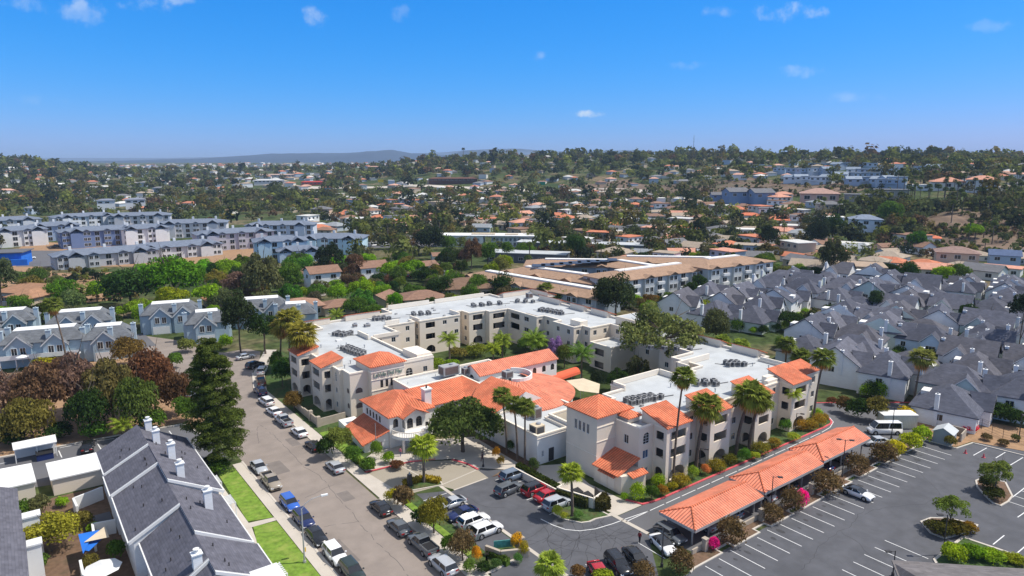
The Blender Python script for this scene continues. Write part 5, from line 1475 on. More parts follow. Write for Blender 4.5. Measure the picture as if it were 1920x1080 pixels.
m = MB(); m.tube((0, 0, 1.9), (0, 0, 2.3), .18, .1, 8); m.build('lantern', M['metal'], t, world=False)
m = MB(); m.box(49.9, 94, 0, 50.5, 94.6, 0); 
mb = MB(); mb.box(44.6, 98.6, 0, 45.2, 99.2, 1.4); mb.box(44.5, 98.5, 1.4, 45.3, 99.3, 1.55, True); tag(mb.build('gate_pillar', M['block']), 'pale block pillar beside the clipped hedge at the driveway', 'pillar')
# trash enclosure with hedge and dumpsters
t = thing('trash_enclosure', 'open topped bin enclosure with dark bins behind the short palm', 'enclosure', (64, 69, 0))
m = MB(); m.line((62.9, 72.4), (64.9, 66.6), .25, 0, 1.7); m.line((62.9, 72.4), (65.6, 73), .25, 0, 1.7); m.line((64.9, 66.6), (67.0, 67.2), .25, 0, 1.7); m.build('enclosure_wall', M['trim'], t)
m = MB(); m.line((66.9, 67.3), (67.6, 69.2), .1, .1, 1.7); m.build('gate', M['darkmetal'], t)
for i, (x, y) in enumerate(((65.2, 70.6), (65.6, 68.8))):
 m = MB(); m.box(x - .8, y - .6, 0, x + .8, y + .6, 1.0); d = m.build('dumpster', M['darkmetal']); tag(d, ('dark dumpster at the back of the open enclosure', 'dark dumpster next to the enclosure gate')[i], 'dumpster', 'bins in the enclosure')
 m = MB(); m.slab([(x - .85, y - .65, 1.0), (x + .85, y - .65, 1.0), (x + .85, y + .65, 1.25), (x - .85, y + .65, 1.25)], .05); m.build('lid', M['black'], d)
# low long wall beside the service yard
mb = MB(); mb.line((62.4, 82.6), (63.0, 72.5), .22, 0, 1.2); tag(mb.build('yard_wall', M['trim']), 'long low wall behind the hedge row, next to the service yard', 'wall')
# container, small shed
t = thing('storage_container', 'pale beige storage container behind the white van', 'container', W(1680, 800) + (0,), rad(-37))
m = MB(); m.box(-3.2, -1.3, .12, 3.2, 1.3, 2.7); m.build('body', mat_lines('beige_corrugated', (.58, .58, .48), .3, .25, .6, .05, vertical=False), t, world=False)
m = MB(); m.box(-3.3, -1.4, 2.7, 3.3, 1.4, 2.82, True); m.build('roof', M['flatroof'], t, world=False)
m = MB(); m.box(3.2, -1.2, .2, 3.26, 1.2, 2.6); m.build('door', M['frame'], t, world=False)
sx, sy = W(1770, 828)
t = thing('garden_shed', 'small grey gabled shed joined to a stone bin yard beyond the big lot', 'shed', (sx, sy, 0), rad(8))
m = MB(); m.box(-1.6, -1.5, 0, 1.6, 1.5, 2.2); m.face([(-1.6, -1.5, 2.2), (-1.6, 1.5, 2.2), (-1.6, 0, 3.0)]); m.face([(1.6, -1.5, 2.2), (1.6, 1.5, 2.2), (1.6, 0, 3.0)]); m.build('wall', mat('grey_shed_wall', (.36, .39, .42), .8, .05), t, world=False)
m = MB(); m.slab([(-1.8, -1.75, 2.1), (1.8, -1.75, 2.1), (1.8, 0, 3.1), (-1.8, 0, 3.1)], .08); m.slab([(1.8, 1.75, 2.1), (-1.8, 1.75, 2.1), (-1.8, 0, 3.1), (1.8, 0, 3.1)], .08); m.build('roof', M['membrane'], t, world=False)
m = MB(); m.line((1.7, -2.2), (5.2, -2.2), .2, 0, 1.6); m.line((5.2, -2.2), (5.2, 1.2), .2, 0, 1.6); m.line((1.7, 1.2), (5.2, 1.2), .2, 0, 1.6); m.build('bin_yard_wall', M['block'], t, world=False)
for i, (u, v) in enumerate(((1810, 850), (1844, 858))):
 m = MB(); m.tube((0, 0, .05), (0, 0, .75), .2, .05, 10); m.box(-.25, -.25, 0, .25, .25, .05); o = m.build('traffic_cone', M['red_paint']); o.location = (*W(u, v), .01); tag(o, ('red traffic cone nearer the stone bin yard', 'red traffic cone nearer the small island tree')[i], 'traffic cone', 'cones in the big lot')
# fence at the far right of the lot
t = thing('chain_fence', 'thin dark chain link fence at the right edge beyond the lot', 'fence', (140, 48, 0))
P_ = [W(1770, 800), W(1840, 805), W(1880, 822), W(1930, 835)]
m = MB(); f = MB()
for a, b in zip(P_[:-1], P_[1:]):
 L = math.dist(a, b); n = int(L / 2.4) + 1
 for i in range(n + 1): x, y = a[0] + (b[0] - a[0]) * i / n, a[1] + (b[1] - a[1]) * i / n; m.tube((x, y, 0), (x, y, 2.1), .04, .04, 5)
 for z in (.3, .8, 1.3, 1.8, 2.08): f.line(a, b, .03, z, z + .03)
m.build('post', M['darkmetal'], t); f.build('wire', M['darkmetal'], t)
# ================================================================ GREY ROOF BOTTOM RIGHT
t = thing('low_building', 'dark grey shingled roof corner cut by the bottom right edge', 'building', (80, 22, 0))
m = MB(); m.slab([W(1672, 1050, 5.2) + (5.2,), W(2100, 1078, 5.2) + (5.2,), (80, 5, 9), (70, 22, 8.5), (73.4, 28, 5.2)], .2); m.build('roof', mat_lines('brown_grey_shingle', (.17, .155, .155), .3, .3, .9, .15), t)
m = MB(); m.prism([(74.6, 28), (86, 16.5), (80, 6), (68, 20)], 0, 5.1); m.build('wall', M['stucco'], t)
# ================================================================ ROW HOUSES BOTTOM LEFT
SH = (.125, .124, .15)
t = thing('row_house', 'long block of row houses with stepped dark grey shingle roofs and white chimneys', 'house', (14, 90, 0))
# each side of the ridge steps down towards the camera at its own party walls
XR = 13.9
def slope(side, ya, yb, zr, xe):
 drop = 3.1 if side < 0 else 3.6; z = zr - drop; top = 1 if side < 0 else -1
 P_ = [(xe, ya, z), (XR, ya, zr), (XR, yb, zr), (xe, yb, z)]
 m = MB(); m.slab(P_ if side < 0 else P_[::-1], .2); r_ = m.build('roof', M['shingle'], t, color=SH)
 xi = xe + .5 if side < 0 else xe - .6; zi = z - .2
 m = MB(); m.face([(xi, ya + .1, 0), (XR, ya + .1, 0), (XR, ya + .1, zr - .2), (xi, ya + .1, zi + .3)]); m.face([(xi, ya + .1, 0), (xi, yb, 0), (xi, yb, zi + .2), (xi, ya + .1, zi + .2)])
 m.face([(xi, yb, 0), (XR, yb, 0), (XR, yb, zr - .2), (xi, yb, zi + .3)]); m.face([(XR, ya + .1, 0), (XR, yb, 0), (XR, yb, zr - .21), (XR, ya + .1, zr - .21)])
 m.build('wall', M['siding'], t, color=(.74, .75, .76))
 m = MB()
 for w0, w1, dz in ((-.1, .12, .06), (.2, .28, .045)): m.face([(xe, ya + w0, z + dz), (XR, ya + w0, zr + dz), (XR, ya + w1, zr + dz), (xe, ya + w1, z + dz)])
 m.face([(xe, ya - .1, z - .32), (XR, ya - .1, zr - .32), (XR, ya - .1, zr + .07), (xe, ya - .1, z + .07)])
 m.box(min(xe, xe + side * .14), ya, z - .18, max(xe, xe + side * .14), yb, z + .02, True); m.build('rake_board', M['frame'], t)
 for k in range(int((yb - ya) / 2.4)):
  f = random.uniform(.15, .85); x, y = XR + (xe - XR) * f, random.uniform(ya + 1, yb - 1); zz = zr + (z - zr) * f
  m = MB(); m.tube((x, y, zz - .1), (x, y, zz + .4), .07, .07, 6); m.build('vent_pipe', M['darkmetal'], r_)
for ya, yb, zr, xe in ((107.2, 116.6, 9.3, 8.0), (100.0, 107.2, 9.05, 7.9), (86.2, 100.0, 8.75, 8.1), (72.2, 86.2, 8.35, 9.2), (50, 72.2, 8.0, 9.4)): slope(-1, ya, yb, zr, xe)
for ya, yb, zr, xe in ((93.4, 116.2, 9.15, 20.6), (78.6, 93.4, 8.65, 20.2), (69.6, 78.6, 8.3, 20.6), (50, 69.6, 7.9, 19.6)): slope(1, ya, yb, zr, xe)
for i, (x, y, z) in enumerate(((15.2, 115.2, 10.4), (15.3, 109.4, 10.6), (16.2, 103.2, 10.4), (15.9, 95.9, 10.2), (17.3, 87.2, 9.4), (12.9, 73.0, 9.3))):
 m = MB(); m.box(x - .46, y - .42, 5.6, x + .46, y + .42, z - .3); m.box(x - .56, y - .52, z - .3, x + .56, y + .52, z - .17, True); c_ = m.build('chimney', M['siding'], t, color=(.78, .79, .8))
 m = MB(); m.tube((x, y, z - .2), (x, y, z + .2), .24, .2, 10); m.tube((x, y, z + .2), (x, y, z + .28), .34, .34, 10); m.build('flue_cap', M['frame'], c_)
# front-lower gable with siding at the bottom edge
m = MB(); m.prism([(17.4, 64.0), (20.4, 64.0), (20.4, 70.5), (17.4, 70.5)], 0, 6.4); m.build('bay_wall', M['siding'], t, color=(.72, .72, .72))
for x, y in ((20.55, 92.4), (20.6, 72), (20.6, 99.8)):
 m = MB()
 for k in range(7): m.box(x - .1, y - 1.2 + k * .4, 4.4, x + 1.0, y - 1.08 + k * .4, 4.5, True)
 m.box(x + .9, y - 1.3, 0, x + 1.0, y - 1.2, 4.5); m.box(x + .9, y + 1.4, 0, x + 1.0, y + 1.5, 4.5); m.build('trellis', M['frame'], t)
# second block at the left edge
t = thing('row_house', 'grey roofed houses cut by the left edge beside the yellow green tree', 'house', (-6, 96, 0))
for i, (ya, yb, zr) in enumerate(((103.2, 111.5, 7.2), (95.7, 103.0, 7.6), (78, 95.5, 7.9))):
 m = MB(); m.slab([(-2.0 + .2 * i, ya, zr - 1.8), (-2.0 + .2 * i, yb, zr - 1.8), (-9, yb, zr + 1.2), (-9, ya, zr + 1.2)], .2); m.build('roof', M['shingle'], t, color=SH)
 m = MB(); m.box(-14, ya + .05, 0, -2.6, yb - .05, zr - 2.1); m.build('wall', M['siding'], t, color=(.74, .75, .76))
 m = MB(); m.face([(-2.0 + .2 * i, ya - .1, zr - 1.72), (-2.0 + .2 * i, ya + .2, zr - 1.72), (-9, ya + .2, zr + 1.28), (-9, ya - .1, zr + 1.28)]); m.build('rake_board', M['frame'], t)
for i, (x, y) in enumerate(((-1.0, 101.5), (-1.2, 93.8))):
 m = MB(); m.box(x - 1.0, y - .7, 0, x + 1.0, y + .7, 5.4 - i * .2); m.box(x - 1.15, y - .85, 5.4 - i * .2, x + 1.15, y + .85, 5.6 - i * .2, True); m.build('chimney', M['frame'], t)
# garages: flat white roofs
for lab, poly, h in (('long white flat roofed garage row behind the grey row houses', [(1.9, 118.4), (12, 118.2), (19.8, 120.8), (19.7, 125.6), (12, 125.7), (1.7, 125.9)], 2.75), ('white flat roofed garage cut by the left edge', [(-14, 119.4), (.2, 119.2), (-.1, 127.3), (-14, 128.6)], 2.75)):
 t = thing('garage', lab, 'garage', (*poly[0], 0), group='white flat roofed garages')
 m = MB(); m.prism(offset_poly(poly, .25), 0, h - .2); m.build('wall', M['stucco'], t)
 m = MB(); m.prism(poly, h - .2, h, True); m.build('roof', M['flatroof'], t)
# bin shed
t = thing('bin_shelter', 'small white roofed bin shelter with a blue dumpster, by the brown slope', 'shelter', (.8, 136.8, 0))
m = MB(); m.slab([(-2.3, 135.6, 2.6), (3.8, 135.0, 2.75), (3.8, 138.6, 2.85), (-2.4, 139.0, 2.7)], .15); m.build('roof', M['flatroof'], t)
m = MB(); m.box(1.2, 136.9, 0, 3.5, 138.3, 2.5); m.box(-2.2, 138.3, 0, 1.2, 138.5, 2.5); m.build('wall', M['frame'], t)
for x, y in ((-2.1, 135.9), (3.6, 135.4), (.9, 135.7)):
 m = MB(); m.box(x - .06, y - .06, 0, x + .06, y + .06, 2.55); m.build('post', M['frame'], t)
m = MB(); m.box(.7, 134.6, 0, 3.1, 136.0, 1.1); d = m.build('dumpster', mat('navy_steel', (.015, .03, .12), .5, .1)); tag(d, 'navy blue dumpster in front of the white bin shelter', 'dumpster')
m = MB(); m.slab([(.65, 134.5, 1.15), (3.15, 134.5, 1.15), (3.15, 136.05, 1.4), (.65, 136.05, 1.4)], .05); m.build('lid', M['black'], d)
# patios: walls, shade sails, umbrella, deck
for lab, pts in (('white patio wall between the two garages and the row house', [(8, 113), (4.2, 111.5), (4.4, 108.4)]), ('white patio wall beside the brown shrub', [(8.2, 101), (5.6, 101.6), (5.4, 97.4)]), ('brown path wall beside the blue shade sail', [(3.4, 92.6), (3.4, 70)]), ('white patio wall at the bottom edge left of the grey roofs', [(8.6, 83.6), (6.2, 83.4), (6, 78)])):
 m = MB()
 for a, b in zip(pts[:-1], pts[1:]): m.line(a, b, .3, 0, 2.0)
 tag(m.build('patio_wall', M['frame']), lab, 'wall', 'patio walls')
sheet('patio', [(3.2, 70), (9, 70), (9, 118), (1.8, 118), (-1.8, 112), (-1.8, 70)], .02, M['mulch'])
sheet('patio_deck', [(6.0, 104.6), (8.2, 104.6), (8.2, 107.6), (6.0, 107.6)], .3, M['drive'])
def P6(a, b, z): x, y = W(a / 6, 900 + b / 6, z); return (x, y, z)
m = MB(); m.slab([P6(880, 610, 2.9), P6(1120, 560, 2.7), P6(1010, 680, 2.8), P6(935, 830, 2.8)], .03); o = m.build('shade_sail', M['blue']); tag(o, 'bright blue shade sail, upper piece over the patio', 'shade sail')
m = MB(); m.slab([P6(1010, 690, 2.5), P6(1190, 620, 2.4), P6(1000, 800, 2.6), P6(950, 790, 2.6)], .03); o = m.build('shade_sail', M['blue']); tag(o, 'bright blue shade sail, lower piece under the tan one', 'shade sail')
m = MB(); m.slab([P6(945, 700, 3.0), P6(1180, 520, 3.1), P6(1230, 640, 3.0)], .03); o = m.build('shade_sail', M['sand']); tag(o, 'tan triangular shade sail between the two blue ones', 'shade sail')
for (u, v, r, lab) in ((191, 1058, 2.1, 'large white market umbrella at the bottom edge among the patios'), (41, 665, 1.3, 'white round umbrella on the long balcony at the far left'), (1508, 0, 0, '')):
 if not r: continue
 zz = 3.0 if v > 900 else 5.8; x, y = W(u, v, zz)
 t = thing('patio_umbrella', lab, 'umbrella', (x, y, 0 if v > 900 else 3.4), group='white umbrellas')
 hh_ = zz - (0 if v > 900 else 3.4); m = MB()
 for i in range(8):
  a, b = 2 * PI * i / 8, 2 * PI * (i + 1) / 8; m.face([(r * math.cos(a), r * math.sin(a), hh_ - .5), (r * math.cos(b), r * math.sin(b), hh_ - .5), (0, 0, hh_)])
 m.build('canopy', M['frame'], t, world=False); m = MB(); m.tube((0, 0, 0), (0, 0, hh_), .04, .04, 6); m.build('pole', M['metal'], t, world=False)
# ================================================================ PEOPLE
def person(label, x, y, rz, shirt, trousers, h=1.7, walk=.25):
 t = thing('person', label, 'person', (x, y, .014), rad(rz)); k = h / 1.75
 J = [((0, 0, .95), .145), ((0, 0, 1.15), .13), ((0, 0, 1.38), .155), ((0, 0, 1.5), .07), ((0.01, 0, 1.60), .085), ((0.02, 0, 1.70), .10),
   ((0, .17, 1.40), .065), ((-.08, .24, 1.12), .05), ((.08, .24, .9), .04), ((.10, .24, .80), .035),
   ((0, -.17, 1.40), .065), ((.06, -.24, 1.12), .05), ((.16, -.22, .92), .04), ((.18, -.22, .82), .035),
   ((0, .09, .88), .10), ((walk * .5, .1, .5), .07), ((walk * .6, .1, .09), .05), ((walk * .6 + .16, .1, .05), .045),
   ((0, -.09, .88), .10), ((-walk * .2, -.1, .5), .07), ((-walk * .8, -.1, .09), .05), ((-walk * .8 + .16, -.1, .05), .045)]
 E = [(0, 1), (1, 2), (2, 3), (3, 4), (4, 5), (2, 6), (6, 7), (7, 8), (8, 9), (2, 10), (10, 11), (11, 12), (12, 13), (0, 14), (14, 15), (15, 16), (16, 17), (0, 18), (18, 19), (19, 20), (20, 21)]
 me = bpy.data.meshes.new('body'); me.from_pydata([tuple(c * k for c in p) for p, _ in J], E, [])
 o = bpy.data.objects.new('tmp', me); COL.objects.link(o)
 md = o.modifiers.new('s', 'SKIN'); md.use_smooth_shade = True
 for i, (_, r) in enumerate(J): me.skin_vertices[0].data[i].radius = (r * k, r * k * (1.25 if i in (0, 1, 2) else 1))
 me.skin_vertices[0].data[0].use_root = True
 o.modifiers.new('d', 'SUBSURF').levels = 1
 bpy.context.view_layer.update(); dg = bpy.context.evaluated_depsgraph_get(); ev = bpy.data.meshes.new_from_object(o.evaluated_get(dg)); bpy.data.objects.remove(o)
 skin = mat('skin', (.42, .26, .18), .7, .03); ms = [skin, mat('shirt_cloth', shirt, .9, .1), mat('trouser_cloth', trousers, .9, .1)]
 ev.materials.clear()
 for m_ in ms: ev.materials.append(m_)
 for p in ev.polygons:
  c = p.center; z = c.z / k
  p.material_index = 2 if z < .96 and abs(c.y) < .17 * k else (1 if z < 1.5 and not (z < 1.0) else 0)
 link('body', ev, t)
 m = MB(); 
 for i in range(6):
  a0, a1 = PI / 2 * i / 6, PI / 2 * (i + 1) / 6
  m.tube((-.01 * k, 0, k * (1.70 + .12 * math.sin(a0))), (-.01 * k, 0, k * (1.70 + .12 * math.sin(a1))), k * .115 * math.cos(a0), k * .115 * math.cos(a1) + .001, 10, False)
 m.build('hair', mat('dark_hair', (.05, .03, .02), .8, .1), t, world=False)
 return t
x, y = W(1199, 1018); person('person in a dark red top standing at the lot corner beside the carport', x, y, 20, (.25, .02, .02), (.02, .02, .03))
x, y = W(751, 856); person('person in a pink top beside the entry column', x, y, 200, (.6, .2, .25), (.1, .12, .25))
x, y = W(904, 866); person('person in dark clothes with a pale hat in the shade of the big tree', x, y, 120, (.08, .03, .04), (.1, .04, .04))
# ================================================================ HOUSES
AUTO = []      # (object, look, ) -> labelled at the end by look + place
OCC = []       # occupied discs (x, y, r) so that nothing is planted inside a house
def win_box(par, x, y, z, w, h, ax, n=2, frame=None, arch=False, world=False):
 """small window set on a wall of a house prototype: frame part + pane sub-part. ax: outward direction"""
 f = MB(); g = MB(); d = .05
 hw = w / 2
 def B(mb, a0, a1, z0, z1, d0, d1):
  if ax == '-y': mb.box(x + a0, y - d1, z0, x + a1, y - d0, z1, True)
  if ax == '+y': mb.box(x + a0, y + d0, z0, x + a1, y + d1, z1, True)
  if ax == '-x': mb.box(x - d1, y + a0, z0, x - d0, y + a1, z1, True)
  if ax == '+x': mb.box(x + d0, y + a0, z0, x + d1, y + a1, z1, True)
 t = .09
 B(f, -hw - t, hw + t, z - t, z, .0, .08); B(f, -hw - t, hw + t, z + h, z + h + t, .0, .08); B(f, -hw - t, -hw, z, z + h, 0, .08); B(f, hw, hw + t, z, z + h, 0, .08)
 for i in range(1, n): s = -hw + w * i / n; B(f, s - .03, s + .03, z, z + h, .03, .07)
 fo_ = f.build('window', frame or M['frame'], par, world=world)
 B(g, -hw, hw, z, z + h, 0, .03)
 g.build('pane', M['glass'], fo_, world=world)
 return fo_
def townhouse(variant, name='row_house'):
 """grey roofed white townhouse with cross gable, white chimney"""
 t = thing(name, 'x', 'house')
 if variant == 0: w, d, zl = 5.6, 5.2, 5.4
 elif variant == 1: w, d, zl = 6.4, 4.6, 5.0
 elif variant == 2: w, d, zl = 5.0, 6.0, 5.6
 else: w, d, zl = 6.6, 5.6, 3.4
 m = MB(); m.box(-w, -d, 0, w, d, zl)
 # cross gable body
 gw, gd = 2.6, 1.6
 gx = -w * .3 if variant % 2 == 0 else w * .35
 m.box(gx - gw, -d - gd, 0, gx + gw, -d, zl - .2); m.face([(gx - gw, -d - gd, zl - .2), (gx + gw, -d - gd, zl - .2), (gx, -d - gd, zl + 2.5)])
 if variant in (0, 2):
  m.face([(w, -d, zl), (w, d, zl), (w, 0, zl + 3.7)])
  m.face([(-w, d, zl), (-w, -d, zl), (-w, 0, zl + 3.7)])
 m.build('wall', M['siding'], t, world=False)
 r = MB()
 if variant in (0, 2): r.hip(-w, -d, w, d, zl, 4.0, .45, axis='x', end0=variant == 2, end1=False)
 else: r.hip(-w, -d, w, d, zl, 3.8, .45, axis='x')
 rf = r.build('roof', M['shingle'], t, world=False)
 r = MB(); rz_ = 2.9; zz = zl - .15
 L = [(gx - gw - .4, -d - gd - .35, zz), (gx, -d - gd - .35, zz + rz_), (gx, -d + 2.6, zz + rz_), (gx - gw - .4, -d + 1.0, zz)]
 r.slab(L[::-1], .14); r.slab([(2 * gx - p[0], p[1], p[2]) for p in L], .14)
 r.build('gable_roof', M['shingle'], t, world=False)
 # white rake trim
 m = MB()
 for s in (-1, 1): m.face([(gx + s * (gw + .4), -d - gd - .37, zz - .15), (gx, -d - gd - .37, zz + rz_ - .15), (gx, -d - gd - .37, zz + rz_ + .05), (gx + s * (gw + .4), -d - gd - .37, zz + .05)])
 m.build('rake_board', M['frame'], t, world=False)
 win_box(t, gx, -d - gd, zl - 2.2, 2.2, 1.5, '-y', 3)
 win_box(t, gx, -d - gd, .9, 2.0, 1.4, '-y', 2)
 win_box(t, -w, d * .1, zl - 2.0, 1.2, 1.2, '-x', 2); win_box(t, w, -d * .4, zl - 2.0, 1.3, 1.2, '+x', 2); win_box(t, w, d * .5, .9, 1.6, 1.4, '+x', 2); win_box(t, -w * .4, d, zl - 2.0, 1.6, 1.2, '+y', 2); win_box(t, w * .5, d, .9, 1.8, 1.5, '+y', 2)
 win_box(t, w * .75 if gx < 0 else -w * .7, -d, zl - 2.0, 1.1, 1.2, '-y', 2)
 for (cx, cy) in (((w - 1.2), 1.4), (-w + .2, -1.4)) if variant != 3 else ((-w + .1, 1.2),):
  m = MB(); m.box(cx - .4, cy - .36, 0 if variant else 3, cx + .4, cy + .36, zl + 3.2); m.box(cx - .46, cy - .42, zl + 3.2, cx + .46, cy + .42, zl + 3.32, True); c = m.build('chimney', M['siding'], t, world=False)
  m = MB(); m.tube((cx, cy, zl + 3.3), (cx, cy, zl + 3.6), .16, .16, 8); m.build('flue', M['metal'], c, world=False)
 m = MB()      # flat white roof deck / dormer well cut in the back slope
 m.box(.2 if variant % 2 else -2.6, 1.2, zl + .6, 3.2 if variant % 2 else .6, d - .4, zl + 1.5); m.build('roof_well', M['flatroof'], t, world=False)
 m = MB()
 for k in range(3): m.tube((-w * .5 + 1.3 * k, -1.5, zl + 1.4), (-w * .5 + 1.3 * k, -1.5, zl + 2.3), .12, .12, 6)
 m.build('roof_vent', M['frame'], rf, world=False)
 return t
TP = {}
def place_house(protos, fn, key, x, y, z, rz, wallc, roofc, look, cat, group, scale=1.0):
 if key not in protos: o = protos[key] = fn(key); new = True
 else: o = copy_tree(protos[key])
 o.location = (x, y, z); o.rotation_euler = (0, 0, rz)
 if scale != 1.0: o.scale = (scale,) * 3
 o['category'] = cat; o['group'] = group
 for ch in o.children:
  b = ch.name.split('.')[0]
  if b == 'wall': ch.color = (*wallc, 1)
  elif b == 'chimney': ch.color = (.74, .75, .77, 1)
  elif b in ('roof', 'gable_roof', 'dormer'): ch.color = (*roofc, 1)
 AUTO.append((o, look)); return o
r = random.Random(11)
# the dense quarter of grey roofed townhouses on the right: rows turned a little against the big building
reg = [W(1205, 606), W(1215, 590), W(1330, 572), W(1395, 562), W(1480, 540), W(1560, 531), W(1700, 540), W(1960, 556), W(2050, 800), W(1870, 805), W(1780, 800), W(1700, 745), W(1590, 745), W(1535, 690), W(1440, 640), W(1300, 610)]
def inside(p, poly):
 x, y = p; c = False; n = len(poly)
 for i in range(n):
  (x1, y1), (x2, y2) = poly[i], poly[(i + 1) % n]
  if (y1 > y) != (y2 > y) and x < (x2 - x1) * (y - y1) / (y2 - y1) + x1: c = not c
 return c
RA = rad(14)
GREYS = [(.105, .11, .14), (.122, .125, .155), (.09, .094, .12), (.138, .14, .17), (.112, .11, .128)]
WHITES = [((.78, .79, .80), 'white walled'), ((.78, .79, .80), 'white walled'), ((.78, .79, .80), 'white walled'), ((.80, .80, .80), 'white walled'), ((.80, .80, .80), 'white walled'), ((.55, .66, .78), 'pale blue walled'), ((.58, .66, .62), 'sage green walled')]
holes_px = [(1480, 600, 24), (1520, 590, 26), (1588, 580, 22), (1640, 575, 16), (1815, 590, 20), (1860, 605, 22), (1500, 615, 20)]
cx0, cy0 = W(1560, 640)
for i in range(-18, 19):
 for j in range(-18, 19):
  a = i * 12.3 + r.uniform(-1.2, 1.2); b = j * 11.6 + (6 if i % 2 else 0) * .3 + r.uniform(-1.2, 1.2)
  x, y = cx0 + a * math.cos(RA) - b * math.sin(RA), cy0 + a * math.sin(RA) + b * math.cos(RA)
  if not inside((x, y), reg): continue
  u, v = PX(x, y, 3)
  if u > 2080 or any(math.hypot(u - hu, (v - hv) * 1.4) < hr for hu, hv, hr in holes_px): continue
  if j % 3 == 1 and r.random() < .2: continue
  k = r.choice((0, 0, 1, 1, 2, 3)) if v < 700 else r.choice((0, 1, 1, 3))
  wc, wn = r.choice(WHITES)
  look = wn + ' townhouse with dark grey roof ' + ('and arched front gable', 'hipped on all sides', 'and tall front gable', 'lower than its neighbours')[k]
  place_house(TP, townhouse, k, x, y, hz(x, y), RA + r.choice((0, 0, 0, -PI / 2, -PI / 2, -PI / 2, PI)) + r.uniform(-.08, .08), wc, r.choice(GREYS), look, 'house', 'grey roofed townhouses of the right hand quarter', r.uniform(.94, 1.04))
  OCC.append((x, y, 7.0))
# blue-grey houses at the left
def bluehouse(k):
 t = thing('row_house', 'x', 'house')
 w, d, zl = (9.0, 4.6, 6.0) if k == 0 else (7.6, 4.8, 5.8) if k == 1 else (5.4, 4.6, 5.6)
 m = MB(); m.box(-w, -d, 0, w, d, zl)
 gs = (-w * .55, 0 + w * .3) if k == 0 else (-w * .35, w * .45) if k == 1 else (-.6,)
 for gx in gs:
  m.box(gx - 2.6, -d - .9, 2.6 if k == 0 else 0, gx + 2.6, -d, zl - .6); m.face([(gx - 2.6, -d - .9, zl - .6), (gx + 2.6, -d - .9, zl - .6), (gx, -d - .9, zl + 1.9)])
 m.build('wall', M['siding'], t, world=False)
 r_ = MB(); h = d + .4
 # truncated hip: grey slopes with a white flat top
 A = [(-w - .4, -h, zl), (w + .4, -h, zl), (w + .4, h, zl), (-w - .4, h, zl)]; q = 2.9
 T = [(-w + q - .4, -h + q, zl + 2.6), (w - q + .4, -h + q, zl + 2.6), (w - q + .4, h - q, zl + 2.6), (-w + q - .4, h - q, zl + 2.6)]
 for i in range(4): j = (i + 1) % 4; r_.slab([A[i], A[j], T[j], T[i]], .15)
 r_.build('roof', M['shingle'], t, world=False)
 m = MB(); m.prism([(p[0], p[1]) for p in T], zl + 2.5, zl + 2.72); m.build('flat_top', M['flatroof'], t, world=False)
 for gx in gs:
  g = MB(); L = [(gx - 3.0, -d - 1.25, zl - .85), (gx, -d - 1.25, zl + 2.1), (gx, -d + 2.0, zl + 2.1), (gx - 3.0, -d + .4, zl - .2)]
  g.slab(L[::-1], .14); g.slab([(2 * gx - p[0], p[1], p[2]) for p in L], .14); g.build('gable_roof', M['shingle'], t, world=False)
  b = MB()
  for s in (-1, 1): b.face([(gx + s * 3.0, -d - 1.27, zl - 1.15), (gx, -d - 1.27, zl + 1.8), (gx, -d - 1.27, zl + 2.15), (gx + s * 3.0, -d - 1.27, zl - .8)])
  b.build('rake_board', M['frame'], t, world=False)
  win_box(t, gx - .9, -d - .9, 3.3, 1.1, 1.7, '-y', 2); win_box(t, gx + .9, -d - .9, 3.3, 1.1, 1.7, '-y', 2)
 if k != 0:
  m = MB(); m.box(gs[0] - 2.2, -d - .95, .1, gs[0] + 2.2, -d - .9, 2.3); m.build('garage_door', M['frame'], t, world=False)
 else:
  m = MB(); m.box(-w, -d - 2.6, 2.6, w - 1, -d - .9, 2.8, True); m.box(-w, -d - 2.6, 2.8, w - 1, -d - 2.5, 3.7); m.build('balcony', M['frame'], t, world=False)
  m = MB()
  for x in np.linspace(-w + .4, w - 1.4, 6): m.box(x - .1, -d - 2.5, 0, x + .1, -d - 2.3, 2.6)
  m.build('post', M['frame'], t, world=False)
 for x, y in ((-w - .3, -1.2), (w * .15, -d + .4), (w + .3, -1)):
  m = MB(); m.box(x - .55, y - .5, 0, x + .55, y + .5, zl + 2.6); m.box(x - .63, y - .58, zl + 2.6, x + .63, y + .58, zl + 2.75, True); c = m.build('chimney', M['siding'], t, world=False)
  m = MB(); m.tube((x, y, zl + 2.7), (x, y, zl + 3.1), .22, .2, 8); m.build('flue', M['metal'], c, world=False)
 return t
BP = {}
BLUE = (.36, .46, .53); SLATE = (.15, .16, .175)
for u, v, k, rz, lab in ((95, 682, 0, 1, 'pale blue house with long white balcony behind the brown trees at left'), (214, 672, 2, 1, 'narrow pale blue gabled house right of the long balcony house'),
       (160, 640, 1, 1, 'pale blue gabled house standing behind the long balcony house'), (330, 622, 1, 1, 'pale blue house with arched window and white garage door'),
       (398, 640, 2, 3, 'pale blue house beside the dark pine at the head of the street'), (14, 640, 1, 2, 'pale blue house cut by the left edge, in the back row'),
       (500, 612, 1, -2, 'slate roofed pale blue house behind the dark pine, left one'), (566, 622, 2, -4, 'slate roofed pale blue house nearest the cream building corner'), (-60, 690, 0, 1, 'pale blue house beyond the left edge')):
 x, y = W(u, v); o = place_house(BP, bluehouse, k, x, y + 4, 0, HEAD - PI / 2 + rad(22 + rz), BLUE, SLATE, lab, 'house', 'pale blue houses with slate roofs')
 AUTO.pop(); o['label'] = lab; OCC.append((x, y + 4, 9 if k == 0 else 8))
 for ch in o.children:
  if ch.name.startswith('chimney'): ch.color = (.46, .55, .61, 1)
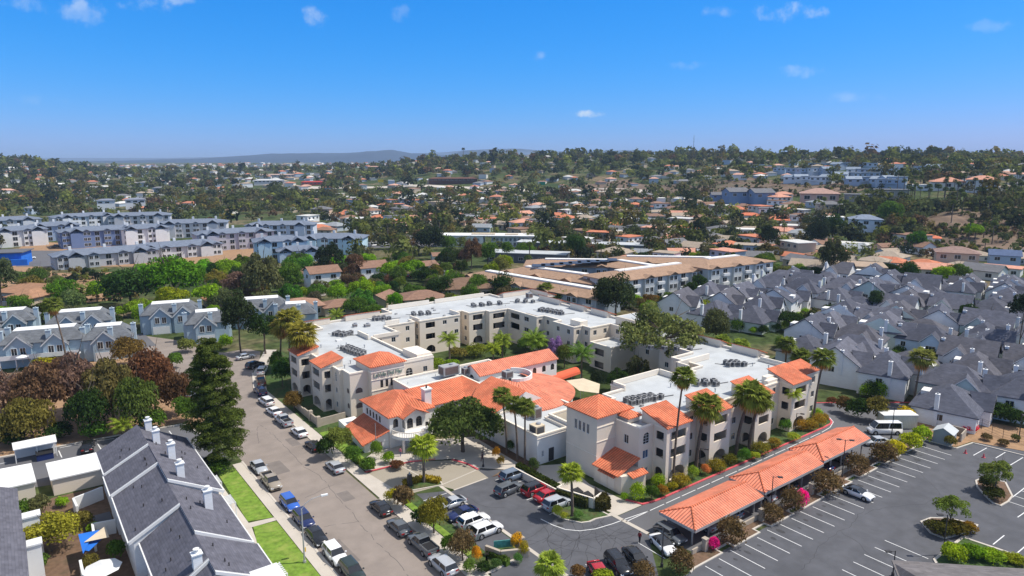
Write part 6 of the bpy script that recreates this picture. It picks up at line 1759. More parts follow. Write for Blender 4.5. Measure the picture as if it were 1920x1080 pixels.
# three storey apartment blocks (new estate, brown roofed estate)
def apartments(k, L=24, D=7.5, H=9.0, rise=2.2, bays=6, floors=3, wm='wallcol', flat=False):
 t = thing('apartment_block', 'x', 'building')
 h = L / 2; m = MB(); m.box(-h, -D, 0, h, D, H)
 for i in range(bays):
  x = -h + L * (i + .5) / bays
  if i % 2 == 0: m.box(x - L / bays * .36, -D - .9, 0, x + L / bays * .36, -D, H - .3)
 m.build('wall', M[wm], t, world=False)
 m = MB()
 if flat:
  m.hip(-h, -D, h, D, H, rise, .9, .25, axis='x'); 
 else: m.hip(-h, -D, h, D, H, rise, .9, .25, axis='x')
 m.build('roof', M['roofcol'], t, world=False)
 for i in range(bays):
  if i % 2 == 0:
   x = -h + L * (i + .5) / bays; g = MB(); w = L / bays * .42
   A = [(x - w, -D - 1.5, H - .15), (x, -D - 1.5, H + 1.0), (x, -D + 2, H + 1.0), (x - w, -D + .2, H - .15)]
   g.slab(A[::-1], .15); g.slab([(2 * x - p[0], p[1], p[2]) for p in A], .15); g.face([(x - w * .86, -D - .92, H - .4), (x + w * .86, -D - .92, H - .4), (x, -D - .92, H + .85)])
   g.build('gable_roof', M['roofcol'], t, world=False)
 if k != 'brown':
  for s_ in (-1, 1):
   m = MB(); m.box(s_ * h * .62 - 3.2, -D - 2.2, 0, s_ * h * .62 + 3.2, -D - .95, H - .9); m.build('wall', M[wm], t, world=False)
   m = MB(); m.hip(s_ * h * .62 - 3.2, -D - 2.2, s_ * h * .62 + 3.2, D * .3, H - .4, 2.3, .5, .2, axis='y', end0=False, end1=True); m.build('roof', M['roofcol'], t, world=False)
 fl = H / floors
 for f in range(floors):
  for i in range(bays):
   x = -h + L * (i + .5) / bays; y = -D - .9 if i % 2 == 0 else -D
   if i % 2 == 0:
    win_box(t, x - L / bays * .18, y, f * fl + .9, 1.5, 1.6, '-y', 2); win_box(t, x + L / bays * .18, y, f * fl + .9, 1.5, 1.6, '-y', 2)
   else: win_box(t, x, y, f * fl + .4, 2.3, 2.2, '-y', 2)
  for k_ in range(3): win_box(t, -h, -D + D * 2 * (k_ + .5) / 3, f * fl + 1.0, 1.4, 1.4, '-x', 2)
 if k != 'brown':
  for i in range(3):
   x = -h + L * (i + .5) / 3; m = MB(); m.box(x - .6, -1.2 + i, H + 1.2, x + .6, 0 + i, H + rise + 1.4); m.build('chimney', M['frame'], t, world=False)
 else:
  m = MB(); m.box(-h + D * .98, -1.4, H + rise - .45, h - D * .98, 1.4, H + rise + .12); m.build('flat_top', M['flatroof'], t, world=False)
  for f in range(1, floors):
   m = MB()
   for i in range(1, bays, 2):
    x = -h + L * (i + .5) / bays; m.box(x - 1.7, -D - 1.1, f * fl, x + 1.7, -D, f * fl + 1.0)
   m.build('balcony', M['frame'], t, world=False)
 return t
AP = {}
def ablock(key, x, y, rz, wallc, roofc, label, group, **kw):
 if key not in AP: o = AP[key] = apartments(key, **kw)
 else: o = copy_tree(AP[key])
 o.location = (x, y, hz(x, y)); o.rotation_euler = (0, 0, rz); o['label'] = label; o['category'] = 'building'; o['group'] = group
 for ch in o.children:
  b = ch.name.split('.')[0]
  if b == 'wall': ch.color = (*wallc, 1)
  elif b in ('roof', 'gable_roof'): ch.color = (*roofc, 1)
 L = kw.get('L', 30)
 for s in (-.4, -.13, .13, .4): OCC.append((x + s * L * math.cos(rz), y + s * L * math.sin(rz), 10))
 return o
SLB = (.17, .20, .26); face_cam = HEAD - PI / 2
gn = 'new three storey blocks of the left estate'
def A1(u, v, key, da, wc, lab, **kw):
 x, y = W(u, v); f, r_ = FR(x, y); n = math.hypot(x, y); x, y = x + x / n * 8, y + y / n * 8
 ablock(key, x, y, face_cam - math.atan2(r_, f) * 1.0 + rad(da), wc, SLB if 'slate' not in kw else kw.pop('slate'), lab, gn, **kw)
A1(200, 499, 'low', 10, (.44, .45, .46), 'low two storey dark roofed block at the front left of the estate', L=44, D=7, H=6.2, rise=2.4, bays=7, floors=2)
A1(330, 485, 'low', 14, (.62, .62, .62), 'low two storey white columned block at the front of the estate', L=44, D=7, H=6.2, rise=2.4, bays=7, floors=2)
A1(190, 462, 'long', 8, (.16, .22, .38), 'dark blue walled three storey block in the middle of the estate', L=42, D=8, H=9.6, bays=8)
A1(272, 458, 'short', 8, (.80, .80, .80), 'white end block joined to the dark blue one', L=26, D=8, H=9.6, bays=4)
A1(365, 446, 'long', -8, (.66, .64, .66), 'white and mauve long block at the back of the estate', L=42, D=8, H=9.6, bays=8)
A1(440, 468, 'long', 12, (.46, .45, .50), 'grey mauve three storey block with dark balconies in the estate', L=42, D=8, H=9.6, bays=8)
A1(530, 450, 'long', -12, (.60, .64, .72), 'pale blue walled block with white end at the right of the estate', L=42, D=8, H=9.6, bays=8)
A1(527, 487, 'short', 4, (.50, .64, .74), 'pale blue gabled block at the right front of the estate', L=26, D=8, H=8.2, bays=4)
A1(560, 492, 'low2', 4, (.52, .62, .74), 'small pale blue two storey block stepping down in front', L=20, D=5, H=5.6, bays=4, floors=2)
A1(628, 476, 'short2', -14, (.48, .66, .76), 'light blue block standing apart at the right of the estate', L=34, D=9, H=8.6, bays=6)
A1(40, 462, 'short', 6, (.72, .72, .72), 'white block with gabled bays at the far left of the estate', L=26, D=8, H=9.6, bays=4)
A1(105, 452, 'short', 4, (.30, .38, .54), 'blue walled block behind the far left white one', L=26, D=8, H=9.6, bays=4)
A1(10, 440, 'long', 6, (.60, .62, .66), 'pale long block at the left edge behind the white one', L=42, D=8, H=9.6, bays=8)
A1(160, 430, 'long', 14, (.66, .68, .72), 'pale grey long block in the back row, left part', L=42, D=8, H=9.6, bays=8)
A1(265, 428, 'long', -6, (.62, .60, .62), 'pale long block in the back row, middle', L=42, D=8, H=9.6, bays=8)
x, y = W(22, 496); t = thing('building_site', 'half built block wrapped in bright blue tarpaulin at the left edge', 'building', (x - 3, y + 5, 0), face_cam + .3)
m = MB(); m.box(-12, -7, 0, 10, 7, 6.0); m.build('tarpaulin', M['blue'], t, world=False); m = MB(); m.box(-13, -8, 6.0, 11, 8, 6.4, True); m.build('roof', M['drive'], t, world=False)
m = MB(); m.box(6, -9, 0, 13, -7.1, 3); m.build('lower_tarpaulin', M['blue'], t, world=False)
OCC.append((x - 3, y + 5, 14))
BR = (.36, .235, .16); gb = 'brown roofed apartment blocks behind the cream building'
def bb(x0, y0, x1, y1, key, lab, wc=(.34, .40, .47), **kw):
 """ridge from (x0,y0) to (x1,y1)"""
 L = math.dist((x0, y0), (x1, y1)) + 12; rz = math.atan2(y1 - y0, x1 - x0)
 ablock(key, (x0 + x1) / 2, (y0 + y1) / 2, rz, wc, BR, lab, gb, L=L, wm='wallcol', rise=2.0, **kw)
bb(150, 216, 157, 163, 'brown', 'long low brown roofed block nearest the cream building', D=6.5, H=6.2, bays=10, floors=2)
AP.pop('brown')
bb(166, 212, 172, 182, 'brown', 'second brown roofed block behind the nearest one', D=7, H=7.0, bays=6, floors=2); AP.pop('brown')
bb(182, 222, 204, 202, 'brown', 'brown roofed block with blue solar panels at the back left', D=8, H=7.4, bays=6, floors=2); AP.pop('brown')
bb(174, 172, 212, 171, 'brown', 'brown roofed three storey block facing the townhouses', D=8.5, H=9.2, bays=8, wc=(.55, .57, .58)); AP.pop('brown')
bb(205, 200, 205, 178, 'brown', 'brown roofed block across the inner court', D=7.5, H=7.6, bays=4); AP.pop('brown')
bb(216, 206, 243, 180, 'brown', 'long brown roofed block at the back right', D=7, H=7.6, bays=8, floors=2); AP.pop('brown')
bb(218, 168, 244, 166, 'brown', 'brown roofed three storey block with white balconies at the right', D=10, H=10.2, bays=6, wc=(.60, .61, .60)); AP.pop('brown')
for i in range(9):
 m = MB(); a = W(1010 + i * 17, 497 - i * 1.4, 9.6); m.obox(a[0], a[1], 2.6, 3.6, rad(-40), 9.35, 9.5, True); tag(m.build('solar_panel', M['solar']), 'dark blue solar panel on the brown roofed block', 'solar panel', 'solar panels on the brown roofed block')
for i in range(9): bpy.data.objects['solar_panel' + ('' if i == 0 else '.%03d' % i)]['label'] = f'dark blue roof solar panel, {["leftmost","second","third","fourth","fifth","sixth","seventh","eighth","rightmost"][i]} in the row on the brown roofed block'
# simple houses of the valley and hills
def house(k):
 t = thing('house', 'x', 'house')
 W_, D_, H_, kind = {'g1': (6, 4.5, 3.2, 'gable'), 'h1': (6.5, 5.2, 3.2, 'hip'), 'h2': (6.5, 5, 6.0, 'hip'), 'f1': (7, 5, 3.4, 'flat'), 'f2': (6.5, 5, 6.3, 'flat'), 'L1': (7.5, 4.2, 3.3, 'L'), 'g2': (5.5, 4.5, 5.8, 'gable')}[k]
 m = MB(); m.box(-W_, -D_, -2, W_, D_, H_)
 if kind == 'gable':
  for s in (-1, 1): m.face([(s * W_, -D_ * s, H_), (s * W_, D_ * s, H_), (s * W_, 0, H_ + 1.9)])
 if kind == 'L': m.box(1.0, -D_ - 4, -2, W_, -D_, H_)
 if kind == 'flat': m.box(-W_ * .9, -D_ - 1.6, H_ * .5 if H_ > 5 else 0, -.5, -D_, H_ * .55 if H_ > 5 else H_ - .5)
 m.build('wall', M['wallcol'], t, world=False)
 m = MB()
 if kind == 'gable': m.hip(-W_, -D_, W_, D_, H_, 2.1, .5, axis='x', end0=False, end1=False)
 elif kind == 'hip': m.hip(-W_, -D_, W_, D_, H_, 1.9, .6)
 elif kind == 'L':
  m.hip(-W_, -D_, W_, D_, H_, 1.7, .5); m.hip(1.0, -D_ - 4, W_, -D_ + 1, H_ - .02, 1.3, .5, axis='y', end1=False)
 else: m.box(-W_ - .5, -D_ - .5, H_, W_ + .5, D_ + .5, H_ + .35, True)
 m.build('roof', M['roofcol'], t, world=False)
 g = 3 if W_ > 6 else 2
 for i in range(g):
  x = -W_ + 2 * W_ * (i + .5) / g
  if kind == 'L' and x > .8: y = -D_ - 4
  else: y = -D_
  win_box(t, x, y, H_ - 2.2, 1.9, 1.4, '-y', 2)
 win_box(t, -W_, 0, H_ - 2.2, 1.8, 1.4, '-x', 2)
 return t
HP = {}
ROOFS = [((.26, .155, .11), 'brown roof', 3), ((.55, .20, .11), 'terracotta roof', 2.4), ((.60, .30, .21), 'pink tile roof', 1.4), ((.17, .17, .18), 'grey roof', 2.6), ((.62, .61, .58), 'white roof', 2), ((.38, .31, .24), 'tan roof', 3), ((.28, .30, .32), 'pale grey roof', 2)]
WALLS = [((.72, .69, .63), 'cream', 3), ((.78, .78, .78), 'white', 3), ((.52, .42, .32), 'tan', 2), ((.45, .52, .60), 'blue grey', 1), ((.62, .42, .34), 'pink', .7), ((.30, .28, .26), 'brown', .8)]
def pick(r, L):
 s = sum(x[2] for x in L); q = r.random() * s
 for x in L:
  q -= x[2]
  if q <= 0: return x
 return L[-1]
def add_house(u, v, k, wall, roof, look, rz=None, sc_=1.0, lab=None, z=None, xy=None):
 P = (*xy, hz(*xy)) if xy else WT(u, v)
 if P is None: return
 x, y, z0 = P; f, r_ = FR(x, y)
 o = place_house(HP, house, k, x, y, z0, face_cam - math.atan2(r_, f) + (rz if rz is not None else random.uniform(-.7, .7)), wall, roof, look, 'house', 'houses of the valley and the hills', sc_)
 if lab: AUTO.pop(); o['label'] = lab
 OCC.append((x, y, 7 * sc_)); return o
CR, WH, TN, BLU, PK = (.72, .69, .63), (.80, .80, .80), (.52, .42, .32), (.40, .50, .62), (.62, .42, .34)
BRN, TER, PNK, GRY, WHR, TAN = (.26, .155, .11), (.62, .19, .10), (.60, .30, .21), (.17, .17, .18), (.70, .69, .66), (.40, .30, .22)
# cottages between the estate and the cream building
for a in ((605, 538, 'g2', WH, BRN, .3, 1.1, 'white gabled cottage with brown roof, nearest the pale path'), (580, 522, 'h1', TN, BRN, .2, .9, 'low brown hipped roof just left of the white gabled cottage'),
   (697, 527, 'g2', WH, BRN, .35, 1.0, 'white gabled cottage left of the two bright green trees'), (797, 517, 'g2', WH, BRN, .5, .85, 'white gabled cottage right of the two bright green trees'),
   (826, 487, 'g1', WH, BRN, .2, .75, 'small white house on the bank above the cottages'), (72, 570, 'L1', TN, (.36, .20, .12), -.9, 1.5, 'long brown tiled roof house at left, below the bare bank'),
   (560, 590, 'h1', TN, (.34, .20, .14), .2, 1.1, 'brown roof behind the slate roofed pale blue house'), (635, 586, 'h1', TN, BRN, .3, 1.0, 'low brown roof peeping over the cream building at left'), (718, 572, 'g1', TN, BRN, 1.1, .9, 'narrow brown roof between bright green trees'),
   (792, 573, 'h1', TN, BRN, .2, 1.1, 'brown roof just above the north wing, left of the big brown one'), (872, 558, 'h1', TN, (.20, .125, .085), .15, 1.5, 'big dark brown hipped roof just behind the cream building'),
   (420, 574, 'h1', TN, (.42, .22, .13), .2, 1.0, 'small orange brown roof beside blue panels behind the dark pine'), (105, 530, 'h1', TN, BRN, .1, .6, 'small brown roof by the bare bank at far left'),
   (1180, 425, 'f2', WH, WHR, .1, 1.0, 'white flat roofed house with terrace above the brown roofed blocks')):
 add_house(*a[:5], '', a[5], a[6], a[7])
# white arcaded two storey row
x, y = W(915, 462); t = thing('arcade_building', 'long white two storey building with a row of arches', 'building', (x, y + 3, 0), face_cam - .05)
m = MB()
for s in (-1, 1):
 cx = s * 14 + (4 if s > 0 else 0); H_ = [(-13 + 2.6 * k + 13, -13 + 2.6 * k + 14.4, .3, 2.6, True) for k in range(10)] + [(-13 + 2.6 * k + 13, -13 + 2.6 * k + 14.4, 3.4, 5.2, True) for k in range(10)]
 H_ = [(h[0] + .3, h[1] + .3, *h[2:]) for h in H_]
 p, q = (cx - 14, -6 + (s > 0) * 2), (cx + 13.4, -6 + (s > 0) * 2); wallpanel(m, p, q, 0, 6.4, H_, .6)
 m.box(cx - 14, p[1] + 2.2, 0, cx + 13.4, 8, 6.4)
 m.face([(cx - 14, p[1], 0), (cx - 14, p[1] + 2.2, 0), (cx - 14, p[1] + 2.2, 6.4), (cx - 14, p[1], 6.4)][::-1])
m.build('wall', M['white_stucco'], t, world=False)
m = MB(); m.box(-28.6, -6.6, 6.4, 31.6, 8.4, 6.9, True); m.build('roof', M['flatroof'], t, world=False)
m = MB(); m.box(-8, -2, 6.9, 6, 3, 7.6); m.box(12, -2, 6.9, 20, 2, 7.4); m.build('roof_box', M['sand'], t, world=False); OCC += [(x - 18, y + 8, 12), (x, y + 4, 14), (x + 18, y, 12)]
# dark industrial sheds right of it
for u, v, L, lab in ((1000, 492, 40, 'long dark low commercial block behind the solar roofs, nearest'), (1030, 470, 30, 'grey flat roofed commercial block with white edge, middle'), (1165, 474, 30, 'low pale roofed commercial shed right of the big dark tree'), (1110, 468, 16, 'small dark commercial shed between the grey block and the pale one')):
 x, y = W(u, v); t = thing('commercial_building', lab, 'building', (x, y + 4, 0), face_cam - .25)
 m = MB(); m.box(-L / 2, -6, 0, L / 2, 6, 4.6); m.build('wall', mat('charcoal_wall', (.12, .13, .15), .8, .1), t, world=False)
 m = MB(); m.box(-L / 2 - .4, -6.4, 4.6, L / 2 + .4, 6.4, 4.95, True); m.build('roof', M['membrane'] if L > 20 else M['drive'], t, world=False); OCC.append((x, y + 4, L / 2))
 for k in range(int(L / 5)): win_box(t, -L / 2 + 2.5 + k * 5, -6, 1.2, 2.2, 1.6, '-y', 2)
# named houses on the slope
for a in ((1425, 382, 'g2', (.22, .30, .46), GRY, .5, 1.7, 'large slate blue gabled house on the slope, right of the two'), (1378, 380, 'g2', (.22, .30, .46), GRY, .5, 1.7, 'large slate blue gabled house on the slope, left of the two'), (1345, 378, 'g2', (.22, .30, .46), GRY, .2, 1.1, 'smaller slate blue gabled house left of the large pair'),
   (1620, 435, 'h2', (.66, .72, .80), (.22, .26, .34), .1, 1.4, 'big pale blue two storey house at the foot of the green hill'), (1560, 425, 'f2', (.70, .76, .82), WHR, .1, 1.0, 'pale blue white flat roofed house left of the big pale blue one'), (1500, 422, 'f2', WH, GRY, .1, 1.0, 'white and grey flat house left of the green hill foot'),
   (1405, 412, 'L1', CR, TER, .1, 1.1, 'house with bright terracotta roof below the slate blue pair'), (1478, 400, 'h1', CR, TER, .1, .9, 'small terracotta roofed house on the slope right of the bright one'),
   (1535, 378, 'h1', PK, (.42, .27, .22), .05, 2.2, 'wide pinkish roofed row right of the slate blue pair'), (1612, 378, 'f1', (.30, .28, .27), GRY, .05, 1.6, 'dark wide house on the ridge by the green strip, left one'), (1670, 370, 'f1', (.34, .31, .3), GRY, .05, 1.7, 'dark wide house on the ridge by the green strip, right one'),
   (1720, 356, 'f1', WH, WHR, .05, 1.2, 'white box house above the green strip'), (1775, 354, 'h1', CR, PNK, .1, 1.8, 'cream mansion with pink tile roof among the tall palms'), (1840, 360, 'h2', WH, PNK, .05, 1.6, 'big white mansion with long rows of windows among the palms'),
   (1740, 455, 'h1', CR, TER, .05, .9, 'terracotta roofed house under the bare slope, right one'), (1692, 454, 'h1', CR, TER, .2, .8, 'terracotta roofed house under the bare slope, left one'), (1790, 502, 'h2', TN, (.30, .20, .17), .1, 1.3, 'large tan house with brown red hipped roof at right'),
   (1880, 502, 'g2', (.42, .50, .62), (.10, .14, .24), .1, 1.1, 'blue glass fronted house at the far right'), (1735, 520, 'L1', CR, PNK, .2, 1.3, 'pink roofed rambling house behind the townhouses'), (1770, 517, 'h1', CR, PNK, -.2, 1.1, 'pink roofed house joined to the rambling one'), (1600, 520, 'f1', TN, TAN, .1, 1.0, 'low tan roof left of the rambling pink house'),
   (1340, 470, 'g1', WH, GRY, .8, 1.2, 'pale grey gabled roof near the dry lot'), (1260, 470, 'g1', WH, GRY, .8, 1.3, 'long pale roof pointing at the dry lot'), (1420, 492, 'g1', WH, GRY, .1, 1.1, 'grey gabled bungalow right of the three storey brown block'), (1430, 463, 'f1', CR, BRN, .2, 1.0, 'brown flat bungalow left of the tall dark tree'),
   (1395, 448, 'f2', CR, WHR, .1, 1.0, 'cream two storey box house above the dry lot'), (1460, 430, 'f2', CR, TER, .1, 1.0, 'cream house with reddish roof left of the dark tree cluster')):
 add_house(*a[:5], '', a[5], a[6], a[7])
# blue terraces high on the right ridge
k = 0
for row, (v0, u0, u1, n) in enumerate(((345, 1475, 1560, 5), (328, 1455, 1560, 5), (338, 1570, 1640, 5), (348, 1590, 1690, 6), (330, 1590, 1700, 6), (318, 1520, 1640, 6), (352, 1650, 1690, 2), (325, 1720, 1760, 2), (320, 1415, 1440, 2))):
 for i in range(n):
  u = u0 + (u1 - u0) * (i + .5) / n
  add_house(u, v0 + random.uniform(-1.5, 1.5), random.choice(('f2', 'g2', 'f2')), random.choice(((.36, .45, .58), (.46, .55, .66), (.70, .74, .78))), random.choice(((.24, .29, .36), (.30, .35, .42))), 'blue terraced house high on the right ridge', sc_=1.15)
# random town
r = random.Random(23)
DENS = []    # house zones in the photo: (u0,u1,v0,v1,n)
for z_ in ((560, 760, 365, 440, 42), (700, 920, 368, 425, 50), (900, 1120, 362, 440, 66), (1080, 1300, 375, 470, 62), (1240, 1500, 372, 500, 52), (1440, 1560, 385, 470, 12), (1500, 1720, 465, 515, 20), (1700, 1920, 480, 525, 14), (0, 200, 318, 375, 30), (160, 420, 322, 392, 26), (400, 620, 322, 372, 34), (640, 900, 330, 350, 10), (1240, 1500, 322, 345, 14), (1480, 1920, 304, 335, 22), (1000, 1300, 325, 350, 14), (1780, 1920, 335, 365, 8), (200, 320, 378, 396, 5), (1150, 1300, 480, 500, 6)):
 u0, u1, v0, v1, n = z_; tries = 0; c = 0
 while c < n and tries < n * 14:
  tries += 1; u, v = r.uniform(u0, u1), r.uniform(v0, v1); P = WT(u, v)
  if P is None or P[0] ** 2 + P[1] ** 2 > 1900 ** 2: continue
  if any((P[0] - o[0]) ** 2 + (P[1] - o[1]) ** 2 < (o[2] + 6.5) ** 2 for o in OCC): continue
  wc = pick(r, WALLS); rc = pick(r, ROOFS); kk = r.choice(('g1', 'h1', 'h2', 'f1', 'f2', 'L1', 'h1', 'g1', 'L1')) if rc[1] != 'white roof' else r.choice(('f1', 'f2', 'f1'))
  two = 'two storey ' if kk.endswith('2') else 'low '
  d = math.hypot(P[0], P[1]); c += 1
  if len([1 for o, l in AUTO if o.name.startswith('house')]) > 236 and False: pass
  DENS.append((d, P, kk, wc, rc, two, r.uniform(-.9, .9), r.uniform(.85, 1.25)))
  OCC.append((P[0], P[1], 7))
DENS.sort(key=lambda q: q[0])
n_named = len([o for o in bpy.data.objects if o.name.split('.')[0] == 'house' and o.type == 'EMPTY'])
room = 298 - n_named
for d, P, kk, wc, rc, two, rz, s_ in DENS[:room]:
 f, r_ = FR(P[0], P[1])
 place_house(HP, house, kk, P[0], P[1], P[2], face_cam - math.atan2(r_, f) + rz, wc[0], rc[0], two + wc[1] + ' house with ' + rc[1], 'house', 'houses of the valley and the hills', s_)
# ================================================================ VEGETATION
def crown_mesh(name, seed, n, leaf, blobs=14, squash=.8, spread=.75, br=.42, flat=.0, droop=0, core=True, mats=None, quad=1.0):
 """unit crown (radius about 1) of many small leaf faces on the skins of overlapping clumps"""
 g = np.random.default_rng(seed)
 C = g.normal(size=(blobs, 3)); C /= np.linalg.norm(C, axis=1)[:, None]
 C[:, 2] = np.abs(C[:, 2]) * (1 - flat) - .25 * (g.random(blobs) < .35)
 C *= (spread * g.uniform(.65, 1.05, blobs))[:, None]; C[:, 2] *= squash
 R = g.uniform(.75, 1.2, blobs) * br
 if core: C = np.vstack([C, [[0, 0, .05]]]); R = np.append(R, br * 1.35)
 w = R ** 2; idx = g.choice(len(R), n, p=w / w.sum())
 D = g.normal(size=(n, 3)); D /= np.linalg.norm(D, axis=1)[:, None]; D[:, 2] = np.where(D[:, 2] < -.35, -D[:, 2], D[:, 2])
 rad_ = R[idx] * g.uniform(.8, 1.08, n)
 P = C[idx] + D * rad_[:, None] * [1, 1, squash]
 Nn = D + g.normal(size=(n, 3)) * .55; Nn /= np.linalg.norm(Nn, axis=1)[:, None]
 T = np.cross(Nn, g.normal(size=(n, 3))); T /= np.linalg.norm(T, axis=1)[:, None]; B = np.cross(Nn, T)
 s = leaf * g.uniform(.6, 1.3, n)[:, None]
 V = np.stack([P - T * s - B * s * .55 * quad, P + T * s - B * s * .4 * quad, P + T * s * .8 + B * s * .55 * quad, P - T * s * .7 + B * s * .5 * quad], 1).reshape(-1, 3)
 return fast_mesh(name, V, np.arange(n * 4).reshape(-1, 4), mats or [M['leaf']])
def trunk_mesh(name, seed, h=1.0, r=.06, limbs=5, spread=.5, top=.75, m='bark'):
 g = random.Random(seed); b = MB()
 p = Vector((0, 0, 0)); rr_ = r
 for i in range(4):
  q = p + Vector((g.uniform(-.04, .04), g.uniform(-.04, .04), h * top / 4)); b.tube(p, q, rr_, rr_ * .85, 8, False); p = q; rr_ *= .85
  if i >= 1:
   for _ in range(limbs // 2):
    a = g.uniform(0, 2 * PI); e = p + Vector((math.cos(a) * spread * .5, math.sin(a) * spread * .5, g.uniform(.1, .25) * h)); e2 = e + Vector((math.cos(a + .4) * spread * .4, math.sin(a + .4) * spread * .4, g.uniform(.05, .25) * h))
    b.tube(p, e, rr_ * .55, rr_ * .35, 6, False); b.tube(e, e2, rr_ * .35, rr_ * .12, 5, False)
 return mesh_from(name, b.V, b.F, [M[m]], b.M)
CM = {}
def crowns(kind):
 if kind in CM: return CM[kind]
 P_ = {'round': dict(n=5600, leaf=.040, blobs=22, squash=.82, spread=.62, br=.40), 'dome': dict(n=4200, leaf=.042, blobs=22, squash=.55, spread=.72, br=.32, flat=.1), 'wide': dict(n=6500, leaf=.036, blobs=26, squash=.6, spread=.78, br=.30),
   'loose': dict(n=4600, leaf=.040, blobs=30, squash=.85, spread=.8, br=.27, core=False), 'pine': dict(n=6000, leaf=.038, blobs=30, squash=.9, spread=.68, br=.32), 'open': dict(n=8500, leaf=.030, blobs=70, squash=.8, spread=.95, br=.17, core=False),
   'shrub': dict(n=1500, leaf=.075, blobs=10, squash=.8, spread=.5, br=.5), 'ball': dict(n=1700, leaf=.06, blobs=6, squash=.92, spread=.22, br=.72), 'spiky': dict(n=1000, leaf=.14, blobs=8, squash=.8, spread=.5, br=.5, quad=.25)}[kind]
 CM[kind] = [crown_mesh('crown', 40 + i * 7 + len(kind), **P_) for i in range(3 if kind not in ('open', 'wide') else 2)]
 return CM[kind]
TM = {'std': [trunk_mesh('trunk', i) for i in range(3)], 'open': [trunk_mesh('trunk', 9 + i, r=.045, limbs=12, spread=1.1, top=.7) for i in range(2)]}
PLANTS = []
def tree(x, y, h, rw, kind='round', col=(.05, .10, .02), look='', label=None, group=None, cat='tree', name='tree', z=None, trunk=True, ratio=None, base=.0, bark=None, rnd=random):
 """h total height, rw crown radius"""
 z = hz(x, y) if z is None else z
 t = thing(name, label, cat, (x, y, z), rnd.uniform(0, 6.28), group)
 ch = ratio * h if ratio else min(h * .95, rw * 2.1)            # crown height
 me = rnd.choice(crowns(kind)); fl_ = kind in ('wide', 'dome', 'open'); zs = ch / (1.2 if fl_ else 1.35); o = link('crown' if name != 'shrub' else 'foliage', me, t, (0, 0, h - (.75 if fl_ else .88) * zs), 0, col)
 o.scale = (rw, rw, zs)
 if trunk:
  k = link('trunk', rnd.choice(TM['open' if kind == 'open' else 'std']), t, (0, 0, 0)); k.scale = (rw * .9, rw * .9, h * .98)
  if h > 14: k.scale = (rw * .8, rw * .8, h)
 if label is None: AUTO.append((t, look))
 OCC.append((x, y, rw * .5)); return t
GRN = {'bright': (.12, .24, .015), 'yellow': (.22, .24, .02), 'mid': (.055, .12, .02), 'dark': (.022, .05, .014), 'grey': (.075, .095, .045), 'olive': (.10, .105, .03), 'brown': (.095, .068, .045), 'red': (.16, .045, .03), 'black': (.018, .033, .018), 'lime': (.17, .30, .02), 'mauve': (.12, .092, .08), 'purple': (.20, .15, .36)}
def T(u, v, vt, r_, kind, c, label, name='tree', **kw):
 x, y = W(u, v); h = hgt(u, v, vt); rw = r_ * mpp(u, v)
 return tree(x, y, h, rw, kind, GRN[c] if isinstance(c, str) else c, label=label, name=name, cat=kw.pop('cat', 'tree'), **kw)
# ---- landmark trees
# the tall pine by the street: tiers of clumps
def tall_pine():
 x, y = 24.6, 113.8; H = 21.5
 t = thing('pine_tree', 'tall dense pine standing by the near kerb of the street', 'tree', (x, y, 0))
 g = np.random.default_rng(3); Vs = []; n_c = 230
 for i in range(n_c):
  zf = .13 + .85 * (i / n_c) ** .9; R = (1 - zf) ** .5 * 4.7 * (1 if zf > .3 else .9) + .25; a = g.uniform(0, 2 * PI); q = R * math.sqrt(g.uniform(.25, 1))
  c = np.array([q * math.cos(a), q * math.sin(a), zf * H + g.uniform(-1.2, 1.2)]); br = g.uniform(1.0, 1.7) * (1.15 - zf * .5)
  n = 300; D = g.normal(size=(n, 3)); D /= np.linalg.norm(D, axis=1)[:, None]; D[:, 2] = np.where(D[:, 2] < -.2, -D[:, 2], D[:, 2])
  P = c + D * br * g.uniform(.75, 1.05, (n, 1)) * [1, 1, .62]; Nn = D + g.normal(size=(n, 3)) * .5; T_ = np.cross(Nn, g.normal(size=(n, 3))); T_ /= np.linalg.norm(T_, axis=1)[:, None]; B = np.cross(Nn / np.linalg.norm(Nn, axis=1)[:, None], T_); s = g.uniform(.10, .22, (n, 1))
  Vs.append(np.stack([P - T_ * s - B * s * .3, P + T_ * s - B * s * .3, P + T_ * s * .7 + B * s * .3, P - T_ * s * .7 + B * s * .3], 1).reshape(-1, 3))
 V = np.concatenate(Vs); link('crown', fast_mesh('crown', V, np.arange(len(V)).reshape(-1, 4), [M['leaf']]), t, color=(.055, .088, .022))
 m = MB(); m.tube((0, 0, 0), (0, 0, H * .5), .38, .25, 10); m.tube((0, 0, H * .5), (0, 0, H * .95), .25, .05, 8)
 for i in range(26):
  z = 2.5 + i * .68; a = i * 2.4; R = (1 - z / H) ** .62 * 4.0; m.tube((0, 0, z), (R * math.cos(a), R * math.sin(a), z + .6), .08, .03, 5, False)
 m.build('trunk', M['bark'], t, world=False)
tall_pine()
T(868, 848, 738, 74, 'wide', (.05, .085, .025), 'big round dark green oak shading the entrance court', ratio=.88)
T(95, 1035, 962, 56, 'round', (.18, .21, .03), 'yellow green tree among the patios at the bottom left', ratio=.9)
T(1236, 700, 582, 84, 'open', (.11, .15, .055), 'open branched eucalyptus rising from the courtyard', ratio=.92)
T(1155, 598, 513, 46, 'pine', (.03, .05, .022), 'very broad dark pine just behind the east wing', ratio=.95)
T(452, 664, 546, 36, 'pine', (.028, .048, .02), 'dark pine at the head of the street', ratio=.7); T(498, 664, 586, 34, 'loose', 'dark', 'thin dark tree right of the dark pine', ratio=.7)
T(330, 575, 472, 62, 'round', (.055, .15, .012), 'big bright green broad crowned tree before the estate', ratio=.85)
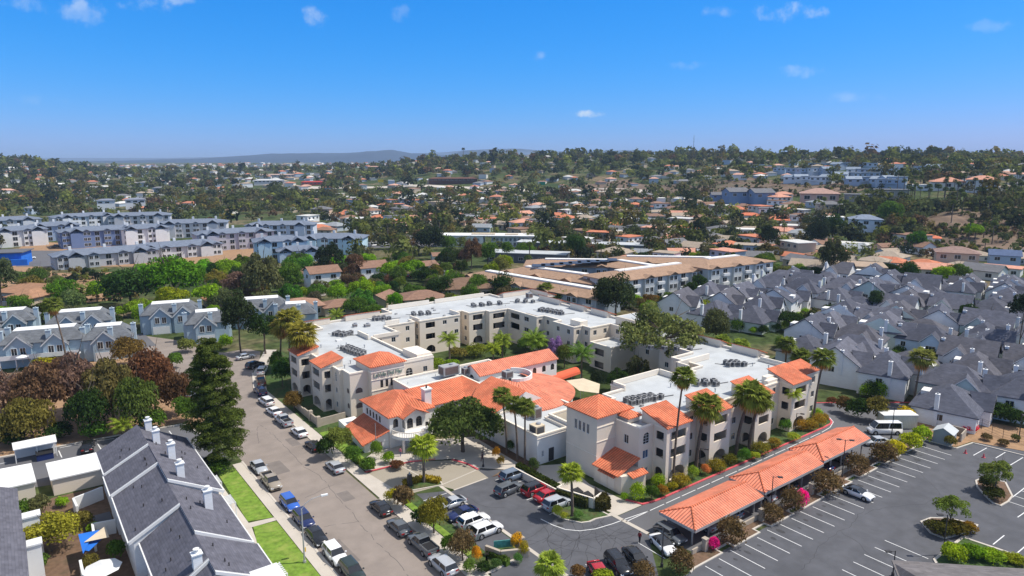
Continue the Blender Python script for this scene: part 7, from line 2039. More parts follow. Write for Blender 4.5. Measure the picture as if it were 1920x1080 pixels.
T(246, 580, 494, 60, 'round', (.028, .07, .018), 'big dark green rounded tree left of the bright green one', ratio=.9)
T(328, 588, 526, 36, 'dome', (.16, .22, .015), 'yellow green dome shaped tree behind the pale blue house', ratio=.8); T(265, 592, 549, 30, 'dome', (.13, .23, .02), 'flat bright green tree by the pale blue chimneys')
T(392, 584, 521, 34, 'dome', 'bright', 'bright green tree right of the yellow green dome', ratio=.8); T(120, 572, 513, 31, 'round', (.06, .15, .015), 'green rounded tree right of the long brown tiled roof')
T(60, 565, 512, 28, 'round', 'olive', 'dark olive tree above the long brown tiled roof'); T(140, 588, 534, 28, 'round', (.075, .13, .05), 'grey green ball shaped tree beside the palm at left'); T(183, 568, 518, 20, 'round', 'bright', 'small bright green tree left of the big dark one')
T(8, 600, 478, 34, 'loose', (.06, .09, .045), 'tall grey green tree at the left edge'); T(455, 572, 503, 40, 'loose', 'mauve', 'brownish bare looking tree right of the bright dome trees', ratio=.7)
T(500, 575, 470, 44, 'loose', 'grey', 'tall grey green eucalyptus in the middle of the green valley'); T(545, 560, 486, 30, 'round', 'mid', 'green tree right of the grey green eucalyptus'); T(430, 520, 482, 26, 'round', 'bright', 'bright green tree at the dirt edge of the estate')
T(616, 530, 453, 28, 'loose', 'black', 'dark tall tree in front of the white gabled cottage'); T(668, 528, 470, 26, 'loose', 'brown', 'brown thin tree between the white cottages'); T(727, 528, 480, 24, 'dome', 'bright', 'bright green round tree, left of a pair by the cottages'); T(772, 522, 474, 26, 'dome', (.10, .22, .015), 'bright green round tree, right of a pair by the cottages')
T(668, 592, 550, 26, 'round', 'mid', 'green tree just above the left end of the north wing'); T(740, 582, 545, 18, 'round', (.07, .2, .01), 'small vivid green tree above the north wing'); T(700, 596, 565, 22, 'round', 'mid', 'green tree between the brown roofs above the north wing')
T(806, 478, 420, 33, 'round', 'black', 'dark dense tree left of the arcaded building'); T(838, 475, 436, 20, 'round', 'mid', 'green tree at the left corner of the arcade'); T(884, 505, 443, 22, 'loose', 'brown', 'rust brown conifer in front of the arcade', ratio=.9); T(914, 500, 448, 22, 'round', 'mid', 'mid green tree beside the rust brown conifer')
T(825, 565, 512, 28, 'round', 'dark', 'dark tree above the middle of the north wing'); T(855, 548, 505, 24, 'round', 'mid', 'green tree left of the brown roofed blocks'); T(895, 560, 510, 26, 'round', 'mid', 'green tree behind the big brown hipped roof'); T(943, 562, 513, 26, 'ball', 'dark', 'dark ball shaped tree in front of the long brown roof')
T(1055, 580, 538, 25, 'round', (.10, .18, .015), 'bright green tree behind the orange tile strips'); T(1088, 585, 545, 18, 'round', 'mid', 'green tree right of the bright one behind the tile strips'); T(985, 485, 452, 20, 'round', 'mid', 'round green tree on the dark commercial block'); T(950, 500, 450, 14, 'round', 'mid', 'slim round tree by the white arcade end')
T(1078, 495, 433, 22, 'round', (.03, .07, .02), 'big dark green tree between the commercial blocks'); T(1560, 520, 448, 30, 'loose', (.035, .05, .025), 'tall dark grey tree behind the townhouses'); T(1530, 468, 412, 26, 'pine', 'black', 'dark dense tree cluster left part, by the pale blue houses'); T(1560, 462, 408, 28, 'pine', 'dark', 'dark dense tree cluster right part, by the pale blue houses')
T(1665, 450, 396, 26, 'round', 'mid', 'rounded green tree right of the big pale blue house'); T(1715, 478, 430, 24, 'round', (.035, .10, .015), 'dense green tree between the terracotta roofs'); T(1825, 470, 432, 20, 'dome', 'bright', 'bright green tree under the bare slope'); T(1440, 475, 418, 22, 'round', 'black', 'dark tree left of the dark cluster')
T(1342, 648, 566, 34, 'round', (.055, .075, .035), 'grey olive tree between the cream building and townhouses', ratio=.95); T(1316, 600, 552, 26, 'dome', (.13, .19, .02), 'light green flat topped tree at the townhouse corner'); T(1215, 600, 560, 20, 'round', (.09, .18, .02), 'bright tree beside the blue gabled townhouse'); T(1240, 588, 556, 22, 'dome', 'dark', 'dark green rounded tree before the first townhouse')
for i, (u, v, vt, r_, k, c, l) in enumerate(((1480, 622, 578, 27, 'dome', 'dark', 'flat topped dark pine in the townhouse quarter, leftmost of the clump'), (1520, 618, 576, 22, 'loose', (.05, .07, .03), 'thin crowned pine beside the leftmost flat topped pine'), (1528, 632, 590, 20, 'dome', 'dark', 'low dark pine in front of the thin crowned one'), (1565, 600, 562, 24, 'dome', 'dark', 'flat topped dark pine left of the cone shaped conifer'), (1592, 590, 554, 20, 'dome', (.03, .07, .02), 'dark flat pine touching the cone shaped conifer'),
        (1640, 600, 538, 19, 'pine', (.03, .06, .025), 'cone shaped conifer in the townhouse quarter'), (1698, 560, 540, 18, 'ball', 'dark', 'round green bush tree behind the cone shaped conifer'), (1748, 570, 546, 15, 'ball', 'mid', 'round green tree on the townhouse court at back'), (1812, 618, 560, 21, 'dome', 'dark', 'flat dark pine at right of the quarter, left one'), (1856, 622, 574, 26, 'dome', 'dark', 'flat dark pine at right of the quarter, right one'),
        (1721, 652, 622, 19, 'ball', 'lime', 'bright lime green round tree in the middle of the townhouses'), (1852, 608, 592, 13, 'ball', 'lime', 'small lime green tree between the two flat dark pines'), (1905, 690, 548, 26, 'loose', 'black', 'tall dark tree cut by the right edge'), (1895, 705, 668, 26, 'round', (.03, .07, .02), 'dark green tree low at the right edge'), (1670, 738, 708, 20, 'ball', 'bright', 'bright clipped tree by the nearest townhouses'), (1838, 768, 752, 22, 'ball', 'lime', 'lime green hedge tree at the right by the silver car court'))):
 T(u, v, vt, r_, k, c, l, ratio=.72 if k == 'dome' else None)
# brown / red thicket left of the street
for i, (u, v, vt, r_, k, c, l) in enumerate(((22, 790, 690, 52, 'loose', 'mauve', 'mauve brown bare tree at the left edge of the thicket'), (85, 820, 668, 58, 'loose', 'brown', 'brown leafed tree second from left in the thicket'), (150, 800, 652, 52, 'loose', 'mauve', 'tall mauve brown tree in the middle of the thicket'), (170, 840, 716, 40, 'round', 'dark', 'dark green low tree under the mauve brown one'),
        (215, 815, 660, 50, 'loose', (.10, .10, .04), 'olive brown tree right of the tall mauve one'), (262, 828, 700, 40, 'round', (.06, .10, .025), 'green leafy tree at the front of the thicket'), (292, 790, 648, 46, 'round', (.105, .06, .035), 'dark red leafed tree, the tallest of the red ones'), (335, 800, 690, 33, 'round', (.09, .06, .035), 'red brown tree at the right end of the thicket'),
        (244, 705, 630, 30, 'round', (.11, .09, .03), 'bronze tree in front of the pale blue houses'), (60, 850, 740, 44, 'round', 'olive', 'dark olive tree at the lower left of the thicket'), (120, 735, 668, 36, 'loose', 'brown', 'brown tree behind the thicket below the long balcony'), (195, 745, 690, 34, 'round', 'olive', 'olive tree just behind the mauve ones'), (350, 812, 742, 24, 'round', 'mid', 'small green tree beside the half hidden dark car'), (8, 850, 775, 40, 'round', 'olive', 'olive tree at the lower left edge'))):
 T(u, v - 20, vt - 4, r_ * 1.1, 'wide' if k == 'loose' else k, c, l, ratio=.97)
for i, (u, v, vt, r_, c, l) in enumerate(((30, 836, 800, 26, 'dark', 'dark shrub at the foot of the thicket, leftmost'), (110, 826, 792, 30, 'dark', 'dark shrub in front of the brown trees'), (180, 822, 790, 26, (.05, .13, .02), 'green shrub under the middle of the thicket'), (285, 806, 768, 30, 'mid', 'green shrub at the right front of the thicket'), (330, 690, 655, 18, 'mid', 'clipped dark shrub on the driveway island'), (90, 690, 668, 30, 'yellow', 'yellow green hedge below the long balcony'), (130, 695, 668, 24, 'mid', 'green bush between hedge and brown trees'), (412, 888, 858, 26, (.04, .09, .015), 'dense green bush at the foot of the tall pine'), (395, 880, 852, 20, 'dark', 'dark bush left of the tall pine foot'), (352, 660, 632, 20, (.10, .14, .04), 'pale green hedge by the driveway of the blue houses'), (425, 655, 625, 16, 'bright', 'bright bush below the dark pine'),
        (40, 975, 935, 24, 'mid', 'green shrub at the garage corner, left'), (78, 965, 922, 22, 'grey', 'grey green shrub at the garage corner, right'), (118, 950, 930, 14, 'bright', 'bright green shrub by the white patio wall'), (160, 990, 955, 24, 'olive', 'olive brown shrub right of the yellow green tree'), (175, 1000, 978, 14, 'bright', 'bright shrub above the blue shade sail'), (222, 1050, 1005, 20, 'mid', 'green shrub under the grey eaves'), (70, 1070, 1040, 24, 'mid', 'green shrub at the bottom left patio'), (170, 1070, 1035, 18, 'olive', 'olive shrub by the white market umbrella'))):
 T(u, v, vt, r_, 'shrub', c, l, name='shrub', cat='shrub', trunk=False, ratio=.95)
# front planting along street and lots
for i, (u, v, vt, r_, k, c, l) in enumerate(((640, 850, 792, 34, 'spiky', (.09, .13, .03), 'spiky olive green shrub before the annex'), (612, 862, 815, 22, 'shrub', 'dark', 'dark shrub left of the spiky one'), (662, 872, 832, 22, 'spiky', (.05, .12, .02), 'spiky green shrub at the annex corner'), (552, 770, 728, 24, 'round', (.10, .08, .025), 'bronze green small tree at the street bays'), (530, 725, 665, 22, 'round', (.03, .08, .015), 'dark green tree at the left corner of the cream building'), (520, 700, 655, 16, 'round', 'mid', 'green tree beside the dark corner tree'),
        (706, 862, 822, 16, 'spiky', (.08, .16, .02), 'small green palm shrub at the louvred annex window'), (728, 870, 846, 14, 'shrub', 'bright', 'bright round bush by the entrance wall'), (742, 880, 862, 18, 'shrub', (.10, .055, .03), 'red brown groundcover bush by the entry path'), (690, 884, 856, 18, 'shrub', 'mid', 'green bush behind the clipped hedge'),
        (814, 1000, 926, 32, 'round', (.12, .13, .02), 'round olive yellow tree beside the left car row'), (760, 955, 905, 26, 'shrub', (.09, .075, .04), 'brownish shrub tree by the lot corner'), (868, 1052, 985, 30, 'round', (.10, .085, .045), 'brownish green tree beside the white suvs'), (735, 945, 915, 16, 'shrub', 'yellow', 'yellow green hedge bush at the driveway corner'), (790, 985, 950, 22, 'shrub', 'dark', 'dark bush between the brownish tree and the kerb'), (842, 1040, 1000, 22, 'shrub', 'mid', 'green bush under the brownish green tree'),
        (893, 1055, 1020, 13, 'spiky', (.45, .27, .02), 'golden flowered bush left of the glass sign'), (968, 1035, 995, 16, 'spiky', (.42, .30, .02), 'golden flowered bush at the sign pillar'), (982, 1045, 1012, 12, 'spiky', (.2, .2, .02), 'yellow green bush right of the sign pillar'), (972, 1058, 1036, 11, 'spiky', (.06, .16, .04), 'agave like green bush at the lot entrance kerb'), (930, 1068, 1045, 14, 'spiky', (.06, .13, .04), 'agave like green bush in front of the stone planter'), (905, 1075, 1052, 16, 'shrub', 'dark', 'dark bush at the left of the stone planter'), (880, 1075, 1045, 14, 'shrub', (.08, .15, .03), 'green bush nearest the pavement by the planter'),
        (930, 862, 835, 10, 'spiky', (.35, .22, .02), 'small golden bush by the white ballroom wall'), (938, 875, 852, 9, 'spiky', (.30, .24, .02), 'small yellow bush by the kerb under the tall palms'), (956, 850, 822, 10, 'spiky', (.05, .09, .03), 'small dark palm bush under the tall palms'), (1000, 885, 855, 14, 'spiky', (.05, .09, .03), 'dark bush at the ballroom corner'),
        (1045, 968, 945, 13, 'spiky', (.25, .32, .04), 'pale yellow green bush on the palm island, left'), (1085, 975, 955, 12, 'spiky', (.07, .16, .04), 'green agave bush on the palm island, right'), (1058, 975, 958, 10, 'spiky', (.2, .26, .03), 'yellow bush at the front of the palm island'),
        (1196, 938, 906, 16, 'ball', (.15, .26, .015), 'bright clipped ball bush at the shed corner'), (1222, 938, 905, 15, 'round', 'mid', 'dark green bush right of the bright ball bush'), (1172, 940, 922, 10, 'spiky', 'bright', 'small bright bush left of the bright ball bush'), (1235, 915, 890, 15, 'ball', (.15, .26, .015), 'bright clipped ball bush at the first bay'), (1243, 930, 908, 13, 'shrub', (.20, .13, .02), 'bronze bush in front of the first bay'),
        (1276, 912, 890, 20, 'ball', (.16, .15, .02), 'olive clipped mound between the first palms'), (1262, 918, 902, 12, 'shrub', 'yellow', 'yellow green bush at the thin palm foot'), (1300, 898, 872, 14, 'spiky', (.14, .24, .03), 'bright green bush between first and second bay'), (1322, 890, 868, 13, 'spiky', (.30, .14, .05), 'reddish flowered bush before the second bay'), (1342, 882, 862, 20, 'ball', (.14, .14, .02), 'olive clipped mound under the second bay'), (1368, 870, 852, 15, 'ball', (.10, .12, .02), 'dark olive mound at the second bay corner'),
        (1396, 868, 838, 16, 'spiky', (.05, .14, .02), 'leafy green shrub behind the thick palms'), (1412, 862, 845, 14, 'spiky', (.2, .28, .03), 'bright groundcover bush between second and third bay'), (1425, 852, 830, 20, 'ball', (.11, .12, .02), 'olive clipped mound under the third bay'), (1452, 840, 822, 15, 'ball', (.14, .12, .02), 'bronze mound right of the third bay'), (1470, 815, 782, 16, 'spiky', (.05, .13, .02), 'tall leafy shrub between third and fourth bay'), (1490, 828, 810, 16, 'spiky', (.18, .26, .03), 'bright groundcover bush below the fourth bay'),
        (1502, 806, 788, 14, 'ball', (.18, .13, .02), 'bronze clipped mound at the fourth bay'), (1518, 806, 786, 16, 'ball', (.16, .13, .02), 'bronze clipped mound next to the leaning palm'), (1534, 798, 776, 14, 'ball', (.17, .14, .02), 'olive mound at the curve of the drive'), (1532, 782, 766, 12, 'ball', (.14, .26, .02), 'bright green ball at the far curve of the drive'), (1545, 790, 775, 9, 'ball', (.16, .13, .02), 'small bronze mound at the outermost curve'))):
 T(u, v, vt, r_, k, c, l, name='shrub' if k not in ('round',) else 'tree', cat='shrub' if k != 'round' else 'tree', trunk=(k == 'round'), ratio=.9)
for i, (u, v, vt, r_, l) in enumerate(((1275, 1075, 1030, 25, 'round bronze shrub at the end of the big lot kerb'), (1372, 1020, 972, 29, 'round bronze shrub beside the lower magenta bush'), (1445, 978, 945, 23, 'round bronze shrub below the near carport end'), (1484, 958, 915, 23, 'round bronze shrub left of the upper magenta bush'), (1548, 925, 884, 30, 'largest round bronze shrub, left of the white electric sedan'), (1605, 888, 852, 23, 'round bronze shrub at the far carport middle'), (1655, 868, 830, 26, 'round bronze shrub at the end of the far carport'), (1205, 1082, 1055, 24, 'round bronze shrub cut by the bottom edge'))):
 T(u, v, vt, r_, 'ball', (.085, .07, .035), l, name='shrub', cat='shrub', trunk=False, ratio=.92, group='round bronze shrubs along the lot kerb')
T(1338, 1032, 1003, 14, 'shrub', (.45, .02, .22), 'magenta flowering bush near the bottom of the shrub row', name='shrub', cat='shrub', trunk=False, ratio=1); T(1502, 950, 912, 15, 'shrub', (.55, .03, .30), 'magenta flowering bush between two bronze shrubs by the middle carport', name='shrub', cat='shrub', trunk=False, ratio=1)
for i, (u, v, vt, r_, c, l) in enumerate(((1680, 858, 820, 22, (.28, .30, .02), 'yellow green hedge mass beside the van, nearest part'), (1705, 845, 808, 24, (.22, .30, .02), 'yellow green hedge mass, second part'), (1728, 832, 795, 22, (.16, .27, .02), 'bright green hedge mass, third part'), (1650, 862, 836, 14, (.12, .22, .02), 'green bush between the van and the last bronze shrub'), (1700, 790, 758, 20, (.32, .30, .02), 'yellow leaved tree over the container'), (1640, 790, 738, 26, 'olive', 'dark olive bush by the far drive, right'), (1610, 785, 742, 26, 'dark', 'dark bush by the far drive, middle'), (1585, 775, 738, 20, (.09, .07, .03), 'bronze bush by the far drive, left'), (1560, 760, 742, 12, (.10, .06, .03), 'reddish bush by the umbrella at the drive curve'),
        (1860, 790, 752, 28, 'dark', 'dark bush row by the fence at right'), (1900, 800, 760, 24, 'dark', 'dark bush row by the fence at far right'), (1815, 808, 792, 20, (.40, .02, .06), 'crimson flowering hedge beyond the bin yard'), (1780, 838, 812, 14, 'olive', 'olive bush in front of the stone bin yard'), (1850, 826, 812, 12, (.09, .08, .04), 'low brown shrub on the bare bed, left'), (1880, 835, 822, 12, (.09, .08, .04), 'low brown shrub on the bare bed, right'), (1905, 828, 812, 10, (.10, .12, .04), 'low green shrub on the bare bed'),
        (1762, 1004, 975, 30, (.05, .06, .015), 'dark clipped island hedge, left part'), (1790, 1000, 975, 30, (.07, .07, .015), 'dark clipped island hedge, middle part'), (1814, 996, 977, 18, (.14, .10, .015), 'golden end of the clipped island hedge'), (1866, 938, 912, 22, (.035, .05, .015), 'dark clipped mound on the upper island, front'), (1850, 915, 890, 18, (.035, .05, .015), 'dark clipped mound on the upper island, back'),
        (1785, 1050, 1015, 26, (.16, .26, .015), 'bright yellow green bush on the wedge island, left'), (1820, 1048, 1018, 26, (.09, .20, .015), 'bright green bush on the wedge island, middle'), (1860, 1052, 1028, 26, (.12, .22, .015), 'bright green bush on the wedge island, right'), (1900, 1056, 1038, 24, (.13, .18, .015), 'green bush at the thin end of the wedge island'), (1130, 1095, 1068, 26, (.16, .24, .02), 'bright green bush at the bottom edge below the crimson car'), (1085, 1085, 1055, 18, (.10, .07, .03), 'brown bush at the bottom edge beside the bottom palm'))):
 T(u, v, vt, r_, 'shrub', c, l, name='shrub', cat='shrub', trunk=False, ratio=.95)
T(1780, 992, 932, 32, 'loose', (.09, .15, .03), 'small loose leafed tree on the near island of the big lot', ratio=.55); T(1864, 925, 858, 30, 'loose', (.10, .15, .04), 'small loose leafed tree on the upper island of the big lot', ratio=.7)
# courtyard greens
for i, (u, v, vt, r_, k, c, l) in enumerate(((1058, 690, 640, 20, 'round', (.08, .12, .03), 'green tree in the court right of the long gabled hall'), (1040, 685, 628, 18, 'loose', 'purple', 'violet flowering tree in the court behind the gabled hall'), (1010, 665, 625, 20, 'round', (.09, .16, .02), 'bright tree in the court above the gabled hall'), (892, 668, 645, 24, 'ball', (.10, .14, .02), 'clipped yellow green hedge in the court'), (935, 672, 645, 20, 'shrub', 'dark', 'dark bush in the court by the north wing'), (820, 700, 665, 18, 'shrub', (.12, .20, .02), 'bright bush in the court behind the terrace'), (860, 672, 650, 22, 'shrub', 'olive', 'olive bush at the foot of the left court palm'), (845, 690, 672, 18, 'shrub', 'bright', 'green bush behind the white terrace'), (985, 660, 628, 18, 'round', 'mid', 'green tree under the courtyard bays'), (1160, 735, 690, 26, 'loose', 'dark', 'dark tree in the deep corner of the court'), (1120, 725, 690, 18, 'round', 'black', 'dark tree by the tan canopy'), (1195, 718, 660, 24, 'loose', 'grey', 'grey green tree beside the eucalyptus trunk'), (1215, 715, 690, 22, 'shrub', 'dark', 'dark bush below the eucalyptus'))):
 T(u, v, vt, r_, k, c, l, ratio=.9, name='tree' if k not in ('ball', 'shrub') else 'shrub', cat='tree' if k not in ('ball', 'shrub') else 'shrub', trunk=k not in ('ball', 'shrub'))
# ---- hedges
def hedge(pts, w, h, c, label, n=900):
 g = np.random.default_rng(len(label)); Vs = []
 L = [math.dist(a, b) for a, b in zip(pts[:-1], pts[1:])]; tot = sum(L); mb = MB()
 for (a, b), l in zip(zip(pts[:-1], pts[1:]), L):
  mb.line(a, b, w * .82, 0, h * .93)
  k = int(n * l / tot); s = g.random(k) * l; e = np.array([(b[0] - a[0]) / l, (b[1] - a[1]) / l]); nn = np.array([-e[1], e[0]])
  f = g.random(k); q = np.where(f < .45, g.uniform(-.5, .5, k), np.where(f < .72, -.5, .5)) * w; z = np.where(f < .45, h, g.uniform(0, h, k)) + g.normal(size=k) * .05
  P = np.stack([a[0] + e[0] * s + nn[0] * q, a[1] + e[1] * s + nn[1] * q, z], 1) + g.normal(size=(k, 3)) * .04
  T_ = g.normal(size=(k, 3)); T_ /= np.linalg.norm(T_, axis=1)[:, None]; B = np.cross(T_, g.normal(size=(k, 3))); B /= np.linalg.norm(B, axis=1)[:, None]; r_ = g.uniform(.07, .16, (k, 1))
  Vs.append(np.stack([P - T_ * r_, P - B * r_, P + T_ * r_, P + B * r_], 1).reshape(-1, 3))
 V = np.concatenate(Vs); nb = len(mb.V); me = bpy.data.meshes.new('hedge')
 F = [tuple(range(i * 4, i * 4 + 4)) for i in range(len(V) // 4)] + [tuple(i + len(V) for i in f_) for f_ in mb.F]
 me.from_pydata([tuple(v) for v in V] + mb.V, [], F); me.materials.append(M['leaf'])
 return tag(link('hedge', me, color=c), label, 'hedge')
hedge([(63.6, 83.2), (63.8, 73.0)], 1.1, 1.3, (.03, .05, .012), 'long dark clipped hedge behind the red cars', 2600)
hedge([(64.9, 66.3), (66.2, 65.2), (67.2, 67.2)], 1.2, 1.6, (.05, .055, .02), 'dark clipped hedge round the bin enclosure', 1300)
hedge([(62.6, 72.2), (64.3, 67.2)], .8, 1.5, (.04, .055, .02), 'dark clipped hedge on the car side of the enclosure', 900)
hedge([(43.7, 103.2), (43.9, 98.6), (45.2, 98.0)], .55, .8, (.09, .15, .02), 'low clipped hedge edging the driveway corner', 800)
hedge([(43.8, 87.8), (43.9, 84.2)], .7, .7, (.20, .25, .02), 'low yellow green hedge edging the lot corner', 600)
hedge([(46.2, 89.8), (49.6, 89.6), (51.2, 87.2)], 1.3, .7, (.16, .15, .02), 'low bronze hedge round the yellow crowned palm', 900)
hedge([(46.4, 62.6), (45.9, 66.2)], .8, .8, (.05, .10, .02), 'low green hedge behind the stone planter', 500)
# ---- palms
def fan_crown(seed, nf=46, rl=1.0, up=1.25, dead=False):
 g = random.Random(seed); b = MB()
 for i in range(nf):
  a = i * 2.39996 + g.uniform(-.2, .2); t = i / nf
  el = (1.3 - 1.75 * t if not dead else -.55 - .75 * t) + g.uniform(-.1, .1)
  pl = rl * (.42 if not dead else .25) * g.uniform(.85, 1.1) * (1 if dead or i > 9 else .25 + .07 * i); fl = rl * .62 * g.uniform(.85, 1.1)
  d = Vector((math.cos(a) * math.cos(el), math.sin(a) * math.cos(el), math.sin(el))); p = d * pl
  side = Vector((-math.sin(a), math.cos(a), 0)); upv = d.cross(side)
  b.face([tuple(side * -.015), tuple(side * .015), tuple(p + side * .01), tuple(p - side * .01)])
  nl = 11
  for k in range(nl):
   q = (k / (nl - 1) - .5) * 2 * 1.25; dd = (d * math.cos(q) + side * math.sin(q)).normalized(); ln = fl * (1 - .28 * abs(q) / 1.25)
   tip = p + dd * ln + Vector((0, 0, -ln * (.28 + .15 * abs(q)) * (1 if not dead else 1.6))); mid = p + dd * ln * .55
   w = ln * .085; sd = dd.cross(upv).normalized() * w
   b.face([tuple(p), tuple(mid + sd), tuple(tip), tuple(mid - sd)])
 return mesh_from('fronds', b.V, b.F, [M['leaf']], b.M, uv=False)
def feather_crown(seed, nf=24, up=1.2, droop=1.0):
 g = random.Random(seed); b = MB()
 for i in range(nf):
  a = i * 2.39996 + g.uniform(-.2, .2); t = i / nf; el = 1.25 - 1.35 * t; L = g.uniform(.85, 1.1); p = Vector((0, 0, 0)); n = 12; prev = p; h = Vector((math.cos(a), math.sin(a), 0)); side = Vector((-math.sin(a), math.cos(a), 0))
  for k in range(n):
   e = el - droop * 1.3 * (k / n) ** 1.4; q = prev + (h * math.cos(e) + Vector((0, 0, math.sin(e)))) * L / n
   b.face([tuple(prev - side * .012), tuple(q - side * .01), tuple(q + side * .01), tuple(prev + side * .012)])
   if k >= 2:
    ll = .30 * math.sin(PI * (k / n) ** .8) + .06
    for s in (-1, 1):
     for kk in (0, .5):
      o = prev + (q - prev) * kk; tip = o + side * s * ll * .85 + h * ll * .4 + Vector((0, 0, -ll * .45)); d_ = (q - prev).normalized() * .02
      b.face([tuple(o - d_), tuple(o + d_), tuple(tip)])
   prev = q
 return mesh_from('fronds', b.V, b.F, [M['leaf']], b.M, uv=False)
FAN = [fan_crown(1), fan_crown(2), fan_crown(3, 54)]; DEADF = [fan_crown(11, 18, dead=True), fan_crown(12, 22, dead=True)]; FEA = [feather_crown(4), feather_crown(5, 28), feather_crown(6, 20, droop=.8)]
PT = None
def palm_trunk(h, r_, lean=(0, 0), key=None):
 b = MB(); n = 8; p = Vector((0, 0, 0))
 for i in range(n):
  t = (i + 1) / n; q = Vector((lean[0] * t * t, lean[1] * t * t, h * t)); b.tube(p, q, r_ * (1.25 - .5 * i / n), r_ * (1.25 - .5 * (i + 1) / n), 9, False); p = q
 return mesh_from('trunk', b.V, b.F, [M['palmbark']], b.M), p
PTC = {}
def palm(x, y, h, R, kind='fan', c=(.09, .14, .03), label=None, look='', dead=True, tr=.22, lean=(0, 0), group=None, z=None):
 z = hz(x, y) if z is None else z
 t = thing('palm_tree', label, 'palm tree', (x, y, z), 0, group)
 key = (round(h), round(tr, 2)) if lean == (0, 0) else None
 if key and key in PTC: me, top = PTC[key]
 else:
  me, top = palm_trunk(h if not key else key[0], tr, lean)
  if key: PTC[key] = (me, top)
 link('trunk', me, t)
 o = link('fronds', random.choice(FAN if kind == 'fan' else FEA), t, tuple(top), random.uniform(0, 6), c); o.scale = (R, R, R)
 if dead and kind == 'fan':
  o = link('dead_fronds', random.choice(DEADF), t, tuple(top), random.uniform(0, 6), (.30, .19, .08)); o.scale = (R * .8, R * .8, R * .85)
 if label is None: AUTO.append((t, look))
 return t
def Pm(u, v, vc, r_, kind, c, label, lean_u=0, **kw):
 """base pixel (u,v), crown centre row vc"""
 x, y = W(u, v); h = hgt(u, v, vc); R = r_ * mpp(u, v) * 1.22
 ln = (0, 0)
 if lean_u: s = lean_u * mpp(u, v); ln = (math.sin(HEAD) * s, -math.cos(HEAD) * s)
 return palm(x, y, h, R, kind, c, label, lean=ln, **kw)
GP, GY, GG = (.085, .13, .03), (.16, .24, .03), (.12, .19, .03)
for a in ((795, 905, 834, 27, 'fan', GY, 'short palm with yellow crown on the hedge ringed island', 0), (950, 850, 742, 19, 'fan', GP, 'leftmost of three tall palms by the ballroom wall', -9), (970, 862, 758, 19, 'fan', GP, 'middle of three tall palms by the ballroom wall', -7), (984, 870, 760, 20, 'fan', GP, 'rightmost of three tall palms by the ballroom wall', 0),
   (1262, 905, 708, 23, 'fan', GP, 'tallest thin palm in front of the first bay', 10), (1305, 880, 762, 31, 'fan', (.10, .14, .03), 'thick palm with orange dead fronds left of the second bay', 13), (1380, 852, 742, 33, 'fan', (.10, .15, .03), 'thick palm with big crown between second and third bay', 20), (1404, 846, 752, 26, 'fan', (.09, .13, .03), 'second thick palm just behind the big crowned one', 14),
   (1481, 808, 738, 17, 'feather', GY, 'young palm with yellow green feathery crown by the drive', 2), (1525, 788, 672, 23, 'fan', GP, 'tall leaning palm at the far end of the front wing', 10), (1073, 968, 888, 23, 'fan', GY, 'short palm with yellow green crown on the small lot island', -4), (1030, 1120, 1062, 28, 'fan', (.16, .25, .04), 'pale green palm crown at the bottom edge by the lot gutter', 0),
   (572, 735, 625, 30, 'fan', (.14, .15, .03), 'palm with browned fronds beside the street bays', 0), (545, 695, 600, 28, 'fan', (.13, .15, .03), 'palm behind the browned one at the building corner', 2), (527, 690, 615, 22, 'fan', (.15, .15, .04), 'leaning palm left of the pair at the building corner', 6), (127, 692, 572, 19, 'fan', GP, 'lone tall palm in front of the pale blue houses', -14),
   (1713, 760, 672, 24, 'fan', (.11, .14, .04), 'tall palm among the townhouses by the container', 6), (1472, 690, 645, 18, 'fan', GP, 'palm behind the far end of the cream building, left', 0), (1500, 700, 668, 20, 'fan', GP, 'lower palm behind the far end of the cream building', 0), (1353, 668, 642, 16, 'fan', GG, 'small palm behind the east wing, left of two', 0), (1388, 670, 648, 18, 'fan', GG, 'small palm behind the east wing, right of two', 0),
   (843, 680, 640, 21, 'feather', GG, 'feathery palm in the court before the north wing bays', 0), (942, 682, 636, 20, 'feather', GG, 'feathery palm in the court at the corner bay', 0), (1000, 690, 640, 26, 'feather', (.10, .18, .03), 'broad feathery palm in the court by the east wing', 0), (1090, 710, 664, 26, 'feather', (.07, .15, .03), 'tall feathery palm beside the orange canopy', 0), (925, 690, 655, 16, 'feather', GY, 'yellowish small palm in the court beside the corner bay', 0),
   (1023, 575, 545, 17, 'fan', GP, 'palm behind the tile strips of the far corner', 0), (922, 562, 545, 13, 'fan', GG, 'small palm peeping over the north wing', 0), (632, 608, 590, 16, 'feather', GG, 'low palm behind the left end of the north wing', 0), (1075, 585, 562, 14, 'fan', GG, 'low palm behind the middle tile strips', 0), (232, 826, 796, 22, 'feather', (.14, .22, .03), 'low bushy palm at the front of the thicket', 0),
   (1745, 380, 348, 7, 'fan', GP, None, 0)):
 if a[6] is None: continue
 Pm(*a[:7], lean_u=a[7], dead=a[4] == 'fan' and a[6].find('short') < 0, tr=.17 if 'thin' in a[6] or 'three' in a[6] else .26 if 'thick' in a[6] else .2)
# palms on the right ridge round the mansions, and scattered ones
r = random.Random(77)
for i in range(46):
 u, v = r.uniform(1680, 1915), r.uniform(352, 392); P = WT(u, v)
 palm(P[0], P[1], r.uniform(9, 15), r.uniform(2.0, 2.8), 'fan', (.05, .085, .03), look='tall palm on the mansion ridge', dead=False, tr=.25, group='palms on the mansion ridge')
for i in range(70):
 u, v = r.uniform(640, 1900), r.uniform(385, 520); P = WT(u, v)
 if P is None or any((P[0] - o[0]) ** 2 + (P[1] - o[1]) ** 2 < (o[2]) ** 2 for o in OCC) or (1200 < u and v > 500): continue
 palm(P[0], P[1], r.uniform(7, 14), r.uniform(1.9, 2.6), 'fan', (.06, .10, .03), look='palm standing between valley houses', dead=False, tr=.25, group='palms of the valley')
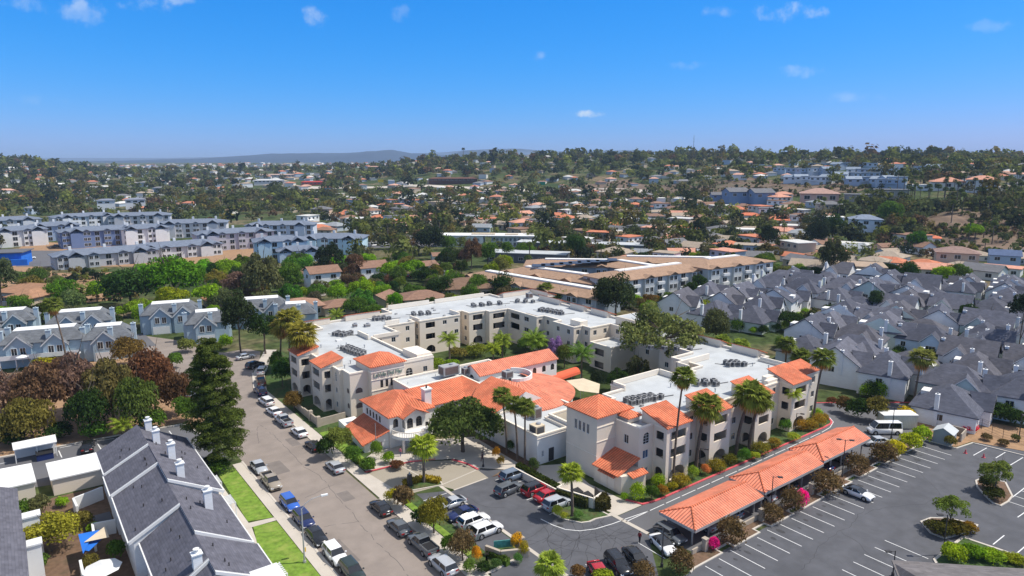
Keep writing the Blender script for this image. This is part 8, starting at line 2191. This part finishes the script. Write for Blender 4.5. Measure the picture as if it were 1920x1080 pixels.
# ---- small green between the townhouses, valley trees as things
r = random.Random(5); cnt = 0
def blocked(x, y, q=1.0): return any((x - o[0]) ** 2 + (y - o[1]) ** 2 < (o[2] + q) ** 2 for o in OCC)
for i in range(900):
 if cnt >= 85: break
 u, v = r.uniform(1210, 1920), r.uniform(530, 790); x, y = W(u, v)
 if not inside((x, y), reg) or blocked(x, y, -1.2): continue
 cnt += 1; cc = r.choice(('bright', 'mid', 'lime', 'dark', 'mid')); s = r.uniform(1.4, 2.5)
 tree(x, y, s * 1.7, s, r.choice(('ball', 'round')), GRN[cc], look={'bright': 'bright green', 'mid': 'green', 'lime': 'lime green', 'dark': 'dark green'}[cc] + ' garden bush between grey roofed townhouses', name='shrub', cat='shrub', trunk=False, rnd=r, group='garden bushes among the townhouses')
main_poly = [(40, 55), (132, 55), (134, 172), (40, 190)]
zones = [((0, 420, 500, 620), 40, .5), ((400, 900, 470, 590), 110, 1), ((900, 1320, 505, 590), 34, 1), ((560, 900, 400, 470), 50, 1), ((1180, 1560, 480, 545), 36, 1), ((1500, 1920, 450, 530), 60, 1), ((900, 1300, 400, 470), 26, 1)]
NT = len([o for o in bpy.data.objects if o.name.split('.')[0] in ('tree', 'pine_tree') and o.type == 'EMPTY'])
TREES = []
for (u0, u1, v0, v1), n, w_ in zones:
 c = 0
 for _ in range(n * 12):
  if c >= n: break
  u, v = r.uniform(u0, u1), r.uniform(v0, v1); P = WT(u, v)
  if P is None: continue
  x, y, z = P
  if blocked(x, y, 1.5) or inside((x, y), reg) or inside((x, y), main_poly) or (u < 130 and v < 510) or (835 < u < 1000 and 438 < v < 478) or (v < 500 and u < 640): continue
  if y < 185 and x < 45: continue
  c += 1; TREES.append((math.hypot(x, y), x, y, z)); OCC.append((x, y, 2.2))
TREES.sort()
ck = [('mid', 'mid green', 4), ('dark', 'dark green', 3), ('bright', 'bright green', 3.2), ('grey', 'grey green', 1.6), ('olive', 'olive', 1.8), ('brown', 'brown', .9), ('black', 'very dark', 1)]
for d, x, y, z in TREES[:max(0, 296 - NT)]:
 c = pick(r, ck); k = r.choice(('round', 'round', 'loose', 'pine', 'wide', 'dome')); s = r.uniform(2.6, 5.2)
 tree(x, y, s * r.uniform(1.5, 2.1), s, k, tuple(q * r.uniform(.8, 1.25) for q in GRN[c[0]]), look=c[1] + {'round': ' round crowned tree', 'loose': ' thin crowned tree', 'pine': ' dense tall tree', 'wide': ' wide spreading tree', 'dome': ' dome shaped tree'}[k], z=z - .3, rnd=r, group='trees of the valley')
# ================================================================ FAR WOODLAND AND FAR TOWN (beyond counting)
g = np.random.default_rng(99)
TRC = [((.070, .098, .034), 4), ((.042, .062, .028), 3.6), ((.10, .135, .034), 1.6), ((.07, .08, .045), 2), ((.085, .085, .03), 1.5), ((.085, .068, .045), .7), ((.02, .034, .022), 2)]
TW = np.array([w for _, w in TRC]); TW = TW / TW.sum(); TC = np.array([c for c, _ in TRC])
OC = np.array([o for o in OCC]); OCg = {}
for o in OCC: OCg.setdefault((int(o[0] // 20), int(o[1] // 20)), []).append(o)
def hit(x, y, q):
 a, b = int(x // 20), int(y // 20)
 for i in (-1, 0, 1):
  for j in (-1, 0, 1):
   for o in OCg.get((a + i, b + j), ()):
    if (x - o[0]) ** 2 + (y - o[1]) ** 2 < (o[2] + q) ** 2: return True
 return False
def bare(u, v):
 return (1330 < u < 1660 and 333 < v < 372) or (1060 < u < 1330 and 338 < v < 368) or (1740 < u < 2000 and 402 < v < 478) or (v < 515 and 0 < u < 660 and v > 402) or (1425 < u < 1560 and 470 < v < 482) or (1655 < u < 1745 and 370 < v < 390)
KEEP = [(1690, 1890, 346, 378, .9), (1335, 1465, 355, 400, .95), (1570, 1650, 412, 452, .95), (1450, 1700, 312, 366, .72), (445, 605, 325, 358, .85), (800, 905, 336, 352, .95), (640, 1240, 347, 364, .8), (1380, 1440, 398, 418, .8), (1480, 1590, 368, 384, .8), (1590, 1700, 362, 384, .7), (180, 290, 382, 402, .9), (835, 1000, 440, 475, .95)]
def place_mass(n, fmin, fmax, lv):
 out = []
 tries = 0
 while len(out) < n and tries < n * 6:
  tries += 1
  f = math.sqrt(g.uniform(fmin ** 2, fmax ** 2)); r_ = g.uniform(-1.05, 1.05) * f; x, y = XY(f, r_)
  z = hz(x, y); u, v = PX(x, y, z)
  if f < 520:
   if hit(x, y, .5) or (bare(u, v) and not (u > 1740 and g.random() < .12)) or inside((x, y), reg) or (v > 500 and 560 < u) : continue
  else:
   if hit(x, y, -1): continue
   if bare(u, v) and g.random() < .75: continue
  if any(a < u < b and c < v < d and g.random() < pp for a, b, c, d, pp in KEEP): continue
  # patchy density
  q = math.sin(x * .017 + 2) * math.cos(y * .021) + .5 * math.sin(x * .05) * math.sin(y * .043)
  if q < -.35 and g.random() < .55: continue
  out.append((x, y, z))
 return np.array(out)
def mass(name, P, nleaf, rmin, rmax, leaf, label):
 n = len(P); R = g.uniform(rmin, rmax, n) * np.where(g.random(n) < .12, 1.6, 1.0); ci = g.choice(len(TC), n, p=TW)
 idx = np.repeat(np.arange(n), nleaf); m = len(idx)
 D = g.normal(size=(m, 3)); D /= np.linalg.norm(D, axis=1)[:, None]; D[:, 2] = np.where(D[:, 2] < -.3, -D[:, 2], D[:, 2])
 # lumpy skin: displace by a few lobes per tree
 ph = g.uniform(0, 6.28, (n, 3)); lob = 1 + .28 * np.sin(D[:, 0] * 4 + ph[idx, 0]) * np.sin(D[:, 1] * 4 + ph[idx, 1]) + .15 * np.sin(D[:, 2] * 6 + ph[idx, 2])
 Rr = R[idx][:, None]; hh = g.uniform(.8, 1.35, n)[idx]
 C = P[idx] + np.stack([np.zeros(m), np.zeros(m), R[idx] * hh * .85], 1)
 Q = C + D * (lob[:, None] * Rr * g.uniform(.75, 1.05, (m, 1))) * np.stack([np.ones(m), np.ones(m), hh], 1)
 Nn = D + g.normal(size=(m, 3)) * .4; Nn /= np.linalg.norm(Nn, axis=1)[:, None]; T_ = np.cross(Nn, g.normal(size=(m, 3))); T_ /= np.linalg.norm(T_, axis=1)[:, None]; B = np.cross(Nn, T_)
 s = Rr * leaf * g.uniform(.7, 1.3, (m, 1))
 V = np.stack([Q - T_ * s - B * s * .7, Q + T_ * s - B * s * .7, Q + T_ * s * .8 + B * s * .7, Q - T_ * s * .8 + B * s * .7], 1).reshape(-1, 3)
 me = fast_mesh(name, V, np.arange(m * 4).reshape(-1, 4), [M['leaffar']])
 a = me.color_attributes.new('tint', 'FLOAT_COLOR', 'FACE' if False else 'POINT')
 tint = TC[ci] * g.uniform(.8, 1.4, (n, 1)); col = np.ones((m * 4, 4), np.float32); col[:, :3] = np.repeat(tint[idx], 4, axis=0)
 a.data.foreach_set('color', col.ravel())
 o = link(name, me); o['kind'] = 'stuff'; o['label'] = label; return o
mass('woodland', place_mass(1300, 330, 520, 0), 130, 2.2, 4.6, .15, 'scattered trees and shrubs of the nearer valley')
mass('woodland', place_mass(3100, 500, 900, 0), 60, 2.4, 5.0, .20, 'trees between the valley houses')
mass('woodland', place_mass(4300, 880, 1700, 0), 42, 2.8, 6.0, .27, 'woods covering the far hills')
P = []
for (u0, u1, v0, v1, n) in ((1700, 1960, 395, 482, 620), (1320, 1660, 335, 372, 420), (1060, 1330, 340, 368, 260), (0, 260, 512, 570, 160)):
 for i in range(n):
  q = WT(g.uniform(u0, u1), g.uniform(v0, v1))
  if q and math.sin(q[0] * .09) * math.cos(q[1] * .07) > -.35 and not hit(q[0], q[1], 0): P.append(q)
mass('scrub', np.array(P), 60, .5, 1.7, .3, 'low scrub dotted over the bare slopes')
# ridge-line trees, taller
P = []
for i in range(700):
 f = g.uniform(1050, 1550); u = g.uniform(-150, 2100)
 if 170 < u < 700 and g.random() < .97: continue
 r_ = (u - 960) / FPX * f; x, y = XY(f, r_); P.append((x, y, hz(x, y)))
mass('woodland', np.array(P), 70, 4, 8, .2, 'tall trees along the skyline of the hills')
# far town: walls and roofs in one mesh with several materials
cols = [((.70, .68, .63), 'w'), ((.78, .78, .77), 'w'), ((.50, .42, .33), 'w'), ((.42, .50, .60), 'w')]
rcols = [(.27, .16, .115), (.50, .20, .125), (.56, .32, .24), (.20, .20, .21), (.62, .61, .58), (.36, .29, .22)]
mats_ = [mat('far_wall', c[0], .9, .05) for c in cols] + [mat('far_roof', c, .9, .08) for c in rcols]
mb = MB(); n = 0
far = [(q[1], q[2]) for q in DENS[room:]]
for i in range(2600):
 f = math.sqrt(g.uniform(520 ** 2, 2600 ** 2)); r_ = g.uniform(-1.0, 1.0) * f; x, y = XY(f, r_); z = hz(x, y); u, v = PX(x, y, z)
 if bare(u, v) or hit(x, y, 6): continue
 q = math.sin(x * .009 + 1) * math.cos(y * .012)
 if q < -.1 and g.random() < .5: continue
 far.append(((x, y, z), None)); OCg.setdefault((int(x // 20), int(y // 20)), []).append((x, y, 8))
for (x, y, z), k in far:
 a = g.uniform(0, 3.14); hx, hy, h = g.uniform(4.5, 9), g.uniform(4, 6), g.choice([3.3, 3.3, 6.0])
 c, s = math.cos(a), math.sin(a); tr = lambda p: (x + p[0] * c - p[1] * s, y + p[0] * s + p[1] * c, z + p[2])
 b = MB(); b.m = 0; b.box(-hx, -hy, -3, hx, hy, h); wi = int(g.integers(0, 4)); nb = len(b.F)
 if g.random() < .25: b.box(-hx - .4, -hy - .4, h, hx + .4, hy + .4, h + .4)
 else: b.hip(-hx, -hy, hx, hy, h, 1.9, .5)
 ri = 4 + int(g.integers(0, 6)); k0 = len(mb.V); mb.V += [tr(p) for p in b.V]
 for i_, f_ in enumerate(b.F): mb.F.append([q_ + k0 for q_ in f_]); mb.M.append(wi if i_ < nb else ri)
o = mb.build('far_town', mats_); o['kind'] = 'stuff'; o['label'] = 'small houses of the town scattered over the far hills'
# big institutional buildings in the distance
for u, v, L, D, H, wc, rc, lab in ((520, 336, 60, 14, 8, (.62, .56, .50), (.45, .32, .27), 'long brown roofed institutional building far at the left centre'), (505, 346, 46, 14, 7, (.6, .58, .56), (.6, .6, .6), 'white roofed block just below the long institutional building'), (586, 347, 34, 10, 5, (.5, .08, .06), (.42, .06, .05), 'low dark red building right of the white roofed block'), (850, 345, 70, 12, 8, (.10, .05, .04), (.16, .08, .06), 'long dark red brown building above the freeway'), (700, 318, 26, 10, 6, (.60, .42, .36), (.5, .3, .24), 'pinkish building on the wooded hillside'), (100, 352, 40, 12, 5, (.6, .6, .6), (.72, .70, .66), 'long white roofed shed in the trees at far left'), (200, 392, 16, 9, 9, (.66, .67, .70), (.2, .22, .28), 'grey hipped block of flats behind the estate, left'), (255, 392, 18, 9, 10, (.72, .72, .74), (.22, .24, .30), 'white hipped block of flats behind the estate, right'), (340, 348, 36, 10, 5, (.55, .35, .28), (.44, .26, .2), 'reddish building behind the dark trees at left')):
 P = WT(u, v)
 t = thing('large_building', lab, 'building', P, face_cam - math.atan2(*FR(P[0], P[1])[::-1]))
 m = MB(); m.box(-L / 2, -D / 2, -4, L / 2, D / 2, H); w_ = m.build('wall', M['wallcol'], t, world=False, color=wc)
 m = MB(); m.hip(-L / 2, -D / 2, L / 2, D / 2, H, 1.6, .8, .25); m.build('roof', M['roofcol'], t, world=False, color=rc)
 for i in range(int(L / 6)):
  win_box(t, -L / 2 + 3 + i * 6, -D / 2, H - 2.8, 3.6, 1.5, '-y', 3)
# roadside green sign and yellow sign of the freeway
for u, v, c, lab in ((1017, 350, (.0, .22, .12), 'green freeway sign above the far road'), (714, 344, (.6, .45, .02), 'yellow sign high among the far trees')):
 P = WT(u, v + 4); t = thing('road_sign', lab, 'sign', P, face_cam)
 m = MB(); m.box(-4, -.15, 5, 4, .15, 9, True); m.build('panel', mat('sign_face', c, .5, .03), t, world=False)
 m = MB(); m.tube((-3, .3, 0), (-3, .3, 9), .2, .2, 6); m.tube((3, .3, 0), (3, .3, 9), .2, .2, 6); m.build('post', M['metal'], t, world=False)
# radio mast and lone skyline palms / tree
P = WT(1299, 306); t = thing('radio_mast', 'thin radio mast on the skyline right of centre', 'mast', P)
m = MB(); m.tube((0, 0, 0), (0, 0, 44), .5, .18, 6); m.build('mast', M['darkmetal'], t, world=False)
m = MB(); m.tube((-1.4, 0, 38), (1.4, 0, 38), .12, .12, 5); m.tube((0, -1.4, 34), (0, 1.4, 34), .12, .12, 5); m.build('antenna', M['darkmetal'], t, world=False)
P = WT(869, 303)
if P: palm(P[0], P[1], 25, 4.5, 'fan', (.03, .05, .03), 'tall palm breaking the skyline left of centre', dead=False, tr=.4)
# ================================================================ HAZE
hm = bpy.data.materials.new('haze'); hm.use_nodes = True; t = hm.node_tree; t.nodes.clear()
pv = N(t, 'ShaderNodeVolumePrincipled'); pv.inputs['Density'].default_value = HAZE_D; pv.inputs['Color'].default_value = (.56, .74, 1.0, 1); pv.inputs['Anisotropy'].default_value = .0
o_ = N(t, 'ShaderNodeOutputMaterial'); t.links.new(pv.outputs[0], o_.inputs['Volume'])
mb = MB(); mb.box(-21000, -21000, -40, 24000, 24000, 190, True); h_ = mb.build('haze', hm); h_['kind'] = 'stuff'; h_['label'] = 'thin blue air between the camera and the far hills'
# ================================================================ LABELS BY PLACE
LM = [('the blue tarpaulin', 20, 475), ('the new blue grey estate', 300, 450), ('the lone light blue block', 628, 455), ('the white cottages', 690, 520), ('the white arcaded building', 915, 445), ('the dark commercial sheds', 1060, 475), ('the brown roofed blocks', 1150, 515), ('the slate blue gabled pair', 1400, 372), ('the dark tree cluster', 1545, 440), ('the big pale blue house', 1615, 427),
  ('the bare slope', 1830, 440), ('the mansion ridge', 1820, 350), ('the blue terraces', 1600, 335), ('the freeway', 900, 355), ('the dark red long building', 850, 335), ('the institutional building', 520, 335), ('the far left hill', 90, 320), ('the radio mast', 1299, 300), ('the north wing roof', 780, 575), ('the broad dark pine', 1155, 560), ('the cone shaped conifer', 1640, 570), ('the lime round tree', 1721, 640),
  ('the tall court palm', 1713, 690), ('the flat dark pines', 1835, 595), ('the leaning end palm', 1533, 680), ('the big dark green tree', 246, 540), ('the bright green broad tree', 330, 510), ('the eucalyptus', 500, 520), ('the white box mansion', 1720, 345), ('the storage container', 1680, 785), ('the bright terracotta roof', 1405, 405), ('the tall dark grey tree', 1555, 485), ('the pink rambling house', 1750, 510), ('the garden hedge by the silver car', 1838, 760),
  ('the freeway sign', 1017, 350), ('the valley palms', 800, 400), ('the dry lot', 1490, 475), ('the first townhouse corner', 1250, 575), ('the pale hillside road', 1100, 415), ('the far left white shed', 100, 350)]
groups = {}
for o, look in AUTO:
 x, y, z = o.location; u, v = PX(x, y, z + 2)
 best = min(LM, key=lambda l: (l[1] - u) ** 2 + ((l[2] - v) * 2.2) ** 2); du, dv = u - best[1], (v - best[2]) * 2.2
 if abs(du) > abs(dv): rel = 'right of' if du > 0 else 'left of'
 else: rel = 'below' if dv > 0 else 'above'
 groups.setdefault((look, rel, best[0]), []).append((u, o))
ORD = ['', 'second', 'third', 'fourth', 'fifth', 'sixth', 'seventh', 'eighth', 'ninth', 'tenth', 'eleventh', 'twelfth', 'thirteenth', 'fourteenth', 'fifteenth', 'sixteenth', 'seventeenth', 'eighteenth', 'nineteenth', 'twentieth']
def ordinal(i, n):
 if n == 1: return ''
 if i == 0: return 'leftmost ' if n > 1 else ''
 if i == n - 1: return 'rightmost '
 if i < 20: return ORD[i] + ' from left '
 return ORD[min(19, n - 1 - i)] + ' from right '
for (look, rel, lm), L in groups.items():
 L.sort(key=lambda q: q[0])
 for i, (u, o) in enumerate(L):
  s = ordinal(i, len(L)) + look + ' ' + rel + ' ' + lm
  w_ = s.split()
  if len(w_) > 16: s = ' '.join(w for w in w_ if w not in ('the', 'on', 'all', 'sides', 'of', 'a'))
  w_ = s.split(); o['label'] = ' '.join(w_[:16])
pg = {}
for o, nm in PLANT: pg.setdefault(nm, []).append(o)
for nm, L in pg.items():
 L.sort(key=lambda o: PX(*o.location)[0])
 for i, o in enumerate(L): o['label'] = ' '.join((ordinal(i, len(L)) + 'grey condenser box ' + nm).split()[:16])
